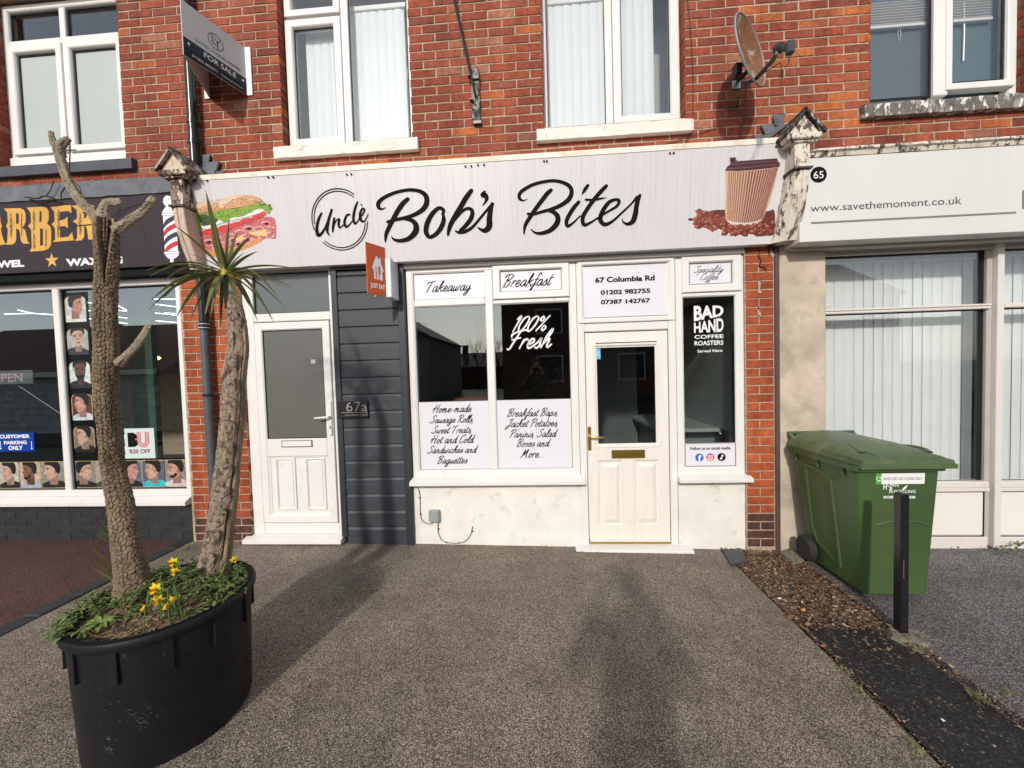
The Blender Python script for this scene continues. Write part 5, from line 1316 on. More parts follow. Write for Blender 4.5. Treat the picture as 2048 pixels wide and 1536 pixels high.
# orange takeaway board
A = (-1.352, -.36); Rf = (-1.262, -.19)
t, sl = vboard('orange takeaway delivery board projecting below the white sign', 'projecting sign', A, Rf, None, .66, 1.075, .010, None)
M_or = flat('orange_red_acrylic', (.56, .105, .035), .25)
sl('board', A, Rf, M_or)
bd2 = Vector((Rf[0] - A[0], Rf[1] - A[1], 0)); BL2 = bd2.length; bd2.normalize(); bn2 = Vector((bd2.y, -bd2.x, 0))
def je(u, z, l=.0): return (A[0] + bd2.x * u + bn2.x * (.0055 + l), A[1] + bd2.y * u + bn2.y * (.0055 + l), z)
mb = MB(); mb.box(-1.262, -1.214, -.20, -.016, .655, .985, .004); mb.build('white_side_box', mat('pale_box_side', (.60, .64, .68), .4, .03, 4), t)
mb = MB(); mb.box(-1.33, -1.31, -.30, -.27, .645, .66); mb.build('foot', M_gold, t)
mb = MB(); text_in(mb, 'JUST EAT', BL2 * .14, BL2 * .90, .705, .755, 0, .04, fn=lambda u, z: je(u, z, .001))
def jp(pts, l=.001): mb.poly([je(BL2 * u, z, l) for u, z in pts])
jp([(.30, .90), (.42, .955), (.50, .985), (.60, .962), (.66, .955), (.66, .975), (.73, .975), (.73, .93), (.86, .875), (.84, .86), (.78, .875), (.80, .79), (.34, .79), (.34, .865), (.26, .878)])
mb.build('logo', M_printw, t)
mb = MB()
for u in (.42, .455, .49): jp([(u, .845), (u + .012, .845), (u + .012, .895), (u, .895)], .0018)
jp([(.42, .85), (.50, .85), (.485, .83), (.475, .785), (.445, .785), (.435, .83)], .0018)
jp([(.58, .785), (.62, .785), (.62, .83), (.68, .84), (.69, .89), (.64, .91), (.58, .90)], .0018)
mb.build('logo_cutout', M_or, t)

# ------------------------------------------------------------------ house number plate, junction box, cables
t = thing('house_number_plate', 'small black 67a plate on the charcoal cladding by the frosted door', 'house number')
mb = MB(); mb.box(-1.822, -1.545, -.030, -.001, -.388, -.236, .003); mb.build('plate', M_black, t)
mb = MB(); q = lambda px, py: P(px, py, -.03)
def t7(mb, s, ax, ay, bx, by, bold): a, b = q(ax, ay), q(bx, by); text_in(mb, s, a.x, b.x, min(a.z, b.z), max(a.z, b.z), -.0315, bold)
t7(mb, '67a', 693, 823, 734, 803, -.01); t7(mb, 'COLUMBIA ROAD', 690, 832, 736, 828, 0)
a, b = q(683, 825.5), q(735.5, 825); mb.box(a.x, b.x, -.0315, -.0305, a.z - .002, a.z + .002); mb.build('lettering', flat('warm_grey_metal_letters', (.36, .31, .28), .4), t)
t = thing('junction_box', 'small grey junction box with cables low on the white rendered wall', 'junction box')
a, b = P(860, 1042, YF), P(880, 1018, YF)
mb = MB(); mb.box(a.x, b.x, YF - .045, YF - .004, a.z, b.z, .008); mb.build('box', mat('grey_plastic_box', (.27, .30, .30), .5, .05, 9), t)
mb = MB(); mb.box(a.x + .008, b.x - .008, YF - .049, YF - .044, a.z + .008, b.z - .008, .004); mb.build('lid', MATS['grey_plastic_box'], t)
def cable(t, pts, y, r=.0035, m=None, name='cable'):
    mb = MB(); sp = spline([tuple(P(*p, y)) for p in pts], 6); mb.tube(sp, r, 6); return mb.build(name, m or M_pipeg, t, True)
cable(t, [(829, 967), (839, 985), (841, 1030), (848, 1044), (862, 1048), (867, 1042)], YF - .008)
cable(t, [(877, 1042), (876, 1062), (884, 1080), (900, 1086), (925, 1085), (940, 1072), (945, 1053)], YF - .012)
for px, py in ((839, 995), (841, 1028), (877, 1058), (893, 1085), (918, 1086), (945, 1063)):
    v = P(px, py, YF - .016); mb = MB(); mb.box(v.x - .006, v.x + .006, v.y - .004, v.y + .01, v.z - .004, v.z + .004, .001); mb.build('cable_clip', M_black, t)
t = thing('wall_cable', 'thin dark cable running down beside the window nearest the satellite dish', 'cable'); cable(t, [(1373, -10), (1379, 36), (1384, 110), (1386, 170), (1386, 236)], -.006, .003, M_black)
t = thing('wall_cable', 'loose dark wire sloping up from the white sign to the brickwork under the dish', 'cable'); cable(t, [(1268, 304), (1320, 292), (1380, 273), (1442, 252)], -.012, .0028, M_black); cable(t, [(1364, 300), (1372, 285), (1383, 260)], -.01, .004, M_black)
t = thing('strap', 'short rusty strap hanging on the bricks below the dish', 'metal strap'); cable(t, [(1491, 228), (1483, 240), (1482, 262), (1480, 290)], -.012, .007, mat('rusty_dark_steel', (.10, .055, .035), .7, .3, 60), 'bar')
t = thing('wall_cable', 'tangle of black cable lying on the lead flashing over the barber sign', 'cable')
cable(t, [(50, 394), (75, 397), (88, 392), (110, 398), (86, 403), (60, 399)], -.15, .006, M_black); cable(t, [(92, 392), (100, 382), (104, 372), (108, 360)], -.14, .004, M_black)

# ------------------------------------------------------------------ rod and bracket
t = thing('sign_bracket', 'weathered flat iron bracket with a long black rod, between the two middle windows', 'iron bracket')
a, b = P(944, 243, -.02), P(959, 138, -.02)
mb = MB(); mb.box(a.x + .004, b.x - .004, -.028, -.008, a.z, b.z, .003); mb.build('back_plate', peel_mat('flaked_grey_iron', (.30, .28, .25), (.035, .03, .03), .5), t)
mb = MB(); mb.box(a.x, b.x, -.045, -.02, b.z - .10, b.z - .06, .006); mb.box(a.x - .02, a.x + .02, -.07, -.02, b.z - .085, b.z - .068, .004); mb.box(a.x - .012, a.x + .016, -.06, -.02, a.z + .16, a.z + .175, .003); mb.box(a.x + .01, b.x + .004, -.035, -.005, a.z - .03, a.z, .003); mb.build('clamp', M_black, t)
r0, r1 = P(951, 192, -.05), P(903, -25, -.14)
mb = MB(); mb.tube([r0, r1, r1 + (r1 - r0) * .8], .0105, 8); mb.build('rod', M_black, t, True)
for dz in (.04, .13, .20, .31, .38):
    mb = MB(); mb.lathe([(0, -.008), (.009, -.006), (.009, 0)], ((a.x + b.x) / 2, -.028, a.z + dz), 6, 'y'); mb.build('bolt', M_black, t)

# ------------------------------------------------------------------ downpipe
t = thing('downpipe', 'black and grey downpipe on the brick pier behind the two trunks', 'drainpipe')
xp, yp, rp = -3.035, -.065, .038
zj = P(403, 652, yp).z
mb = MB(); mb.lathe([(rp, zj), (rp, 6.0)], (xp, yp, 0), 20); mb.build('upper_pipe', M_pipeb, t, True)
mb = MB(); mb.lathe([(rp - .002, -1.2), (rp - .002, zj + .01)], (xp, yp, 0), 20); mb.build('lower_pipe', M_pipeg, t, True)
for px, py in ((378, 245), (383, 285)):
    z = P(px, py, yp).z; mb = MB(); mb.lathe([(rp, -.02), (rp + .006, -.018), (rp + .006, .018), (rp, .02)], (xp, yp, z), 20); mb.build('collar', M_pipeb, t, True)
mb = MB(); mb.lathe([(rp, -.035), (rp + .006, -.033), (rp + .006, .03), (rp, .035)], (xp, yp, zj), 20); mb.build('collar', M_pipeb, t, True)
mb = MB()
for dz in (-.02, .015): mb.lathe([(rp + .0065, dz - .003), (rp + .008, dz), (rp + .0065, dz + .003)], (xp, yp, zj), 20)
mb.build('pale_ring', M_upvc, t)
z = P(412, 790, yp).z
mb = MB(); mb.lathe([(rp, -.01), (rp + .006, -.01), (rp + .006, .01), (rp, .01)], (xp, yp, z), 20); mb.tube([(xp + .03, -.05, z), (xp + .11, -.02, z + .005)], .007, 6); mb.build('pipe_clip', M_black, t)
mb = MB(); sp = [(xp, yp, -1.15), (xp, yp, -1.25), (xp + .03, -.10, -1.36), (xp + .10, -.13, -1.41)]; mb.tube(spline(sp, 5), .046, 14); mb.build('shoe', M_black, t, True)
t = thing('wall_bell', 'small white bell push on the brick pier beside the grey bark trunk', 'bell push')
v = P(445, 800, -.01); mb = MB(); mb.box(v.x - .018, v.x + .018, -.02, -.001, v.z - .055, v.z + .045, .008); mb.build('box', M_upvc, t)
mb = MB(); mb.lathe([(0, -.006), (.007, -.005), (.008, 0)], (v.x, -.02, v.z + .02), 12, 'y'); mb.build('button', M_black, t)

# ------------------------------------------------------------------ satellite dish
t = thing('satellite_dish', 'rusty pale satellite dish on a wall arm, right of the middle windows', 'satellite dish')
dc = P(1500, 100, -.37)
az = R(40); el = R(8)
nrm = Vector((math.sin(az) * math.cos(el), -math.cos(az) * math.cos(el), math.sin(el)))
up = Vector((0, 0, 1)); rt = nrm.cross(up).normalized() * -1; upv = rt.cross(nrm).normalized()
if upv.z < 0: upv = -upv
def dl(u, v, w): return dc + rt * u + upv * v + nrm * w
m, nt, b = newmat('rusted_dish_paint')
v = posnode(nt); f = noise(nt, v, 7, 8, .7); k = ramp(nt, f, [(.52, (1, 1, 1)), (.63, (0, 0, 0))]).outputs[0]
f2 = noise(nt, v, 40, 6, .7); rs = ramp(nt, f2, [(.3, (.12, .045, .016)), (.7, (.27, .12, .05))]).outputs[0]
L(nt, mixc(nt, k, (.42, .40, .35), rs), b.inputs['Base Color']); b.inputs['Roughness'].default_value = .75
mb = MB(); n, rgs = 40, 8; rings = [[mb.vert(*dl(0, 0, -.045))]]
for i in range(1, rgs + 1):
    q = i / rgs; rings.append([mb.vert(*dl(.232 * q * math.cos(2 * math.pi * k / n), .270 * q * math.sin(2 * math.pi * k / n), -.045 + .052 * q * q)) for k in range(n)])
for k in range(n): mb.face((rings[0][0], rings[1][k], rings[1][(k + 1) % n]))
for a, b_ in zip(rings[1:], rings[2:]):
    for k in range(n): mb.face((a[k], a[(k + 1) % n], b_[(k + 1) % n], b_[k]))
back = [[mb.vert(*dl(.232 * q * math.cos(2 * math.pi * k / n), .270 * q * math.sin(2 * math.pi * k / n), -.049 + .052 * q * q)) for k in range(n)] for q in (1.0, .6, .2)]
for a, b_ in zip([rings[-1]] + back, back):
    for k in range(n): mb.face((a[k], a[(k + 1) % n], b_[(k + 1) % n], b_[k]))
mb.face(back[-1]); mb.build('reflector', m, t, True)
mb = MB(); mb.tube([dl(.232 * math.cos(2 * math.pi * k / n), .270 * math.sin(2 * math.pi * k / n), .004) for k in range(n + 1)], .0065, 6); mb.build('rim', mat('grey_dish_edge', (.24, .26, .28), .5, .1, 9), t, True)
M_dk = mat('dark_grey_arm_plastic', (.035, .045, .045), .5, .15, 12)
lnb = P(1560, 96, -.66); foot = dl(0, -.235, .01)
mb = MB(); mid = foot.lerp(lnb, .72) + Vector((0, 0, -.02)); mb.tube([foot, mid, lnb + Vector((-.02, 0, -.03))], [.014, .016, .013], 8)
mb.tube([dl(0, -.22, -.07), foot], .014, 6); mb.build('arm', M_dk, t)
fd = (dc - lnb).normalized()
mb = MB(); mb.tube([lnb + fd * .035, lnb + fd * .03, lnb - fd * .01, lnb - fd * .012], [.026, .033, .030, .020], 14); mb.tube([lnb - fd * .012, lnb - fd * .10], [.020, .022], 12); mb.build('feed_horn', M_dk, t, True)
mb = MB(); mb.tube([lnb + fd * .037, lnb + fd * .034], [.022, .026], 14); mb.build('horn_cap', M_strip, t)
e = lnb - fd * .10; mb = MB(); mb.box(e.x - .02, e.x + .028, e.y - .02, e.y + .02, e.z - .045, e.z + .04, .008); mb.build('lnb_body', M_dk, t)
mb = MB(); mb.tube([e + Vector((.0, 0, -.04)), e + Vector((-.005, 0, -.10)), e + Vector((-.05, .03, -.16)), mid + Vector((.08, .03, -.10)), mid + Vector((.05, 0, -.02)), mid.lerp(foot, .5) + Vector((0, 0, -.02)), foot], .0035, 6); mb.build('cable', M_black, t, True)
wv = P(1478, 158, -.02)
mb = MB(); mb.box(wv.x - .05, wv.x + .02, -.012, -.001, wv.z - .07, wv.z + .05, .002); mb.build('wall_plate', M_steel, t)
mb = MB(); mb.tube([(wv.x, -.01, wv.z), (wv.x + .02, -.12, wv.z - .01), (wv.x + .03, -.20, wv.z + .04), tuple(dl(0, -.06, -.10))], .017, 8); mb.box(dc.x - .075, dc.x - .02, dc.y + .06, dc.y + .13, dc.z - .13, dc.z - .03, .01); mb.build('mount', M_black, t)
mb = MB(); sp = [tuple(wv + Vector((.03, -.12, -.02))), tuple(P(1491, 180, -.06)), tuple(P(1490, 205, -.03)), tuple(P(1474, 214, -.012)), tuple(P(1448, 216, -.008))]; mb.tube(spline(sp, 5), .0035, 6); mb.build('cable', M_black, t, True)

# ================================================================== BARBER WINDOW PICTURES
PY = BY + .030
BW = lambda px, py: P(px, py, PY)
def bx(px, py): v = BW(px, py); return v.x, v.z
t = thing('window_film', 'black film strip down the barber window behind the oval corner portraits', 'window film')
a, b = bx(120, 980), bx(166, 583)
mb = MB(); mb.box(-4.572, -4.325, PY, PY + .001, -1.045, .885); mb.build('film', flat('black_film', (.006, .006, .006), .3), t)
t = thing('window_film', 'black film band along the bottom of the barber window behind the square portraits', 'window film')
mb = MB(); mb.box(-6.52, -4.656, PY, PY + .001, -1.045, -.755); mb.box(-4.3248, -3.388, PY, PY + .001, -1.045, -.750); mb.build('film', MATS['black_film'], t)
PORT = {}
def pm(name, c): 
    n = 'printed_' + name
    return MATS[n] if n in MATS else picmat(n, tuple(x * .72 for x in c), tuple(min(1, x * 1.25) for x in c), 28)
def portrait(label, x0, x1, z0, z1, skin, hair, shirt, bg, face, rounded, style=0):
    """face: -1 looks left, 1 right, 0 to the front"""
    t = thing('portrait_print', label, 'poster', 'haircut portraits in the barber window')
    w, h = x1 - x0, z1 - z0
    ms = [pm('bg_%d' % int(sum(bg) * 1000), bg), pm('skin_%d' % int(sum(skin) * 1000), skin), pm('hair_%d' % int(sum(hair) * 1000), hair), pm('shirt_%d' % int(sum(shirt) * 1000), shirt), pm('gold_edge', (.42, .34, .16)), pm('skinshade_%d' % int(sum(skin) * 1000), tuple(c * .55 for c in skin)), pm('dark_eye', (.02, .012, .01))]
    mb = MB()
    def poly(pts, mi, l, sm=True):
        q = [(.5 + (x - .5) * 1.25, .02 + y * 1.10) for x, y in pts]
        q = [(x if face >= 0 else 1 - x, y) for x, y in q]
        if sm: q = spline(list(q) + [q[0]], 4)[:-1]
        q = [(min(.985, max(.015, x)), min(.985, max(.015, y))) for x, y in q]
        mb.poly([(x0 + w * x, PY - .0006 - l * .00025, z0 + h * y) for x, y in q], mi)
    def border(i):
        if not rounded: return [(i, i), (1 - i, i), (1 - i, 1 - i), (i, 1 - i)]
        r = .22; out = []
        for cx, cy, a0 in ((1 - r, r, -90), (1 - r, 1 - r, 0), (r, 1 - r, 90), (r, r, 180)):
            for k in range(5):
                a = R(a0 + 90 * k / 4); out.append((cx + (r - i) * math.cos(a), cy * 1.0 + (r - i) * .75 * math.sin(a) + (0 if cy > .5 else 0)))
        return out
    mb.poly([(x0 + w * x, PY - .0006, z0 + h * y) for x, y in border(0)], 4); mb.poly([(x0 + w * x, PY - .0008, z0 + h * y) for x, y in border(.035)], 0)
    poly([(.05, .02), (.10, .18), (.38, .26), (.62, .24), (.88, .14), (.93, .02)], 3, 2)
    if face != 0:
        poly([(.34, .12), (.36, .45), (.55, .5), (.66, .38), (.62, .2), (.6, .12)], 5, 3)
        poly([(.34, .45), (.34, .72), (.5, .86), (.70, .82), (.74, .68), (.73, .60), (.80, .52), (.74, .48), (.75, .42), (.72, .38), (.70, .30), (.60, .27), (.46, .34)], 1, 4)
        poly([(.26, .52), (.24, .75), (.36, .92), (.58, .96), (.74, .90), (.75, .78), (.66, .77), (.54, .74), (.44, .66), (.40, .56), (.34, .48)], 2, 5)
        poly([(.40, .50), (.39, .58), (.45, .58), (.46, .50), (.43, .46)], 5, 6)
        poly([(.64, .64), (.70, .645), (.70, .625), (.65, .62)], 6, 6); poly([(.62, .67), (.71, .675), (.71, .66), (.62, .655)], 2, 6); poly([(.66, .42), (.72, .42), (.71, .405), (.67, .405)], 6, 6)
        if style == 1: poly([(.46, .42), (.52, .34), (.62, .29), (.71, .31), (.72, .38), (.62, .38), (.52, .46)], 2, 5)
    else:
        poly([(.40, .12), (.40, .36), (.62, .36), (.62, .12)], 5, 3)
        poly([(.30, .62), (.32, .44), (.42, .31), (.52, .27), (.62, .32), (.70, .46), (.72, .64), (.62, .84), (.40, .84)], 1, 4)
        poly([(.26, .62), (.25, .80), (.38, .95), (.60, .97), (.74, .88), (.76, .70), (.71, .66), (.66, .78), (.40, .77), (.32, .70)], 2, 5)
        for x in (.36, .56):
            poly([(x, .61), (x + .10, .61), (x + .10, .59), (x, .59)], 6, 6); poly([(x - .01, .65), (x + .12, .655), (x + .12, .635), (x - .01, .63)], 2, 6)
        poly([(.49, .58), (.54, .50), (.53, .48), (.47, .48)], 5, 6); poly([(.43, .41), (.59, .41), (.56, .385), (.46, .385)], 6, 6)
        if style == 1: poly([(.32, .48), (.36, .36), (.46, .29), (.58, .29), (.68, .38), (.70, .50), (.64, .42), (.52, .44), (.40, .42)], 2, 5)
    mb.build('print', ms, t)
    return t
SK = [(.40, .20, .14), (.46, .28, .21), (.12, .055, .038), (.46, .24, .19), (.46, .29, .22), (.18, .085, .055)]
H = (.012, .009, .008)
RP = [((124, 167), (588, 648), 'portrait of a man in profile facing right, white tee, topmost of the column', SK[0], (.55, .55, .52), (.45, .50, .50), 1, 0),
      ((130, 172), (653, 713), 'portrait of a dark haired man in a striped cape, second of the column', SK[1], (.03, .035, .04), (.30, .36, .36), 0, 0),
      ((135, 177), (719, 780), 'portrait of a smiling bearded man in a black cape, middle of the column', SK[2], (.02, .02, .022), (.50, .58, .58), 0, 1),
      ((137, 180), (784, 844), 'portrait of a man with a lathered beard being shaved, fourth of the column', SK[3], (.45, .48, .50), (.10, .03, .03), -1, 0),
      ((142, 184), (849, 908), 'portrait of a man leaning back in a black cape, lowest of the column', SK[4], (.012, .012, .012), (.20, .15, .13), -1, 0)]
for (xa, xb), (ya, yb), lab, sk, sh, bg, fc, stl in RP:
    p0, p1 = bx(xa, yb), bx(xb, ya); x0_ = max(p0[0], -4.568); portrait(lab, x0_, x0_ + .222, p0[1] + .004, p1[1] - .004, sk, H, sh, bg, fc, True, stl)
SQ = [((-44, -3), 'square portrait cut off by the left edge of the picture', SK[0], (.02, .02, .02), (.3, .3, .28), -1, 0),
      ((1, 38), 'square portrait of a light skinned man facing left, beside the blue parking sign', SK[4], (.015, .015, .015), (.42, .40, .34), -1, 0),
      ((41, 80), 'square portrait of a bearded man in a pale grey tee', SK[5], (.30, .33, .38), (.45, .36, .27), -1, 1),
      ((85, 128), 'square portrait of a man facing left with a white collar band', SK[1], (.015, .015, .015), (.22, .22, .20), -1, 0),
      ((147, 190), 'square portrait of a fringed boy, first right of the white mullion', SK[4], (.015, .015, .015), (.20, .19, .18), 1, 0),
      ((193, 236), 'square portrait mostly hidden behind the scaly trunk', SK[0], (.05, .05, .05), (.30, .26, .22), -1, 0),
      ((239, 283), 'square portrait of a dark haired man half hidden right of the scaly trunk', SK[3], (.01, .01, .01), (.10, .12, .20), 1, 0),
      ((286, 329), 'square portrait of a boy in a turquoise tee', SK[4], (.03, .40, .45), (.10, .10, .13), -1, 0),
      ((331, 375), 'square portrait of a man in a patterned shirt, nearest the brick pier', SK[3], (.50, .45, .45), (.22, .20, .20), -1, 1)]
for (xa, xb), lab, sk, sh, bg, fc, stl in SQ:
    yb, ya = 979, 922
    p0, p1 = bx(xa, yb), bx(xb, ya); portrait(lab, p0[0], p1[0], -1.038, -.766, sk, H, sh, bg, fc, False, stl)
# other window signs
t = thing('parking_sign', 'blue customer parking only sign in the barber window', 'window sign')
a, b = bx(-42, 904), bx(68, 865); mb = MB(); mb.box(a[0], b[0], PY - .003, PY - .001, a[1], b[1]); mb.build('board', flat('royal_blue', (.006, .045, .30), .35), t)
mb = MB()
def tb(s, ax, ay, bx_, by, bold=.04): a_, b_ = bx(ax, ay), bx(bx_, by); text_in(mb, s, a_[0], b_[0], min(a_[1], b_[1]), max(a_[1], b_[1]), PY - .0036, bold)
tb('CUSTOMER', 0, 877, 60, 868.5); tb('PARKING', 9, 889, 54, 881); tb('ONLY', 18, 900, 46, 891)
for x in (2, 64):
    v = bx(x, 890); mb.box(v[0] - .003, v[0] + .003, PY - .0036, PY - .003, v[1] - .03, v[1] + .04); mb.poly([(v[0] - .012, PY - .0036, v[1] - .03), (v[0] + .012, PY - .0036, v[1] - .03), (v[0], PY - .0036, v[1] - .045)])
mb.build('lettering', M_printw, t)
t = thing('discount_sign', 'white discount poster with a black B and a red striped U', 'window sign')
a, b = bx(250, 917), bx(308, 856); mb = MB(); mb.box(a[0] + .0, b[0], PY - .003, PY - .001, a[1] + .0, b[1]); mb.build('board', flat('pale_aqua_paper', (.55, .64, .63), .5), t)
mb = MB(); tb('B', 257, 894, 276, 865, .10); mb.build('lettering', M_print, t)
mb = MB(); tb('%20 OFF', 259, 907, 301, 898, .03); mb.build('lettering', flat('maroon_print', (.22, .05, .07)), t)
mb = MB(); cx_, cz_2 = bx(287, 882)
for k in range(3):
    r_ = .026 + k * .016; pts = [(cx_ - r_, cz_2 + .085, .009), (cx_ - r_, cz_2, .009)] + [(cx_ + r_ * math.cos(a_), cz_2 + r_ * math.sin(a_), .009) for a_ in [math.pi + math.pi * q / 8 for q in range(1, 8)]] + [(cx_ + r_, cz_2, .009), (cx_ + r_, cz_2 + .085, .009)]
    ribbon(mb, pts, lambda x, z, l: (x, PY - .0036 - l, z), 2)
mb.build('striped_letter', flat('warm_red_print', (.60, .08, .08)), t)
t = thing('open_sign', 'pale pink open sign hanging inside the barber window', 'window sign')
a, b = BW(-40, 768), BW(48, 742); mb = MB(); mb.box(a.x, b.x, PY + .06, PY + .075, P(20, 769, PY + .06).z, P(20, 741, PY + .06).z, .006); mb.build('back', flat('clear_grey_back', (.25, .28, .28), .4), t)
mb = MB(); q = lambda px, py: P(px, py, PY + .056); a_, b_ = q(-18, 765), q(44, 746); text_in(mb, 'OPEN', a_.x, b_.x, a_.z, b_.z, PY + .056, .0); mb.build('tube', emis('pale_pink_tube', (.80, .42, .52), .35), t)
mb = MB(); mb.tube([P(38, 772, .12), P(122, 828, .12)], .004, 5); mb.build('wire', M_upvc, t)
# ceiling light tubes inside the barber shop
M_led = emis('white_light_tube', (.90, .95, 1.0), 3.2)
t = thing('ceiling_lights', 'zigzag white light tubes on the barber shop ceiling', 'ceiling light')
ck = lambda x, y: G(x / 3.657, 380 + y / 3.657, 1.20)
for seg in ([(600, 820), (860, 842)], [(600, 880), (700, 884)], [(860, 845), (940, 885)], [(860, 880), (1240, 908), (1320, 925)], [(1045, 795), (1320, 800)], [(1045, 795), (1110, 832), (1320, 858)], [(600, 935), (1000, 985), (860, 992)], [(860, 930), (1320, 972)], [(1200, 900), (1320, 905)], [(0, 908), (240, 902), (390, 912)], [(130, 878), (240, 902)], [(600, 985), (860, 992)]):
    ps = [ck(*p) for p in seg]
    for a_, b_ in zip(ps, ps[1:]):
        mb = MB(); mb.tube([a_, b_], .008, 6); mb.build('tube', M_led, t)
t = thing('bottle_shelf', 'dim shelf of bottles deep inside the barber shop', 'shelf unit')
for k, z in enumerate((.55, .15, -.2, -.55)):
    mb = MB(); mb.box(-4.6, -3.3, 1.75, 2.0, z - .02, z); mb.build('shelf', M_room, t)
mb = MB(); mb.box(-4.6, -3.3, 2.0, 2.03, -1.5, 1.0); mb.build('back_panel', M_roomd, t)
gb = [flat('green_bottle', (.03, .16, .04), .2), flat('white_bottle', (.35, .35, .33), .4), flat('blue_bottle', (.03, .07, .18), .2), flat('amber_bottle', (.25, .10, .02), .2)]
for k, z in enumerate((.15, -.2, -.55)):
    x = -4.55
    while x < -3.35:
        h_ = uni(.12, .2); mb = MB(); mb.lathe([(.026, 0), (.028, h_ * .65), (.010, h_ * .8), (.010, h_), (0, h_)], (0, 0, 0), 10)
        o = mb.build('bottle', random.choice(gb), None, True); o.location = (x, 1.85, z)
        tag(o, 'small dim bottle standing on a shelf inside the barber shop', 'bottle', 'bottles on the barber shop shelves'); x += uni(.12, .22)
t = thing('wall_lamp', 'small amber lamp glowing above the bottle shelf in the barber shop', 'lamp')
mb = MB(); mb.lathe([(0, -.03), (.03, 0), (0, .03)], tuple(G(317, 716, .33)), 10); mb.build('bulb', emis('amber_glow', (1.0, .55, .18), 6), t)
mb = MB(); v = G(317, 716, .33); mb.tube([v + Vector((0, 0, .03)), v + Vector((0, 0, .3))], .005, 5); mb.build('stem', M_black, t)
mb = MB(); mb.box(-4.42, -4.16, .50, .56, -1.5, 1.2); mb.build('green_pillar', flat('green_wall_paint', (.09, .17, .10), .7), barber)
t = thing('barber_chair', 'black barber chair seen dimly through the window beside the discount poster', 'chair')
mb = MB(); mb.box(-3.95, -3.55, .9, 1.35, -.95, -.80, .04); mb.build('seat', M_black, t); mb = MB(); mb.box(-3.92, -3.58, 1.28, 1.38, -.80, -.25, .04); mb.build('backrest', M_black, t)
mb = MB(); mb.lathe([(.25, -1.56), (.22, -1.53), (.04, -1.5), (.04, -.95)], (-3.75, 1.12, 0), 16); mb.build('pedestal', M_steel, t)

# ================================================================== PLANTER
PC = Vector((-1.75, -1.77, 0)); PR = .34; PT = -1.0; PB = zg(-1.75)
M_pot = mat('black_rubbery_pot_plastic', (.009, .0095, .012), .5, .25, 5, .25, 250, .0006, dirt=(.045, .045, .045), dscale=26, dcut=(.63, .72), spec=.3)
t = thing('tree_pot', 'big round black plastic pot holding both trunks and daffodils', 'planter')
mb = MB()
prof = [(.295, 0.0), (.302, .012), (.322, .56), (.324, .575)]
mb.lathe([(r, PB + h) for r, h in prof] + [(.300, PT - .05), (.290, PB + .05), (0, PB + .04)], (PC.x, PC.y, 0), 72); mb.build('body', M_pot, t, True)
mb = MB(); mb.lathe([(.312, PT - .045), (.330, PT - .045), (.340, PT - .034), (.343, PT - .014), (.338, PT - .002), (.324, PT), (.310, PT - .006), (.306, PT - .045), (.312, PT - .045)], (PC.x, PC.y, 0), 72); mb.build('rim', M_pot, t, True)
for k in range(12):
    a = R(-105 + 30 * k); mb = MB(); mb.box(-.016, .016, -.012, .020, -.13, 0, .002)
    o = mb.build('rib', M_pot, t); o.location = (PC.x + .318 * math.cos(a), PC.y + .318 * math.sin(a), PT - .044); o.rotation_euler = (0, 0, a + math.pi / 2)
mb = MB(); prs = random.Random(9)
for px, py, n_, sp_ in ((215, 1500, 30, 6), (217, 1480, 14, 5), (270, 1430, 34, 18), (285, 1445, 20, 10), (190, 1350, 10, 30), (400, 1340, 8, 26), (200, 1410, 8, 14)):
    for i in range(n_):
        r_ = ray(px + prs.gauss(0, sp_), py + prs.gauss(0, sp_ * .8)); o_ = Vector((0, -CAM_D, 0)); rad_ = .3125
        a_ = r_.x ** 2 + r_.y ** 2; b2 = 2 * ((o_.x - PC.x) * r_.x + (o_.y - PC.y) * r_.y); c2 = (o_.x - PC.x) ** 2 + (o_.y - PC.y) ** 2 - rad_ ** 2
        d_ = b2 * b2 - 4 * a_ * c2
        if d_ <= 0: continue
        p_ = o_ + r_ * ((-b2 - math.sqrt(d_)) / (2 * a_)); n2 = Vector((p_.x - PC.x, p_.y - PC.y, 0)).normalized(); h_ = (p_.z - PB) / .56; p_ += n2 * (.302 + .020 * h_ - rad_ + .0012)
        tx = Vector((-n2.y, n2.x, 0)); l_, w_ = prs.uniform(.0006, .004), prs.uniform(.0005, .0014); an = prs.uniform(-.9, .3)
        u_ = tx * math.cos(an) * l_ + Vector((0, 0, 1)) * math.sin(an) * l_; v_ = tx * -math.sin(an) * w_ + Vector((0, 0, 1)) * math.cos(an) * w_
        mb.poly([tuple(p_ - u_), tuple(p_ + v_), tuple(p_ + u_), tuple(p_ - v_)])
o_ = mb.build('scuff', flat('pale_scuff', (.16, .155, .15), .8), t); o_['kind'] = 'stuff'
M_potsoil = mat('potting_soil_with_needles', (.060, .038, .024), .95, .5, 60, 1, 90, .008, dirt=(.24, .15, .08), dscale=30, dcut=(.48, .62))
def hz(x, y):
    d = math.hypot(x - PC.x, y - PC.y) / .31
    return PT - .045 + .055 * max(0, 1 - d * d) + .008 * math.sin(x * 40) * math.cos(y * 37)
mb = MB(); rg = []
for i in range(0, 15):
    r = .312 * i / 14; rg.append([mb.vert(PC.x + r * math.cos(a), PC.y + r * math.sin(a), hz(PC.x + r * math.cos(a), PC.y + r * math.sin(a)) + uni(-.004, .004)) for a in [2 * math.pi * k / 60 for k in range(60)]])
for a, b in zip(rg, rg[1:]):
    for k in range(60): mb.face((a[k], a[(k + 1) % 60], b[(k + 1) % 60], b[k]))
o = mb.build('pot_soil', M_potsoil, None, True); tag(o, 'dark soil with dry needles filling the pot', 'soil', None, 'stuff')
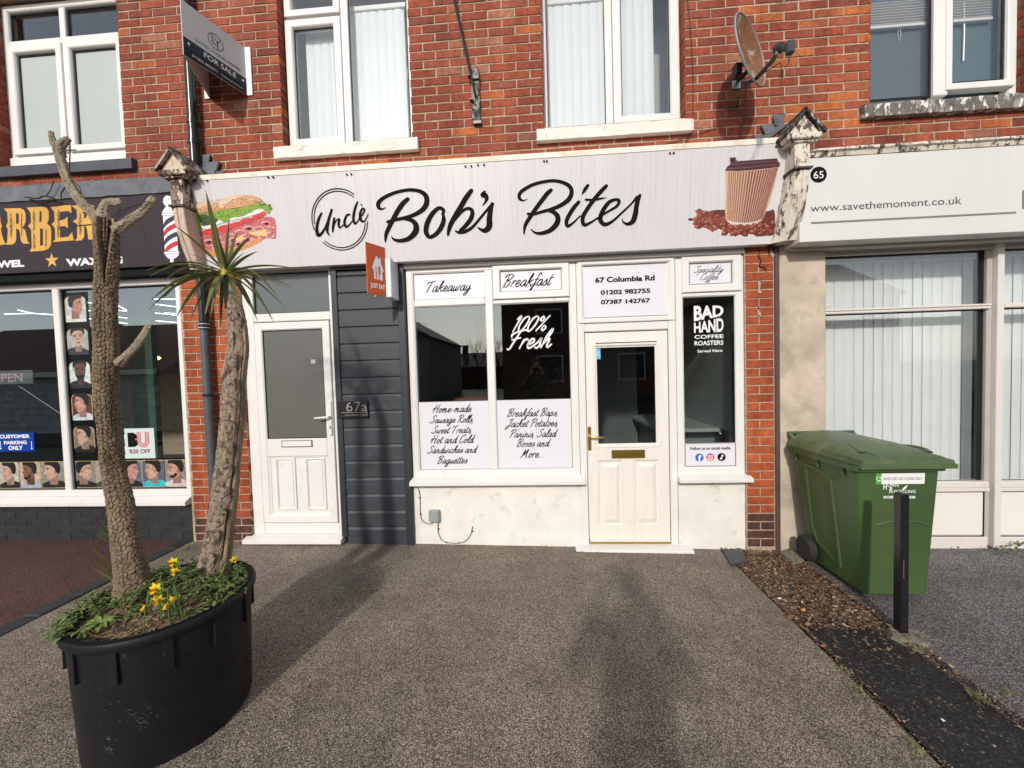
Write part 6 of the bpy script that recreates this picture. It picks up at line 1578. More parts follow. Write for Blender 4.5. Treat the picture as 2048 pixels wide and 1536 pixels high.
def rand_mat(name, stops, rough=.7, nz=0):
    m, nt, b = newmat(name); g = nt.nodes.new('ShaderNodeNewGeometry')
    c = ramp(nt, g.outputs['Random Per Island'], stops).outputs[0]
    L(nt, c, b.inputs['Base Color']); b.inputs['Roughness'].default_value = rough; return m
def in_pot(lim=.30):
    while True:
        x, y = PC.x + uni(-.31, .31), PC.y + uni(-.31, .31)
        if math.hypot(x - PC.x, y - PC.y) < lim: return x, y
mb = MB()
for i in range(1500):
    x, y = in_pot(.305); z = hz(x, y) + .004; a = uni(0, 6.28); l = uni(.008, .03); w = uni(.0008, .0025)
    dx, dy = math.cos(a) * l, math.sin(a) * l; nx_, ny_ = -math.sin(a) * w, math.cos(a) * w; h = uni(0, .006)
    mb.poly([(x - dx - nx_, y - dy - ny_, z), (x + dx - nx_, y + dy - ny_, z + h), (x + dx + nx_, y + dy + ny_, z + h + .001), (x - dx + nx_, y - dy + ny_, z + .001)])
tag(mb.build('dry_needles', rand_mat('dry_needle_litter', [(0, (.10, .06, .03)), (.5, (.26, .17, .09)), (1, (.42, .33, .22))])), 'dry needles and chips on the pot soil', 'litter', None, 'stuff')

# ------------------------------------------------------------------ trunks
def worley(U, V, seed=3, jitter=.38):
    """distance to the nearest and second nearest of jittered points on the unit grid, U wraps at integers"""
    iu, iv = np.floor(U).astype(int), np.floor(V).astype(int)
    d1 = np.full(U.shape, 9.0); d2 = np.full(U.shape, 9.0)
    umax = int(round(float(U.max()))) or 1
    for a in (-1, 0, 1):
        for b in (-1, 0, 1):
            cu, cv = iu + a, iv + b
            hsh = ((cu % umax) * 374761393 + cv * 668265263 + seed * 1442695) & 0x7fffffff
            h1 = ((hsh ^ (hsh >> 13)) * 1274126177) & 0x7fffffff; h2 = ((h1 ^ (h1 >> 11)) * 2246822519) & 0x7fffffff
            px = cu + .5 + ((h1 % 1000) / 1000 - .5) * 2 * jitter + (cv % 2) * .0; py = cv + .5 + ((h2 % 1000) / 1000 - .5) * 2 * jitter
            d = np.maximum(np.abs(U - px), np.abs(V - py)) * .6 + np.hypot(U - px, V - py) * .4
            m = d < d1; d2 = np.where(m, d1, np.minimum(d2, d)); d1 = np.where(m, d, d1)
    return d1, d2
def bark_tube(name, path, mats, parent, nu=96, cell=(.020, .026), depth=.006, seed=3, lobes=(), rows_per=.004, crack=.13, noise_amp=.004, label=None, extra=None, closetop=True):
    sp = spline(path, 24); pts = [Vector(p[:3]) for p in sp]; rad = [p[3] for p in sp]
    s = [0.0]
    for a, b in zip(pts, pts[1:]): s.append(s[-1] + (b - a).length)
    nv = max(8, int(s[-1] / rows_per)); S = np.linspace(0, s[-1], nv)
    C = np.array([[np.interp(q, s, [p[i] for p in pts]) for i in range(3)] for q in S]); Rr = np.interp(S, s, rad)
    T = np.gradient(C, axis=0); T /= np.linalg.norm(T, axis=1)[:, None]
    th = np.linspace(0, 2 * math.pi, nu, endpoint=False)
    u0 = np.cross(T[0], [0, 1, .01]); u0 /= np.linalg.norm(u0); US = []; u = u0
    for k in range(nv):
        u = u - T[k] * np.dot(u, T[k]); u /= np.linalg.norm(u); US.append(u)
    US = np.array(US); WS = np.cross(T, US)
    ncell = max(3, int(round(2 * math.pi * float(np.mean(Rr)) / cell[0])))
    U, V = np.meshgrid(th / (2 * math.pi) * ncell, S / cell[1])
    V = V + .35 * np.sin(U * 2 * math.pi / ncell * 3 + S[:, None] * 8)
    d1, d2 = worley(U, V, seed); e = np.clip((d2 - d1) / crack, 0, 1)
    TH, SS = np.meshgrid(th, S)
    low = sum(np.sin(TH * k + SS * w + p) * a for k, w, p, a in ((2, 5, .3, 1), (3, -7, 1.7, .7), (5, 11, 4.1, .5), (1, 17, 2.0, .6))) * noise_amp
    rng = np.random.RandomState(seed); fine = rng.uniform(-1, 1, U.shape) * .0007
    plate = ((np.floor(U) * 7 + np.floor(V) * 13) % 5) / 5 * depth * .35
    Rm = Rr[:, None] - depth * .8 + low + (e ** .6) * depth + fine + plate
    if extra is not None: Rm = Rm + extra(TH, SS, s[-1], Rr)
    X = C[:, None, :] + (US[:, None, :] * np.cos(TH)[..., None] + WS[:, None, :] * np.sin(TH)[..., None]) * Rm[..., None]
    me = bpy.data.meshes.new(name)
    verts = [tuple(v) for v in X.reshape(-1, 3)]; faces = []
    for j in range(nv - 1):
        for i in range(nu):
            a, b = j * nu + i, j * nu + (i + 1) % nu; faces.append((a, b, b + nu, a + nu))
    if closetop:
        verts.append(tuple(C[-1] + T[-1] * .002)); k = len(verts) - 1
        for i in range(nu): faces.append(((nv - 1) * nu + i, (nv - 1) * nu + (i + 1) % nu, k))
    me.from_pydata(verts, [], faces)
    at = me.attributes.new('crack', 'FLOAT', 'POINT'); at.data.foreach_set('value', list(e.reshape(-1)) + ([1.0] if closetop else []))
    me.materials.append(mats); me.update()
    o = bpy.data.objects.new(name, me); COL.objects.link(o); o.parent = parent
    if label: o['label'] = label
    return o
def bark_mat(name, a, b, crackc, sc=40, stretch=(1, 1, 1), moss=None):
    m, nt, bb = newmat(name)
    at = nt.nodes.new('ShaderNodeAttribute'); at.attribute_name = 'crack'
    v = posnode(nt, stretch); f = noise(nt, v, sc, 6, .7)
    c = ramp(nt, f, [(.32, a), (.68, b)]).outputs[0]
    f2 = noise(nt, v, 5, 4); k2 = ramp(nt, f2, [(.35, (.75, .75, .75)), (.65, (1.2, 1.2, 1.2))]).outputs[0]; c = mixc(nt, 1.0, c, k2, 'MULTIPLY')
    k = ramp(nt, at.outputs['Fac'], [(.0, (0, 0, 0)), (.45, (1, 1, 1))]).outputs[0]
    c = mixc(nt, k, crackc, c)
    L(nt, c, bb.inputs['Base Color']); bb.inputs['Roughness'].default_value = .9; bb.inputs['Specular IOR Level'].default_value = .2
    L(nt, bumpn(nt, f, .6, .002), bb.inputs['Normal']); return m
M_bark1 = bark_mat('scaly_brown_bark', (.125, .090, .060), (.30, .225, .15), (.018, .011, .008), 60)
M_bark2 = mat('grey_plated_bark', (.27, .205, .15), .9, .4, 45, .8, 120, .002, dirt=(.075, .055, .04), dscale=48, dcut=(.50, .58))
M_wood2 = bark_mat('bleached_brown_split_wood', (.13, .09, .058), (.37, .285, .195), (.014, .009, .007), 40, (1, 1, .10))
M_limb = bark_mat('ringed_grey_limb_bark', (.20, .165, .12), (.36, .30, .22), (.06, .045, .03), 50)
T1 = thing('cordyline_tree', 'tall leafless trunk with scaly bark, split top and four bare stubs, left in the pot', 'tree')
Y1 = -1.76
def W(px, py, y, wpx):
    v = P(px, py, y); return (v.x, v.y, v.z, wpx / FPX * (CAM_D + y) / 2 * math.cos(math.atan2(abs(v.x), CAM_D + y)) * 1.12)
path = [W(268, 1215, Y1, 92), W(263, 1150, Y1, 73), W(256, 1100, Y1, 66), W(240, 1000, Y1, 60), W(222, 900, Y1, 52), W(215, 800, Y1, 50), W(213, 700, Y1, 48), W(211, 620, Y1, 48), W(211, 560, Y1, 49), W(213, 500, Y1, 55), W(214, 455, Y1, 58), W(214, 438, Y1, 50)]
def split(TH, SS, tot, Rr):
    # V shaped hollow facing the camera near the top
    z = (SS - (tot - .30)) / .30; z = np.clip(z, 0, 1)
    c = TRUNK_FACE; w = .05 + .62 * z
    d = np.abs((TH - c + math.pi) % (2 * math.pi) - math.pi)
    inside = (d < w) & (SS > tot - .30)
    core = np.exp(-((d - 0.15 * z) / .16) ** 2) * (z > .1)
    return np.where(inside, -.030 * np.minimum(1, (w - d) / .12) + .022 * core * z, 0)
TRUNK_FACE = .74 * math.pi
bark_tube('trunk', path, M_bark1, T1, 130, (.017, .020), .0085, 3, extra=split, crack=.22, rows_per=.0033)
def limb(parent, px_path, name='limb', m=M_limb, cell=(.03, .010), depth=.0035, nu=36, amp=.0025):
    return bark_tube(name, px_path, m, parent, nu, cell, depth, int(uni(1, 99)), rows_per=.004, noise_amp=amp, crack=.2)
limb(T1, [W(207, 462, Y1, 30), W(188, 430, Y1 - .01, 22), W(162, 402, Y1 - .01, 22), W(145, 378, Y1, 21), W(133, 352, Y1, 23), W(124, 325, Y1, 24), W(117, 300, Y1, 25), W(118, 285, Y1, 22)])
limb(T1, [W(117, 296, Y1, 20), W(107, 285, Y1, 13), W(103, 272, Y1, 9), W(101, 262, Y1, 6)])
limb(T1, [W(119, 294, Y1, 20), W(129, 282, Y1, 15), W(137, 277, Y1, 9)])
limb(T1, [W(206, 450, Y1, 32), W(206, 428, Y1, 26), W(211, 410, Y1, 18), W(219, 404, Y1, 15), W(232, 404, Y1, 13), W(242, 402, Y1, 9)])
limb(T1, [W(208, 412, Y1, 12), W(209, 400, Y1, 6)], nu=12)
limb(T1, [W(232, 462, Y1, 26), W(247, 450, Y1, 22), W(268, 436, Y1, 19), W(288, 422, Y1, 17), W(303, 403, Y1, 16), W(309, 396, Y1, 11)])
limb(T1, [W(238, 728, Y1, 24), W(252, 712, Y1 - .01, 15), W(270, 694, Y1 - .02, 15), W(284, 676, Y1 - .02, 14), W(294, 660, Y1 - .02, 12), W(299, 650, Y1 - .02, 9)])
mb = MB()
for pts in ([(222, 436), (245, 420), (270, 412), (295, 408), (318, 401)], [(228, 440), (248, 424), (272, 410), (300, 402)], [(270, 438), (283, 452), (292, 480)], [(205, 445), (175, 450), (143, 452)], [(200, 440), (180, 432), (165, 425)], [(139, 277), (140, 300), (139, 330), (140, 355)], [(139, 300), (130, 303), (134, 315)], [(139, 300), (152, 300)],
            [(130, 375), (122, 388), (124, 402)], [(150, 372), (160, 385), (168, 402)], [(145, 365), (158, 372), (163, 390)], [(240, 436), (236, 420), (243, 414)]):
    mb.tube(spline([tuple(P(x, y, Y1 - .02 + uni(-.015, .015))) for x, y in pts], 4), uni(.0015, .0028), 5)
mb.build('dead_twigs', M_limb, T1)
for s, a in ((-1, (199, 445, 188, 520)), (1, (231, 445, 219, 530))): pass

T2 = thing('cabbage_palm', 'grey split trunk topped by a spiky green rosette, right in the pot', 'tree')
yb_, yt_ = -1.56, -1.25
def W2(px, py, k, wpx): y = yb_ + (yt_ - yb_) * k; return W(px, py, y, wpx)
path = [W2(424, 1175, 0, 92), W2(426, 1140, .03, 70), W2(436, 1100, .08, 62), W2(449, 1000, .22, 56), W2(459, 900, .38, 51), W2(468, 800, .53, 47), W2(472, 740, .62, 42), W2(478, 690, .70, 38), W2(474, 640, .78, 32), W2(468, 608, .84, 26), W2(464, 597, .86, 20)]
def ridges(TH, SS, tot, Rr):
    r = np.zeros_like(TH)
    for k, ph, a in ((5, .4, .004), (9, 2.1, .0028), (14, .9, .0022)): r += np.abs(np.sin((TH * k + ph + .8 * np.sin(SS * 4 + k)) / 2)) * a
    deep = np.exp(-(((TH - 2.05 + .25 * np.sin(SS * 7)) + math.pi) % (2 * math.pi) - math.pi) ** 2 / .008) * .016 * (SS < tot * .7)
    deep2 = np.exp(-(((TH - 2.75 + .15 * np.sin(SS * 5)) + math.pi) % (2 * math.pi) - math.pi) ** 2 / .004) * .013 * (SS > tot * .1)
    return r - deep - deep2 - .006
bark_tube('trunk', path, M_wood2, T2, 120, (.016, .11), .005, 8, extra=ridges, crack=.10, noise_amp=.003)
# loose plates of bark clinging to the left of the grey trunk
prng = random.Random(5)
def plate(px, py, w, h, k):
    y = yb_ + (yt_ - yb_) * k; c = P(px, py, y); r = .040 + .0
    mb = MB(); n, mrow = 7, 7; sc = (CAM_D + y) / FPX
    W_, H_ = w * sc, h * sc; g = []
    phi = math.atan2(1.8, CAM_D + y); rw = np.interp(py, [600, 690, 800, 900, 1000, 1140], [26, 38, 47, 51, 56, 70]) / 2 * sc * math.cos(phi); cxp = np.interp(py, [600, 640, 690, 740, 800, 900, 1000, 1100, 1140], [466, 474, 478, 472, 468, 459, 449, 436, 426]); cx3 = P(cxp, py, y)
    a0 = math.asin(max(-.96, min(.96, (c.x - cx3.x) * math.cos(phi) / (rw + .004)))) + phi
    for j in range(mrow + 1):
        row = []
        for i in range(n + 1):
            q = (i / n - .5); s = (j / mrow - .5); edge = 1 - .12 * abs(2 * q) ** 3
            dz = s * H_ * edge + prng.uniform(-.005, .005); a = a0 + q * W_ * math.cos(phi) / rw * 1.3 * (1 - .2 * abs(2 * s) ** 3) + prng.uniform(-.03, .03)
            # follow the lean of the trunk
            pyy = py - (dz / sc); cxx = P(np.interp(pyy, [600, 640, 690, 740, 800, 900, 1000, 1100, 1140], [466, 474, 478, 472, 468, 459, 449, 436, 426]), pyy, y).x
            rr_ = rw * 1.12 + .0065 + .0035 * prng.random(); row.append(mb.vert(cxx + math.sin(a) * rr_, y - math.cos(a) * rr_, c.z + dz))
        g.append(row)
    for j in range(mrow):
        for i in range(n): mb.face((g[j][i], g[j][i + 1], g[j + 1][i + 1], g[j + 1][i]))
    o = mb.build('bark_plate', M_bark2, T2)
    so = o.modifiers.new('thickness', 'SOLIDIFY'); so.thickness = .004; so.offset = -1
for q in ((462, 648, 16, 40), (460, 690, 14, 44), (459, 735, 14, 44), (456, 780, 14, 40), (454, 820, 16, 40), (450, 862, 18, 40), (446, 905, 18, 42), (442, 950, 20, 44), (436, 992, 22, 40), (432, 1035, 18, 40), (419, 1078, 20, 44), (408, 1118, 22, 40), (470, 625, 14, 30), (447, 1000, 12, 24), (482, 655, 12, 30), (398, 1146, 24, 24), (440, 1152, 24, 16)):
    plate(q[0], q[1], q[2] * 1.55, q[3] * 1.38, float(np.interp(q[1], [597, 608, 640, 690, 740, 800, 900, 1000, 1100, 1140], [.86, .84, .78, .70, .62, .53, .38, .22, .08, .03])))
limb(T2, [W2(470, 604, .85, 19), W2(463, 590, .88, 16), W2(457, 572, .93, 14), W2(453, 556, 1.0, 15)], 'neck', M_limb, (.05, .007), .0015, 24, .0006)
# rosette leaves: base point, image tip, depth offset of the tip, arch
CB = P(450, 548, yt_)
mleaf, nt, b = newmat('green_strap_leaf'); g_ = nt.nodes.new('ShaderNodeObjectInfo')
v = posnode(nt); f = noise(nt, v, 8, 4); 
c_ = ramp(nt, g_.outputs['Random'], [(0, (.062, .078, .016)), (.5, (.095, .112, .024)), (.8, (.135, .135, .032)), (1, (.075, .092, .026))]).outputs[0]
at = nt.nodes.new('ShaderNodeAttribute'); at.attribute_name = 'along'
k = ramp(nt, at.outputs['Fac'], [(0, (.9, .9, .9)), (.12, (0, 0, 0)), (.86, (0, 0, 0)), (1, (.8, .8, .8))]).outputs[0]
kk = ramp(nt, at.outputs['Fac'], [(.3, (.50, .42, .06)), (.8, (.30, .19, .08))]).outputs[0]
L(nt, mixc(nt, k, c_, kk), b.inputs['Base Color']); b.inputs['Roughness'].default_value = .42
def leaf(tip, arch, wid=.011, base=None, hang=0.0):
    base = base or CB; L_ = (tip - base).length; n = 16; mb = MB(); al = []
    side = (tip - base).cross(Vector((0, 0, 1)));
    if side.length < 1e-3: side = Vector((1, 0, 0))
    side.normalize()
    pts = []
    for i in range(n + 1):
        q = i / n; p = base.lerp(tip, q) + Vector((0, 0, 1)) * arch * L_ * math.sin(math.pi * min(1, q * (1 - hang * .3))) ; pts.append(p)
    for i, p in enumerate(pts):
        q = i / n; t_ = (pts[min(i + 1, n)] - pts[max(i - 1, 0)]).normalized(); s = side; up_ = s.cross(t_).normalized()
        w = wid * (0.55 + 1.2 * q) if q < .3 else wid * .92 * (1 - ((q - .3) / .7) ** 2.2) + .0004
        w = min(w, wid)
        a = mb.vert(*(p - s * w + up_ * w * .45)); c = mb.vert(*p); d = mb.vert(*(p + s * w + up_ * w * .45)); al += [q] * 3
        if i:
            mb.face((a - 3, a, c, c - 3)); mb.face((c - 3, c, d, d - 3))
    o = mb.build('leaf', mleaf, T2, True)
    A_ = o.data.attributes.new('along', 'FLOAT', 'POINT'); A_.data.foreach_set('value', al)
    so = o.modifiers.new('thickness', 'SOLIDIFY'); so.thickness = .0012
    return o
tips = [((411, 380), .10, .0, .015), ((459, 432), .0, .0, .011), ((345, 448), .12, .02, .012), ((378, 508), -.05, .06, .009), ((422, 470), .08, .0, .010), ((503, 470), -.05, .05, .011), ((488, 505), .10, .03, .010), ((516, 502), -.08, .05, .010),
 ((300, 552), .15, .10, .011), ((292, 541), -.10, .12, .011), ((302, 600), .10, .10, .012), ((297, 620), -.05, .12, .012), ((322, 602), .2, .12, .010), ((352, 635), .05, .12, .012), ((378, 646), -.1, .14, .012), ((420, 640), .1, .16, .010), ((422, 628), -.12, .14, .010), ((441, 656), .05, .15, .009), ((452, 640), -.1, .14, .009),
 ((583, 582), .0, .10, .012), ((572, 617), .15, .14, .012), ((600, 538), -.05, .06, .013), ((540, 545), .2, .05, .010), ((548, 640), .12, .14, .013), ((516, 645), -.1, .16, .012), ((547, 645), -.12, .15, .012), ((582, 575), .18, .12, .010), ((300, 528), -.2, .02, .010), ((384, 598), .22, .14, .012), ((340, 580), -.2, .10, .012), ((500, 615), .25, .15, .011), ((395, 560), .30, .10, .012), ((520, 560), .30, .08, .011), ((452, 600), .28, .2, .011), ((435, 470), -.16, .02, .010), ((475, 460), .18, .0, .009), ((330, 560), .26, .10, .011), ((560, 600), -.22, .14, .011), ((410, 630), -.22, .16, .011), ((480, 630), -.2, .2, .010)]
for (px, py), dy, arch, wd in tips:
    leaf(P(px, py, yt_ + dy), arch, wd * 1.25, CB + Vector((uni(-.008, .008), uni(-.008, .008), uni(-.008, .014))))
mb = MB(); mb.lathe([(.010, -.035), (.019, -.015), (.022, .01), (.013, .04), (0, .055)], tuple(CB + Vector((0, 0, -.012))), 14); mb.build('leaf_base', flat('yellow_leaf_base', (.42, .34, .06), .5), T2, True)

# ------------------------------------------------------------------ planting in the pot
def leaflet(mb, p, d, l, w, droop=.3, n=4):
    d = Vector(d).normalized(); s = d.cross(Vector((0, 0, 1)))
    if s.length < .05: s = Vector((1, 0, 0))
    s.normalize(); pr = None
    for i in range(n + 1):
        q = i / n; c = Vector(p) + d * l * q + Vector((0, 0, -droop * l * q * q)); ww = w * math.sin(math.pi * min(.97, .12 + q * .88)) 
        a, b = mb.vert(*(c - s * ww + Vector((0, 0, ww * .35)))), mb.vert(*(c + s * ww + Vector((0, 0, ww * .35)))); m_ = mb.vert(*c)
        if pr: mb.face((pr[0], a, m_, pr[2])); mb.face((pr[2], m_, b, pr[1]))
        pr = (a, b, m_)
M_wf = rand_mat('mixed_weed_green', [(0, (.045, .07, .018)), (.4, (.09, .135, .032)), (.75, (.14, .20, .055)), (1, (.21, .24, .08))], .55)
M_lf = rand_mat('light_rosette_green', [(0, (.14, .20, .045)), (1, (.22, .29, .075))], .5)
mb = MB(); pr_ = random.Random(11)
dens = lambda x, y: 1.0
cnt = 0
while cnt < 420:
    x, y = in_pot(.31)
    dxp, dyp = x - PC.x, y - PC.y
    # the front edge of the soil stays bare
    if dyp < -.15 and dxp > -.2 and pr_.random() < .93: continue
    if dyp < -.05 and dxp > .02 and pr_.random() < .6: continue
    cnt += 1
    z = hz(x, y); hh = pr_.uniform(.02, .075) * (1.25 if dxp < -.05 else .8)
    st = Vector((x, y, z)); lean = Vector((pr_.uniform(-.4, .4) + dxp * 1.0, pr_.uniform(-.4, .4) + dyp * 1.0, 1)).normalized()
    for k in range(pr_.randint(5, 9)):
        q = .3 + .7 * k / 8; a = pr_.uniform(0, 6.28)
        leaflet(mb, st + lean * hh * q, (math.cos(a), math.sin(a), pr_.uniform(.0, .6)), pr_.uniform(.012, .034), pr_.uniform(.003, .008), .4, 3)
tag(mb.build('weed_cover', M_wf), 'low mixed green weeds covering the pot soil', 'ground cover', None, 'stuff')
mb = MB()
for i in range(60):
    a = 2.4 + pr_.uniform(0, 1.9); r = PR - .02; x, y = PC.x + r * math.cos(a), PC.y + r * math.sin(a)
    for k in range(6):
        b_ = pr_.uniform(0, 6.28); leaflet(mb, (x + pr_.uniform(-.03, .03), y + pr_.uniform(-.03, .03), PT + pr_.uniform(-.01, .03)), (math.cos(b_) + math.cos(a), math.sin(b_) + math.sin(a), .5), pr_.uniform(.015, .035), .006, .6, 3)
tag(mb.build('trailing_weed', M_wf), 'weeds spilling over the left rim of the pot', 'ground cover', None, 'stuff')
def rosette(label, px, py, n, l, w, mt=M_lf, dz=.0):
    g = G(px, py, PT - .0); t = thing('leafy_weed', label, 'plant')
    for k in range(n):
        a = 2 * math.pi * k / n + uni(-.2, .2); mb = MB(); leaflet(mb, g + Vector((0, 0, dz)), (math.cos(a), math.sin(a), uni(.5, .9)), l * uni(.8, 1.1), w, .5, 6); mb.build('leaf', mt, t, True)
rosette('light green leafy weed at the front left of the pot soil', 200, 1248, 14, .075, .011)
rosette('small green weed among the needles below the daffodils', 268, 1232, 9, .05, .008, M_wf)
rosette('small light weed at the right of the pot by the grey trunk', 452, 1176, 8, .05, .010)
# daffodils
M_yel = flat('daffodil_yellow', (.72, .56, .03), .5); M_yd = flat('daffodil_trumpet_orange', (.74, .42, .015), .5); M_stem = flat('daffodil_stem_green', (.10, .17, .05), .5)
def daff(label, px, py, face, sc=1.0, zt=-.90, group=None):
    t = thing('daffodil', label, 'flower', 'daffodils in the black pot'); h = G(px, py, zt)
    f = Vector(face).normalized(); s1 = f.cross(Vector((0, 0, 1))).normalized(); s2 = s1.cross(f)
    b = Vector((h.x + uni(-.03, .03), h.y + uni(.0, .04), hz(h.x, h.y) - .01))
    mb = MB(); mb.tube(spline([tuple(b), tuple(b.lerp(h, .5) + Vector((0, 0, .02))), tuple(h - f * .03 * sc + Vector((0, 0, .035))), tuple(h - f * .018 * sc)], 5), .0022, 6); mb.build('stem', M_stem, t, True)
    mb = MB()
    for k in range(6):
        a = 2 * math.pi * k / 6 + .2; d = s1 * math.cos(a) + s2 * math.sin(a); n_ = s1 * -math.sin(a) + s2 * math.cos(a); c0 = h
        q = [mb.vert(*(c0 + d * .002)), mb.vert(*(c0 + d * .012 * sc + n_ * .008 * sc)), mb.vert(*(c0 + d * .026 * sc + f * -.004)), mb.vert(*(c0 + d * .012 * sc - n_ * .008 * sc))]; mb.face(q)
    mb.build('petals', M_yel, t)
    mb = MB(); rg = []
    for r_, dd in ((.004, 0), (.006, .008), (.007, .016), (.010, .020)):
        rg.append([mb.vert(*(h + f * dd * sc + (s1 * math.cos(2 * math.pi * k / 12) + s2 * math.sin(2 * math.pi * k / 12)) * r_ * sc)) for k in range(12)])
    for a_, b_ in zip(rg, rg[1:]):
        for k in range(12): mb.face((a_[k], a_[(k + 1) % 12], b_[(k + 1) % 12], b_[k]))
    mb.face(rg[0]); mb.build('trumpet', M_yd, t, True)
for q in (('highest of the front daffodils, facing the viewer', 311, 1177, (.2, -1, -.1), 1.15), ('open daffodil just under the highest front one', 316, 1198, (.3, -1, -.5), 1.05), ('nodding daffodil at the left of the front cluster', 290, 1211, (-.2, -.7, -1), .9),
          ('lowest nodding daffodil of the front cluster', 332, 1209, (.1, -.7, -1), .9), ('small daffodil at the right of the front cluster', 346, 1198, (.4, -.8, -.5), .85), ('upper daffodil behind, between the two trunks', 347, 1124, (.3, -1, -.1), 1.05), ('lower daffodil behind, between the two trunks', 350, 1141, (.2, -1, -.6), .95), ('lone small daffodil right of the grey trunk', 468, 1119, (.8, -.7, -.2), .8)):
    daff(q[0], q[1], q[2], q[3], q[4])
mb = MB()
for i in range(46):
    g = G(pr_.choice([300, 330, 345, 310]) + pr_.uniform(-22, 22), pr_.choice([1215, 1160]) + pr_.uniform(-15, 15), PT)
    mb_l = Vector((g.x, g.y, hz(g.x, g.y))); a = pr_.uniform(0, 6.28)
    leaflet(mb, mb_l, (math.cos(a) * .5, math.sin(a) * .5, 1.2), pr_.uniform(.06, .12), .0035, .25, 5)
tag(mb.build('daffodil_leaves', flat('narrow_leaf_green', (.08, .14, .04), .5)), 'narrow upright green leaves around the daffodils', 'ground cover', None, 'stuff')
t = thing('grassy_tuft', 'yellow green blades sprouting beside the scaly trunk foot', 'plant')
for px, py, bxp, byp in ((197, 1035, 225, 1075), (193, 1052, 224, 1082), (194, 1070, 226, 1090), (200, 1060, 228, 1085), (182, 1093, 228, 1135), (190, 1105, 230, 1150), (186, 1120, 232, 1160), (200, 1115, 236, 1165), (184, 1135, 236, 1170), (205, 1130, 240, 1172)):
    mb = MB(); a, b = P(bxp, byp, Y1 - .02), P(px, py, Y1 - .04); leaflet(mb, a, (b - a), (b - a).length, .005, .0, 6); mb.build('blade', rand_mat('tuft_yellow_green', [(0, (.20, .22, .05)), (1, (.34, .32, .09))]) if 'tuft_yellow_green' not in MATS else MATS['tuft_yellow_green'], t)
t = thing('dead_twig', 'thin dead twig leaning out over the left rim of the pot', 'twig')
mb = MB()
for pts in ([(160, 1215), (145, 1190), (132, 1165), (120, 1152)], [(134, 1168), (118, 1168), (104, 1172)], [(128, 1160), (136, 1150), (140, 1148)]): mb.tube(spline([tuple(P(x, y, -1.95)) for x, y in pts], 4), .0016, 5)
mb.build('twig', flat('dark_twig_brown', (.07, .035, .025), .9), t)

# ================================================================== WHEELIE BIN
t = thing('wheelie_bin', 'large green wheelie bin with a white recycling sticker, behind the black post', 'wheelie bin')
m, nt, b = newmat('green_bin_plastic'); v = posnode(nt); f = noise(nt, v, 3, 6, .6); f1 = noise(nt, v, 2.2, 3)
c0 = ramp(nt, f, [(.3, (.043, .085, .026)), (.7, (.060, .108, .034))]).outputs[0]
f3 = noise(nt, v, 140, 3, .7); k3 = ramp(nt, f3, [(.70, (0, 0, 0)), (.76, (.5, .5, .5))]).outputs[0]
L(nt, mixc(nt, k3, c0, (.20, .22, .16)), b.inputs['Base Color']); b.inputs['Roughness'].default_value = .42
L(nt, bumpn(nt, noise(nt, v, 350, 2), .15, .0005), b.inputs['Normal']); M_bin = m
M_lid = mat('faded_green_lid_plastic', (.075, .112, .045), .40, .18, 4, .15, 350, .0005, dirt=(.17, .20, .10), dscale=5, dcut=(.5, .75))
def bsec(z):
    q = (z + 1.605) / (.885); q = max(0, min(1, q))
    return 2.190 - .085 * q, 2.605 + .035 * q, -.712 - .040 * q, -.20 + .13 * q
mb = MB(); zs_ = [-1.605, -1.59, -1.30, -1.0, -.76, -.735, -.72]
def ring(z, grow=0.0, nseg=5, rc=.045):
    a, b_, c, d = bsec(z); a -= grow; b_ += grow; c -= grow; d += grow; out = []
    for cx, cy, a0 in ((b_ - rc, c + rc, -90), (b_ - rc, d - rc, 0), (a + rc, d - rc, 90), (a + rc, c + rc, 180)):
        for k in range(nseg + 1): an = R(a0 + 90 * k / nseg); out.append((cx + rc * math.cos(an), cy + rc * math.sin(an), z))
    return out
rgs = [[mb.vert(*p) for p in ring(z, -.02 if i == 0 else 0)] for i, z in enumerate(zs_)]
for a, b_ in zip(rgs, rgs[1:]):
    for k in range(len(a)): mb.face((a[k], a[(k + 1) % len(a)], b_[(k + 1) % len(a)], b_[k]))
mb.face(rgs[0]); mb.build('body', M_bin, t, True)
mb = MB(); r1 = [mb.vert(*p) for p in ring(-.74, .002)]; r2 = [mb.vert(*p) for p in ring(-.735, .022)]; r3 = [mb.vert(*p) for p in ring(-.700, .024)]
for a, b_ in ((r1, r2), (r2, r3)):
    for k in range(len(a)): mb.face((a[k], a[(k + 1) % len(a)], b_[(k + 1) % len(a)], b_[k]))
mb.build('body_rim', M_bin, t, True)
# pressed panel in the left side: a raised surround
def side(y, z, o=.0): a, b_, c, d = bsec(z); return (a - o, y, z)
mb = MB(); pts = [(-.53, -1.50), (-.52, -.86), (-.46, -.835), (-.36, -.80), (-.24, -.80), (-.23, -.9), (-.24, -1.30), (-.28, -1.42)]
inn = [(-.505, -1.48), (-.50, -.885), (-.45, -.862), (-.36, -.825), (-.262, -.825), (-.255, -.9), (-.262, -1.30), (-.30, -1.40)]
o1 = [mb.vert(*side(y, z, .0)) for y, z in pts]; o2 = [mb.vert(*side(y + (.006 if y < -.4 else -.006), z, .010)) for y, z in pts]; o3 = [mb.vert(*side(y, z, .010)) for y, z in inn]; o4 = [mb.vert(*side(y + (.01 if y < -.4 else -.01), z, .002)) for y, z in inn]
for a, b_ in ((o1, o2), (o2, o3), (o3, o4)):
    for k in range(8): mb.face((a[k], a[(k + 1) % 8], b_[(k + 1) % 8], b_[k]))
mb.face(o4); mb.build('side_panel', M_bin, t, True)
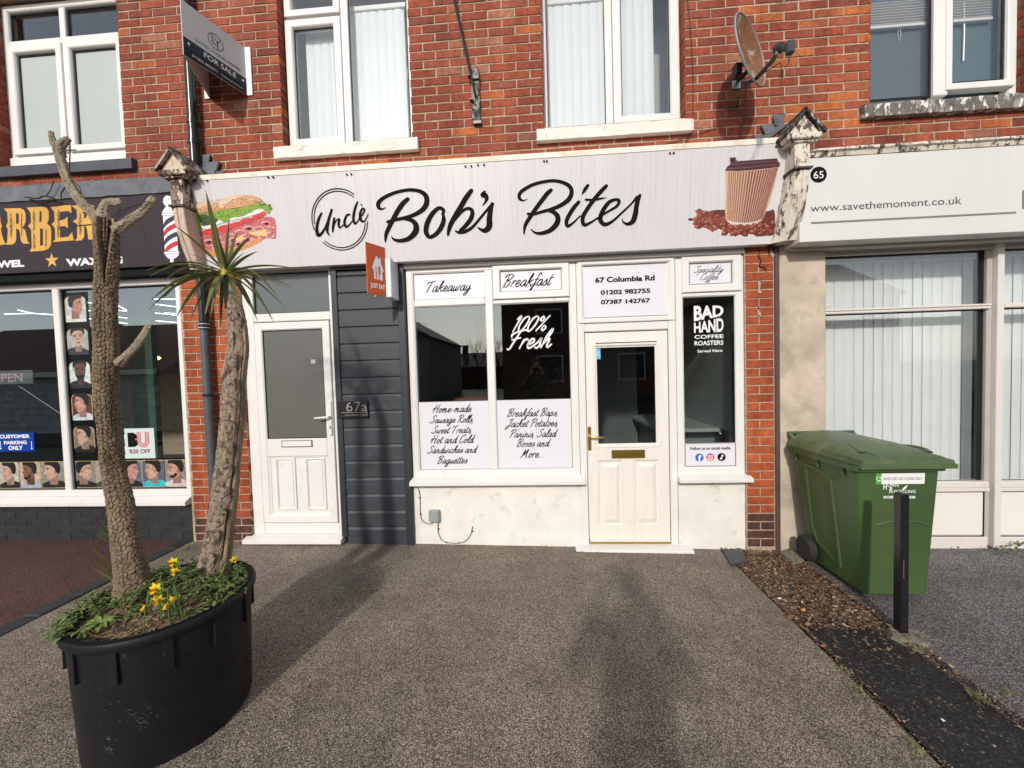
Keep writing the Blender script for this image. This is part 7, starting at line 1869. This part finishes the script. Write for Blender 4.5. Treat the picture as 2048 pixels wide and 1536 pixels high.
for y in (-.64, -.40, -.16):
    mb = MB(); mb.box(2.095, 2.125, y - .008, y + .008, -.80, -.73, .003); mb.build('stiffening_rib', M_bin, t)
def fr(x, z, o=0.0): a, b_, c, d = bsec(z); return (x, c - o, z)
mb = MB(); 
for pts in ([(2.24, -1.115), (2.33, -1.090), (2.39, -1.090)], [(2.44, -1.090), (2.50, -1.092), (2.58, -1.118)]):
    for (xa, za), (xb, zb) in zip(pts, pts[1:]):
        mb.poly([fr(xa, za, .001), fr(xb, zb, .001), fr(xb, zb + .008, .007), fr(xa, za + .008, .007)]); mb.poly([fr(xa, za + .008, .007), fr(xb, zb + .008, .007), fr(xb, zb + .016, .001), fr(xa, za + .016, .001)])
mb.build('moulded_ridge', M_bin, t)
# lid
a, b_, c, d = bsec(-.72); LX0, LX1, LYF, LYB = a + .010, b_ + .034, c - .034, d + .015
mb = MB(); g = []; nx, ny = 16, 18
def lidz(u, w):
    e = min(u, 1 - u, w * 1.0); e2 = max(0, min(1, e / .10)); return -.658 + .022 * (e2 ** .6) + .055 * (math.sin(math.pi * u) ** .7) * (max(0, min(1, (w - .10) / .35)) ** .8) * 1.0 + .006 * w
for j in range(ny + 1):
    g.append([mb.vert(LX0 + (LX1 - LX0) * i / nx, LYF + (LYB - LYF) * j / ny, lidz(i / nx, j / ny)) for i in range(nx + 1)])
for j in range(ny):
    for i in range(nx): mb.face((g[j][i], g[j][i + 1], g[j + 1][i + 1], g[j + 1][i]))
loop = [g[0][i] for i in range(nx + 1)] + [g[j][nx] for j in range(1, ny + 1)] + [g[ny][i] for i in range(nx - 1, -1, -1)] + [g[j][0] for j in range(ny - 1, 0, -1)]
def low(z, gr): return [mb.vert(max(LX0 - gr, min(LX1 + gr, mb.v[k][0] + (gr if mb.v[k][0] > (LX0 + LX1) / 2 + .2 else -gr if mb.v[k][0] < (LX0 + LX1) / 2 - .2 else 0))), mb.v[k][1] + (-gr if mb.v[k][1] < LYF + .01 else 0), z) for k in loop]
l1 = low(-.680, .004); l2 = low(-.684, .012); l3 = low(-.712, .014)
for a_, b2 in ((loop, l1), (l1, l2), (l2, l3)):
    for k in range(len(loop)): mb.face((a_[k], a_[(k + 1) % len(loop)], b2[(k + 1) % len(loop)], b2[k]))
mb.build('lid', M_lid, t, True)
mb = MB()
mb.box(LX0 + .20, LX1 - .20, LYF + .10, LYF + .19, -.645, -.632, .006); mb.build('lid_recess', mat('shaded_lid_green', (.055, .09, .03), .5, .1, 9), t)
for s, x in ((-1, LX0 + .10), (1, LX1 - .03)):
    mb = MB(); sp = spline([(x - .0, LYF + .34, -.630), (x - .02 * s, LYF + .27, -.612), (x + .0, LYF + .16, -.622), (x + .03, LYF + .06, -.640)], 5) if s < 0 else spline([(x - .02, LYF + .34, -.630), (x + .03, LYF + .26, -.625), (x + .035, LYF + .18, -.632), (x - .02, LYF + .10, -.64)], 5)
    mb.tube(sp, .011, 8); mb.build('lid_handle', M_lid, t, True)
    mb = MB(); mb.box(x - .035, x + .0, LYF + .10, LYF + .30, -.638, -.624, .003); mb.build('handle_slot', M_black, t)
mb = MB(); mb.tube([(LX0 + .01, LYB + .035, -.600), (LX1 - .02, LYB + .035, -.600)], .015, 10); mb.build('rear_handle', M_bin, t, True)
mb = MB()
for x in (LX0 + .02, LX0 + .2, LX1 - .22, LX1 - .03): mb.tube([(x, LYB - .05, -.655), (x, LYB + .0, -.625), (x, LYB + .035, -.600)], .014, 8)
mb.build('hinge_arm', M_lid, t)
M_tyre = mat('dusty_black_rubber', (.022, .021, .021), .75, .3, 40)
for x in (2.115, 2.60):
    mb = MB(); mb.lathe([(.055, 0), (.085, .0), (.100, .012), (.100, .045), (.085, .057), (.055, .057)], (x, -.215, -1.505), 28, 'x'); w_ = mb.build('wheel', M_tyre, t, True)
    mb = MB(); mb.lathe([(.055, .02), (.030, .026), (.028, .008), (0, .006)], (x, -.215, -1.505), 20, 'x'); mb.build('hub', M_black, w_, True)
mb = MB(); mb.tube([(2.13, -.215, -1.505), (2.64, -.215, -1.505)], .012, 8); mb.build('axle', M_steel, t)
def fq(px, py): 
    r = ray(px, py); k = .040 / .885   # front face leans: y = -.712 - k*(z+1.605)
    tt = (CAM_D - .712 - k * 1.605) / (r.y + k * r.z); return (r.x * tt, r.z * tt)
def fpl(x, z, l): a, b_, c, d = bsec(z); return (x, c - l, z)
mb = MB(); x0, z1_ = fq(1752, 947); x1, z0_ = fq(1848.5, 967.5)
def frect(mb, x0, x1, z0, z1, l): mb.poly([fpl(x0, z0, l), fpl(x1, z0, l), fpl(x1, z1, l), fpl(x0, z1, l)])
frect(mb, x0, x1, z0_, z1_, .0012); mb.build('sticker', M_printw, t)
xg = x0 + (x1 - x0) * .115
mb = MB(); frect(mb, x0, xg, z0_, z1_, .0018); mb.build('sticker_end', flat('sticker_green', (.07, .36, .06)), t)
mb = MB(); cxx, czz = (x0 + xg) / 2, (z0_ + z1_) / 2
for k in range(3):
    a_ = R(90 + 120 * k); p0_ = (cxx + .016 * math.cos(a_ + .5), czz + .016 * math.sin(a_ + .5)); p1_ = (cxx + .016 * math.cos(a_ + 1.7), czz + .016 * math.sin(a_ + 1.7))
    ribbon(mb, [(p0_[0], p0_[1], .006), (p1_[0], p1_[1], .006)], lambda x, z, l: fpl(x, z, .002 + l), 2)
mb.build('recycling_mark', M_printw, t)
mb = MB(); text_in(mb, 'MIXED DRY RECYCLING ONLY', xg + .012, x1 - .014, czz - .009, czz + .009, 0, .0, fn=lambda x, z: fpl(x, z, .0018)); mb.build('sticker_lettering', M_printg, t)
mb = MB()
def bt(s, ax, ay, bx_, by, bold=.0): a, b_ = fq(ax, ay), fq(bx_, by); text_in(mb, s, a[0], b_[0], min(a[1], b_[1]), max(a[1], b_[1]), 0, bold, fn=lambda x, z: fpl(x, z, .0012))
bt('H', 1766, 979, 1773.5, 968, .02); bt('URN', 1774.5, 973.5, 1797, 968, .01); bt('R', 1778.5, 986, 1786, 974, .02); bt('ECYCLING', 1787.5, 986, 1831, 979.5, .01); bt('0120', 1766.5, 997, 1786, 991.5, .05); bt('530', 1817.5, 997, 1830.5, 991.5, .05)
a_ = fq(1808, 977); ribbon(mb, [(a_[0] - .012, a_[1] - .010, .004), (a_[0] + .004, a_[1] + .006, .016), (a_[0] + .020, a_[1] + .020, .003)], lambda x, z, l: fpl(x, z, .0012 + l), 3)
mb.build('lettering', M_printw, t)

# ================================================================== POST
t = thing('bollard_post', 'square black painted steel post with chipped paint in front of the green bin', 'post')
M_post = mat('chipped_gloss_black_paint', (.010, .010, .013), .25, .3, 30, .35, 60, .001, dirt=(.16, .13, .10), dscale=45, dcut=(.68, .74))
mb = MB(); mb.box(-.024, .024, -.026, .026, 0, .855, .005); o = mb.build('shaft', M_post, t); o.location = (2.125, -1.045, -1.645)
mb = MB(); mb.box(-.021, .021, -.023, .023, .852, .857, .002); o = mb.build('cap', M_black, t); o.location = (2.125, -1.045, -1.645)
mb = MB()
mb.box(-.012, -.006, -.0268, -.0258, .36, .47)
mb.build('bare_rust', mat('rust_patch', (.13, .055, .03), .8, .4, 80), t).location = (2.125, -1.045, -1.645)
t = thing('concrete_footing', 'rough concrete lump round the foot of the black post', 'concrete')
mb = MB(); n = 14
top = [mb.vert(2.14 + .085 * math.cos(2 * math.pi * k / n) * uni(.8, 1.2), -1.08 + .075 * math.sin(2 * math.pi * k / n) * uni(.8, 1.2), -1.618 + uni(-.006, .006)) for k in range(n)]
bot = [mb.vert(mb.v[k][0] + .02 * math.cos(2 * math.pi * i / n), mb.v[k][1] + .02 * math.sin(2 * math.pi * i / n), -1.66) for i, k in enumerate(top)]
mb.face(top)
for k in range(n): mb.face((top[k], bot[k], bot[(k + 1) % n], top[(k + 1) % n]))
mb.build('lump', mat('mossy_concrete', (.20, .18, .14), .9, .3, 30, .8, 80, .004, dirt=(.12, .12, .06), dscale=20), t)

# ================================================================== SOIL BED DEBRIS, SLATE, LEAF LITTER, WEEDS
OCT = [(1, 0, 0), (-1, 0, 0), (0, 1, 0), (0, -1, 0), (0, 0, 1), (0, 0, -1)]; OF = [(0, 2, 4), (2, 1, 4), (1, 3, 4), (3, 0, 4), (2, 0, 5), (1, 2, 5), (3, 1, 5), (0, 3, 5)]
def pebble(mb, x, y, z, s, fl=.55):
    n = len(mb.v); a = uni(0, 6.28); ca, sa = math.cos(a), math.sin(a); ex = uni(.7, 1.5)
    for p in OCT:
        j = uni(.65, 1.15); q = (p[0] * s * ex * j, p[1] * s * j, p[2] * s * fl * j); mb.v.append((x + q[0] * ca - q[1] * sa + uni(-.2, .2) * s, y + q[0] * sa + q[1] * ca + uni(-.2, .2) * s, z + q[2]))
    for f_ in OF: mb.face([n + k for k in f_])
prv = random.getstate(); random.seed(21)
mb = MB()
for i in range(15000):
    x = uni(1.565, 2.14); y = -abs(random.gauss(0, 1.05)) + .08 if rnd() < .75 else uni(-3.3, .1)
    if y < -1.02 and 1.60 < x < 2.07 and rnd() < .985: continue
    if y < -3.3: continue
    s = uni(.0015, .006) if rnd() < .85 else uni(.005, .012)
    pebble(mb, x, y, -1.636 + s * .3 + .012 * rnd() + (.012 if x < 1.6 or x > 2.10 else 0), s)
tag(mb.build('soil_crumbs', rand_mat('stony_crumbs', [(0, (.045, .028, .018)), (.45, (.11, .068, .04)), (.75, (.20, .125, .075)), (.92, (.30, .20, .13)), (.97, (.42, .19, .09)), (1, (.55, .48, .38))], .9)), 'brown soil crumbs and grit between the drives', 'rubble', None, 'stuff')
mb = MB()
for i in range(480):
    x = uni(1.58, 2.13); y = -abs(random.gauss(0, .75)) + .05
    if y < -1.3 and rnd() < .6: continue
    z = -1.622 + uni(0, .010); a = uni(0, 6.28); l = uni(.006, .022); w = uni(.003, .010)
    n = len(mb.v)
    for u, v_, h in ((-l, 0, uni(0, .006)), (0, -w, 0), (l, 0, uni(0, .008)), (0, w, uni(0, .004))): mb.v.append((x + u * math.cos(a) - v_ * math.sin(a), y + u * math.sin(a) + v_ * math.cos(a), z + h))
    mb.face((n, n + 1, n + 2)); mb.face((n, n + 2, n + 3))
tag(mb.build('leaf_litter', rand_mat('dead_leaf_brown', [(0, (.07, .035, .02)), (.5, (.17, .09, .045)), (.85, (.28, .16, .08)), (1, (.38, .28, .17))], .8)), 'dead leaf scraps on the soil bed', 'litter', None, 'stuff')
mb = MB()
for i in range(150):
    x = uni(1.58, 2.12); y = -abs(random.gauss(0, .7)); s_ = uni(.006, .015) * (1.3 if rnd() < .15 else .8)
    if y < -1.0 and 1.6 < x < 2.07: continue
    pebble(mb, x, y, -1.626, s_, .6)
tag(mb.build('rubble_stones', rand_mat('mixed_rubble', [(0, (.07, .045, .03)), (.4, (.17, .11, .075)), (.7, (.27, .20, .14)), (.88, (.36, .16, .08)), (1, (.45, .38, .30))], .9)), 'small mixed stones lying in the soil bed', 'rubble', None, 'stuff')
mb = MB()
for i in range(260):
    x = uni(1.60, 2.1); y = uni(-3.0, -.05)
    if y < -1.0 and 1.62 < x < 2.05: continue
    a = uni(0, 6.28); l = uni(.02, .07); mb.tube([(x, y, -1.618), (x + l * .5 * math.cos(a), y + l * .5 * math.sin(a), -1.612), (x + l * math.cos(a + .4), y + l * math.sin(a + .4), -1.618)], .0008, 3, False)
tag(mb.build('straw_bits', rand_mat('dry_straw', [(0, (.20, .13, .07)), (1, (.40, .31, .18))], .8)), 'dry straw and root bits on the soil bed', 'litter', None, 'stuff')
big = [('orange_stone', 1608, 1221, .022, (.50, .20, .08), 'orange stone near the middle of the soil bed'), ('pale_stone', 1560, 1198, .016, (.55, .48, .40), 'pale stone beside the gravel drive edge'), ('rust_stone', 1578, 1236, .024, (.20, .085, .045), 'dark rusty stone below the orange stone'), ('brick_scrap', 1602, 1182, .015, (.36, .15, .07), 'curled tan leaf like chip in the soil bed'),
       ('white_shell', 1604, 1205, .010, (.60, .57, .50), 'small white chip above the orange stone'), ('tan_stone', 1570, 1183, .014, (.42, .22, .10), 'tan chip high in the soil bed'), ('white_chip', 1885, 1441, .010, (.7, .66, .58), 'white pebble on the black tarmac patch'), ('cream_chip', 1990, 1494, .007, (.6, .5, .38), 'cream pebble low on the black tarmac patch'), ('orange_flake', 1645, 1293, .014, (.36, .13, .06), 'reddish flake by the edge of the gravel drive'), ('tan_chip', 1776, 1300, .012, (.36, .20, .10), 'tan flake on the dark soil below the post'),
       ('white_chip', 1712, 1222, .007, (.6, .56, .5), 'white chip left of the post'), ('pink_stone', 1688, 1250, .012, (.36, .22, .17), 'flat pinkish stone left of the post'), ('white_pebble', 1415, 1145, .007, (.62, .56, .48), 'white pebble lying on the gravel drive'), ('dark_pebble', 1438, 1146, .007, (.04, .03, .025), 'dark pebble lying on the gravel drive'), ('dark_leaf', 1484, 1174, .010, (.04, .03, .02), 'dark leaf scrap on the drive edge')]
for nm, px, py, s, col, lab in big:
    g = G(px, py, -1.622); mb = MB(); pebble(mb, g.x, g.y, -1.618, s, .6); o = mb.build(nm, mat(nm + str(px), col, .8, .25, 60)); tag(o, lab, 'stone')
t = thing('slate_offcut', 'dark slate offcut lying at the foot of the white wall corner', 'slate')
q = [G(x, y, -1.60) for x, y in ((1447, 1103), (1480, 1096), (1497, 1121), (1462, 1128))]
mb = MB(); n = len(mb.v); mb.v += [tuple(v) for v in q] + [(v.x, v.y, v.z - .014) for v in q]
for f_ in ((0, 1, 2, 3), (7, 6, 5, 4), (0, 4, 5, 1), (1, 5, 6, 2), (2, 6, 7, 3), (3, 7, 4, 0)): mb.face([n + k for k in f_])
mb.build('slab', M_slate, t)
t = thing('stone_slab', 'small pale broken slab at the foot of the rendered pier', 'stone')
q = [G(x, y, -1.60) for x, y in ((1560, 1103), (1590, 1100), (1608, 1118), (1585, 1124))]
mb = MB(); n = len(mb.v); mb.v += [tuple(v) for v in q] + [(v.x, v.y, v.z - .03) for v in q]
for f_ in ((0, 1, 2, 3), (7, 6, 5, 4), (0, 4, 5, 1), (1, 5, 6, 2), (2, 6, 7, 3), (3, 7, 4, 0)): mb.face([n + k for k in f_])
mb.build('slab', MATS['mossy_concrete'], t)
# litter line along the foot of the buildings
mb = MB()
for i in range(1100):
    x = uni(-5.4, 1.5) if i % 3 else uni(2.75, 4.4); s = uni(.0015, .006)
    if -1.15 > x > -1.3: continue
    yy = .02 - abs(random.gauss(0, .022)) - (.02 if x > 2.5 else 0)
    if .3 < x < 1.32 or -2.79 < x < -1.83: yy -= .075
    pebble(mb, x, yy, zg(x) + s * .4 + (-.004 if x > 2.5 else 0), s)
tag(mb.build('wall_foot_grit', rand_mat('mossy_grit', [(0, (.03, .035, .015)), (.5, (.08, .06, .035)), (.85, (.16, .12, .08)), (1, (.36, .32, .25))], .9)), 'moss, grit and leaf bits along the wall foot', 'litter', None, 'stuff')
def tuft(label, px, py, n, h, z=-1.62, m=None, cat='grass tuft', w=.0022):
    g = G(px, py, z); t = thing('grass_tuft', label, cat)
    mb = MB()
    for i in range(n):
        a = uni(0, 6.28); d = Vector((math.cos(a) * uni(.2, .9), math.sin(a) * uni(.2, .9), 1)); leaflet(mb, g + Vector((uni(-.03, .03), uni(-.03, .03), 0)), d, h * uni(.5, 1.1), w, .5, 4)
    mb.build('blades', m or rand_mat('tuft_grass', [(0, (.07, .10, .025)), (.6, (.16, .19, .06)), (1, (.34, .30, .14))]) if m or 'tuft_grass' not in MATS else MATS['tuft_grass'], t)
for lab, px, py, n, h in (('grass tuft at the drive edge just above the tarmac patch', 1715, 1385, 34, .055), ('grass tuft at the drive edge low beside the tarmac patch', 1830, 1500, 30, .055), ('grass tuft right of the black tarmac patch', 1960, 1400, 40, .055), ('dry grass tuft on the soil right below the post', 1840, 1300, 30, .05), ('grass blades beside the concrete lump of the post', 1848, 1278, 16, .05), ('thin grass tuft where the dry soil meets the gravel', 1690, 1345, 18, .05), ('tiny grass tuft in the middle of the soil bed', 1636, 1172, 12, .03), ('dry grass at the far right edge of the soil bed', 2010, 1385, 24, .05)):
    tuft(lab, px, py, n, h)
tuft('little grass tuft at the foot of the white wall left of the shop door', 1090, 1097, 14, .045, zg(.1)); tuft('moss and grass at the foot of the frosted door sill', 620, 1090, 14, .03, zg(-2))
tuft('weeds sprouting at the foot of the grey trunk behind the pot', 372, 1100, 16, .09, zg(-3.1))
t = thing('rooted_weed', 'dark green leafy weed growing at the foot of the cream panels', 'plant')
for px, py, n, l in ((1975, 1093, 16, .055), (2000, 1092, 18, .075), (1955, 1097, 8, .04), (1895, 1094, 5, .04)):
    g = G(px, py, -1.63); g.y = min(g.y, -.03)
    for i in range(n):
        a = uni(0, 6.28); mb = MB(); leaflet(mb, g + Vector((uni(-.03, .03), 0, uni(0, l))), (math.cos(a), math.sin(a) * .5 - .2, uni(.2, 1.4)), l * uni(.5, .9), .008, .4, 4); mb.build('leaf', MATS['mixed_weed_green'], t)
random.setstate(prv)

# cracks in the right hand brick pier
t = thing('pier_crack', 'dark jagged crack running down the top of the brick pier under the console', 'crack')
mb = MB()
for pts in ([(1520, 500), (1517, 512), (1522, 522), (1518, 532), (1530, 536), (1532, 546)], [(1518, 612), (1516, 622), (1519, 630)], [(1541, 490), (1537, 500), (1540, 512)]):
    ribbon(mb, [(x, y, 2.2 if 0 < i < len(pts) - 1 else .6) for i, (x, y) in enumerate(pts)], lambda x, y, l: tuple(P(x, y, -.0035 - l)), 3)
mb.build('crack', flat('crack_black', (.012, .008, .007), .9), t)
t = thing('filler_patch', 'pale filler smears down the middle of the brick pier by the speciality coffee light', 'filler')
for k_, pts in enumerate(([(1516, 560), (1522, 566), (1520, 578), (1524, 586), (1515, 585), (1517, 572)], [(1514, 616), (1521, 624), (1523, 634), (1516, 630)], [(1542, 500), (1550, 508), (1546, 516), (1540, 508)])):
    mb = MB(); mb.poly([tuple(P(x, y, -.004)) for x, y in pts]); mb.poly([tuple(P(x, y, -.0035)) for x, y in pts[::-1]]); mb.build('smear', M_mortar, t)

# ================================================================== OPPOSITE SIDE OF THE STREET (seen in the glass)
M_hb = mat('far_brown_brick', (.14, .075, .05), .9, .2, 3); M_hr = mat('far_roof_tile', (.10, .055, .045), .85, .2, 3); M_hw = mat('far_grey_render', (.30, .30, .28), .9, .1, 3)
M_fw = flat('far_window_glass', (.03, .035, .04), .15)
def house(label, x0, x1, y0, y1, ze, zr, m, ridge='x', wins=()):
    t = thing('house', label, 'house'); mb = MB(); mb.box(x0, x1, y0, y1, -1.7, ze); mb.build('wall', m, t)
    mb = MB()
    if ridge == 'x': mb.prismx([(y0 - .3, ze), (y1 + .3, ze), ((y0 + y1) / 2, zr)], x0 - .2, x1 + .2)
    else: mb.prism([(x0 - .3, ze), (x1 + .3, ze), ((x0 + x1) / 2, zr)], y0 - .2, y1 + .2)
    mb.build('roof', M_hr, t)
    mb = MB(); mb.box(x0 + 1, x0 + 1.6, (y0 + y1) / 2 - .3, (y0 + y1) / 2 + .3, zr - .8, zr + .9, .02); mb.build('chimney', M_hb, t)
    for a, z0, z1 in wins:
        mb = MB(); mb.frame(a, a + 1.5, z0, z1, [(0, y1 + .04), (.08, y1 + .04), (.08, y1)]); w = mb.build('window', M_upvc, t)
        mb = MB(); mb.box(a + .08, a + .72, y1 + .004, y1 + .02, z0 + .08, z1 - .08); mb.box(a + .80, a + 1.42, y1 + .004, y1 + .02, z0 + .08, z1 - .08); mb.build('pane', M_fw, w)
house('brown brick house directly across the road, mirrored in the shop glass', -1.9, 7.5, -26, -18.2, 4.4, 7.0, M_hb, 'x', ((0, 2.0, 3.4), (4.5, 2.0, 3.4), (0, -.7, .8), (4.5, -.7, .8)))
house('grey rendered gabled house across the road, mirrored in the left shop pane', -14.5, -6.6, -30, -20.0, 2.2, 4.6, M_hw, 'y', ((-12, -.6, .8), (-9.5, -.6, .8)))
house('low far bungalow mirrored between the two nearer houses', -9.5, 1.5, -46, -36, .5, 2.2, M_hb, 'x')
house('brick house beyond the right end of the road', 9.5, 20, -28, -19, 3.6, 6.4, M_hb, 'x', ((11, 1.8, 3.2), (15, 1.8, 3.2)))
t = thing('block_garage', 'low grey block garage with a brown tiled roof mirrored in the barber window', 'garage')
M_blk = mat('grey_rock_face_block', (.50, .52, .53), .9, .25, 4, 1, 18, .02)
mb = MB(); mb.box(-21.9, -12.1, -14.5, -8.1, -1.72, .30); mb.build('wall_core', M_mortar, t)
bm_ = MB(); bm_.box(-.215, .215, -.05, 0.0, 0, .205, .012); pb = bm_.build('block', M_blk, t); first = True
for r_ in range(9):
    for k in range(23):
        x = -21.6 + k * .44 + (.22 if r_ % 2 else 0)
        if x > -12.2: continue
        o = pb if first else copy_obj(pb, t); first = False
        o.location = (x, -8.055, -1.66 + r_ * .215)
mb = MB(); mb.prismx([(-8.0 + .3, .30), (-11.3, 2.3), (-14.8, .30)], -22.3, -11.7); mb.build('roof', mat('brown_clay_tile', (.16, .075, .055), .85, .25, 5), t)
mb = MB(); mb.box(-22.2, -11.8, -7.72, -7.66, .22, .38, .01); mb.build('gutter', M_upvc, t)
mb = MB(); mb.lathe([(.11, 1.2), (.11, 2.0), (.15, 2.0), (.15, 2.1), (0, 2.1)], (-15.2, -9.6, 0), 14); mb.build('vent_pipe', M_hw, t)
rt_ = random.Random(4)
def bare_tree(label, x, y, h):
    t = thing('bare_tree', label, 'tree', 'bare trees across the road')
    mb = MB(); mb.tube([(x, y, -1.7), (x + .1, y, -.2), (x, y, .6)], [.14, .10, .07], 7); mb.build('trunk', M_limb, t)
    mb = MB()
    def br(p, d, l, r, n):
        q = p + d * l; mb.tube([p, p.lerp(q, .5) + Vector((rt_.uniform(-.05, .05), 0, .05)), q], [r, r * .8, r * .6], 4, False)
        if n:
            for k in range(3):
                nd = (d + Vector((rt_.uniform(-.7, .7), rt_.uniform(-.5, .5), rt_.uniform(-.1, .6)))).normalized(); br(p + d * l * rt_.uniform(.5, 1), nd, l * rt_.uniform(.55, .8), r * .55, n - 1)
    for k in range(6): br(Vector((x, y, rt_.uniform(0, .6))), Vector((rt_.uniform(-.8, .8), rt_.uniform(-.5, .5), 1)).normalized(), h * .35, .035, 3)
    mb.build('crown', M_limb, t)
for lab, x, y, h in (('bare tree behind the bungalow, left of three in the reflection', -8.2, -34, 4.2), ('bare tree behind the bungalow, tallest in the reflection', -6.0, -36, 4.8), ('bare tree nearest the brown brick house in the reflection', -3.6, -33, 4.0)): bare_tree(lab, x, y, h)

# ================================================================== PERSON taking the photograph (casts the shadow, shows in the glass)
def skin_mesh(name, verts, edges, radii, m, parent, sub=2):
    me = bpy.data.meshes.new(name); me.from_pydata([tuple(v) for v in verts], edges, []); me.materials.append(m)
    o = bpy.data.objects.new(name, me); COL.objects.link(o); o.parent = parent
    sk = o.modifiers.new('skin', 'SKIN'); ly = me.skin_vertices[0].data if me.skin_vertices else None
    if ly is None:
        bpy.context.view_layer.objects.active = o; o.select_set(True); bpy.ops.mesh.customdata_skin_add(); o.select_set(False); ly = me.skin_vertices[0].data
    for i, r in enumerate(radii): ly[i].radius = r if isinstance(r, tuple) else (r, r); ly[i].use_root = (i == 0)
    ss = o.modifiers.new('smooth', 'SUBSURF'); ss.levels = sub; ss.render_levels = sub
    me.update(); return o
CY = -CAM_D
pt_ = thing('person', 'person in dark clothes holding up a phone in front of the shop', 'person')
M_coat = mat('dark_navy_coat', (.022, .024, .032), .9, .2, 8); M_skin = mat('light_skin', (.50, .30, .22), .55, .06, 10); M_jean = mat('dark_trousers', (.03, .032, .04), .9, .15, 10)
bx_, by_ = .0, CY - .40; gz = -1.60
V_ = [(bx_, by_, gz + .96), (bx_, by_, gz + 1.14), (bx_, by_ + .01, gz + 1.36), (bx_, by_, gz + 1.46), (bx_, by_ + .01, gz + 1.53),
      (bx_ - .10, by_, gz + .90), (bx_ - .12, by_ + .02, gz + .50), (bx_ - .13, by_, gz + .09), (bx_ - .14, by_ + .14, gz + .05),
      (bx_ + .10, by_, gz + .90), (bx_ + .12, by_ + .02, gz + .50), (bx_ + .13, by_, gz + .09), (bx_ + .14, by_ + .14, gz + .05),
      (bx_ - .19, by_, gz + 1.40), (bx_ - .31, by_ + .10, gz + 1.22), (bx_ - .11, by_ + .33, gz + 1.50),
      (bx_ + .19, by_, gz + 1.40), (bx_ + .31, by_ + .10, gz + 1.22), (bx_ + .11, by_ + .33, gz + 1.50)]
E_ = [(0, 1), (1, 2), (2, 3), (3, 4), (0, 5), (5, 6), (6, 7), (7, 8), (0, 9), (9, 10), (10, 11), (11, 12), (2, 13), (13, 14), (14, 15), (2, 16), (16, 17), (17, 18)]
Rd = [(.17, .12), (.16, .11), (.19, .12), .07, .06, (.10, .10), .075, .05, .04, (.10, .10), .075, .05, .04, .075, .055, .035, .075, .055, .035]
skin_mesh('body', V_, E_, Rd, M_coat, pt_)
def ell(mb, c, r, n=20, mrow=12):
    rg = []
    for j in range(mrow + 1):
        a = -math.pi / 2 + math.pi * j / mrow; rg.append([mb.vert(c[0] + r[0] * math.cos(a) * math.cos(2 * math.pi * k / n), c[1] + r[1] * math.cos(a) * math.sin(2 * math.pi * k / n), c[2] + r[2] * math.sin(a)) for k in range(n)])
    for a, b in zip(rg, rg[1:]):
        for k in range(n): mb.face((a[k], a[(k + 1) % n], b[(k + 1) % n], b[k]))
hc = (bx_, by_ + .02, gz + 1.665)
mb = MB(); ell(mb, hc, (.075, .092, .115)); ell(mb, (hc[0], hc[1] + .092, hc[2] - .012), (.014, .018, .024), 10, 6); ell(mb, (hc[0] - .076, hc[1], hc[2] - .005), (.010, .020, .032), 8, 6); ell(mb, (hc[0] + .076, hc[1], hc[2] - .005), (.010, .020, .032), 8, 6); mb.build('head', M_skin, pt_, True)
mb = MB()
for s in (-1, 1): ell(mb, (hc[0] + s * .030, hc[1] + .080, hc[2] + .012), (.012, .010, .007), 8, 6)
mb.box(hc[0] - .022, hc[0] + .022, hc[1] + .083, hc[1] + .090, hc[2] - .055, hc[2] - .048, .002); mb.build('face_features', flat('dark_features', (.05, .02, .02)), pt_, True)
mb = MB(); ell(mb, (hc[0], hc[1] - .015, hc[2] + .030), (.082, .090, .105)); mb.build('hair', flat('brown_hair', (.05, .03, .02), .8), pt_, True)
for s in (-1, 1):
    px_, py_, pz_ = s * .085, CY - .045, .0
    vs = [(s * .11, by_ + .33, gz + 1.50), (px_ + s * .012, py_ - .02, pz_ - .055), (px_, py_ + .005, pz_ - .02)]; es = [(0, 1), (1, 2)]; rs = [.028, .030, .026]
    for k in range(4):
        n = len(vs); z = pz_ - .045 + k * .022; l = (.8, 1, .95, .85)[k]
        vs += [(px_ + s * .004, py_ - .005, z), (px_ - s * .012 * l, py_ - .022, z + .004), (px_ - s * .034 * l, py_ - .024, z + .006)]; es += [(2, n), (n, n + 1), (n + 1, n + 2)]; rs += [.009, .0085, .007]
    n = len(vs); vs += [(px_ - s * .004, py_ + .0, pz_ - .058), (px_ - s * .028, py_ + .004, pz_ - .048)]; es += [(1, n), (n, n + 1)]; rs += [.010, .008]
    skin_mesh('hand', vs, es, rs, M_skin, pt_, 1)
t = thing('phone', 'dark phone held level in both hands by the person', 'phone')
mb = MB(); mb.box(-.078, .078, CY - .070, CY - .060, -.037, .037, .003); mb.build('case', M_black, t)
mb = MB(); mb.box(-.072, .072, CY - .0715, CY - .0702, -.033, .033); mb.build('screen', flat('dim_screen', (.02, .02, .025), .1), t)
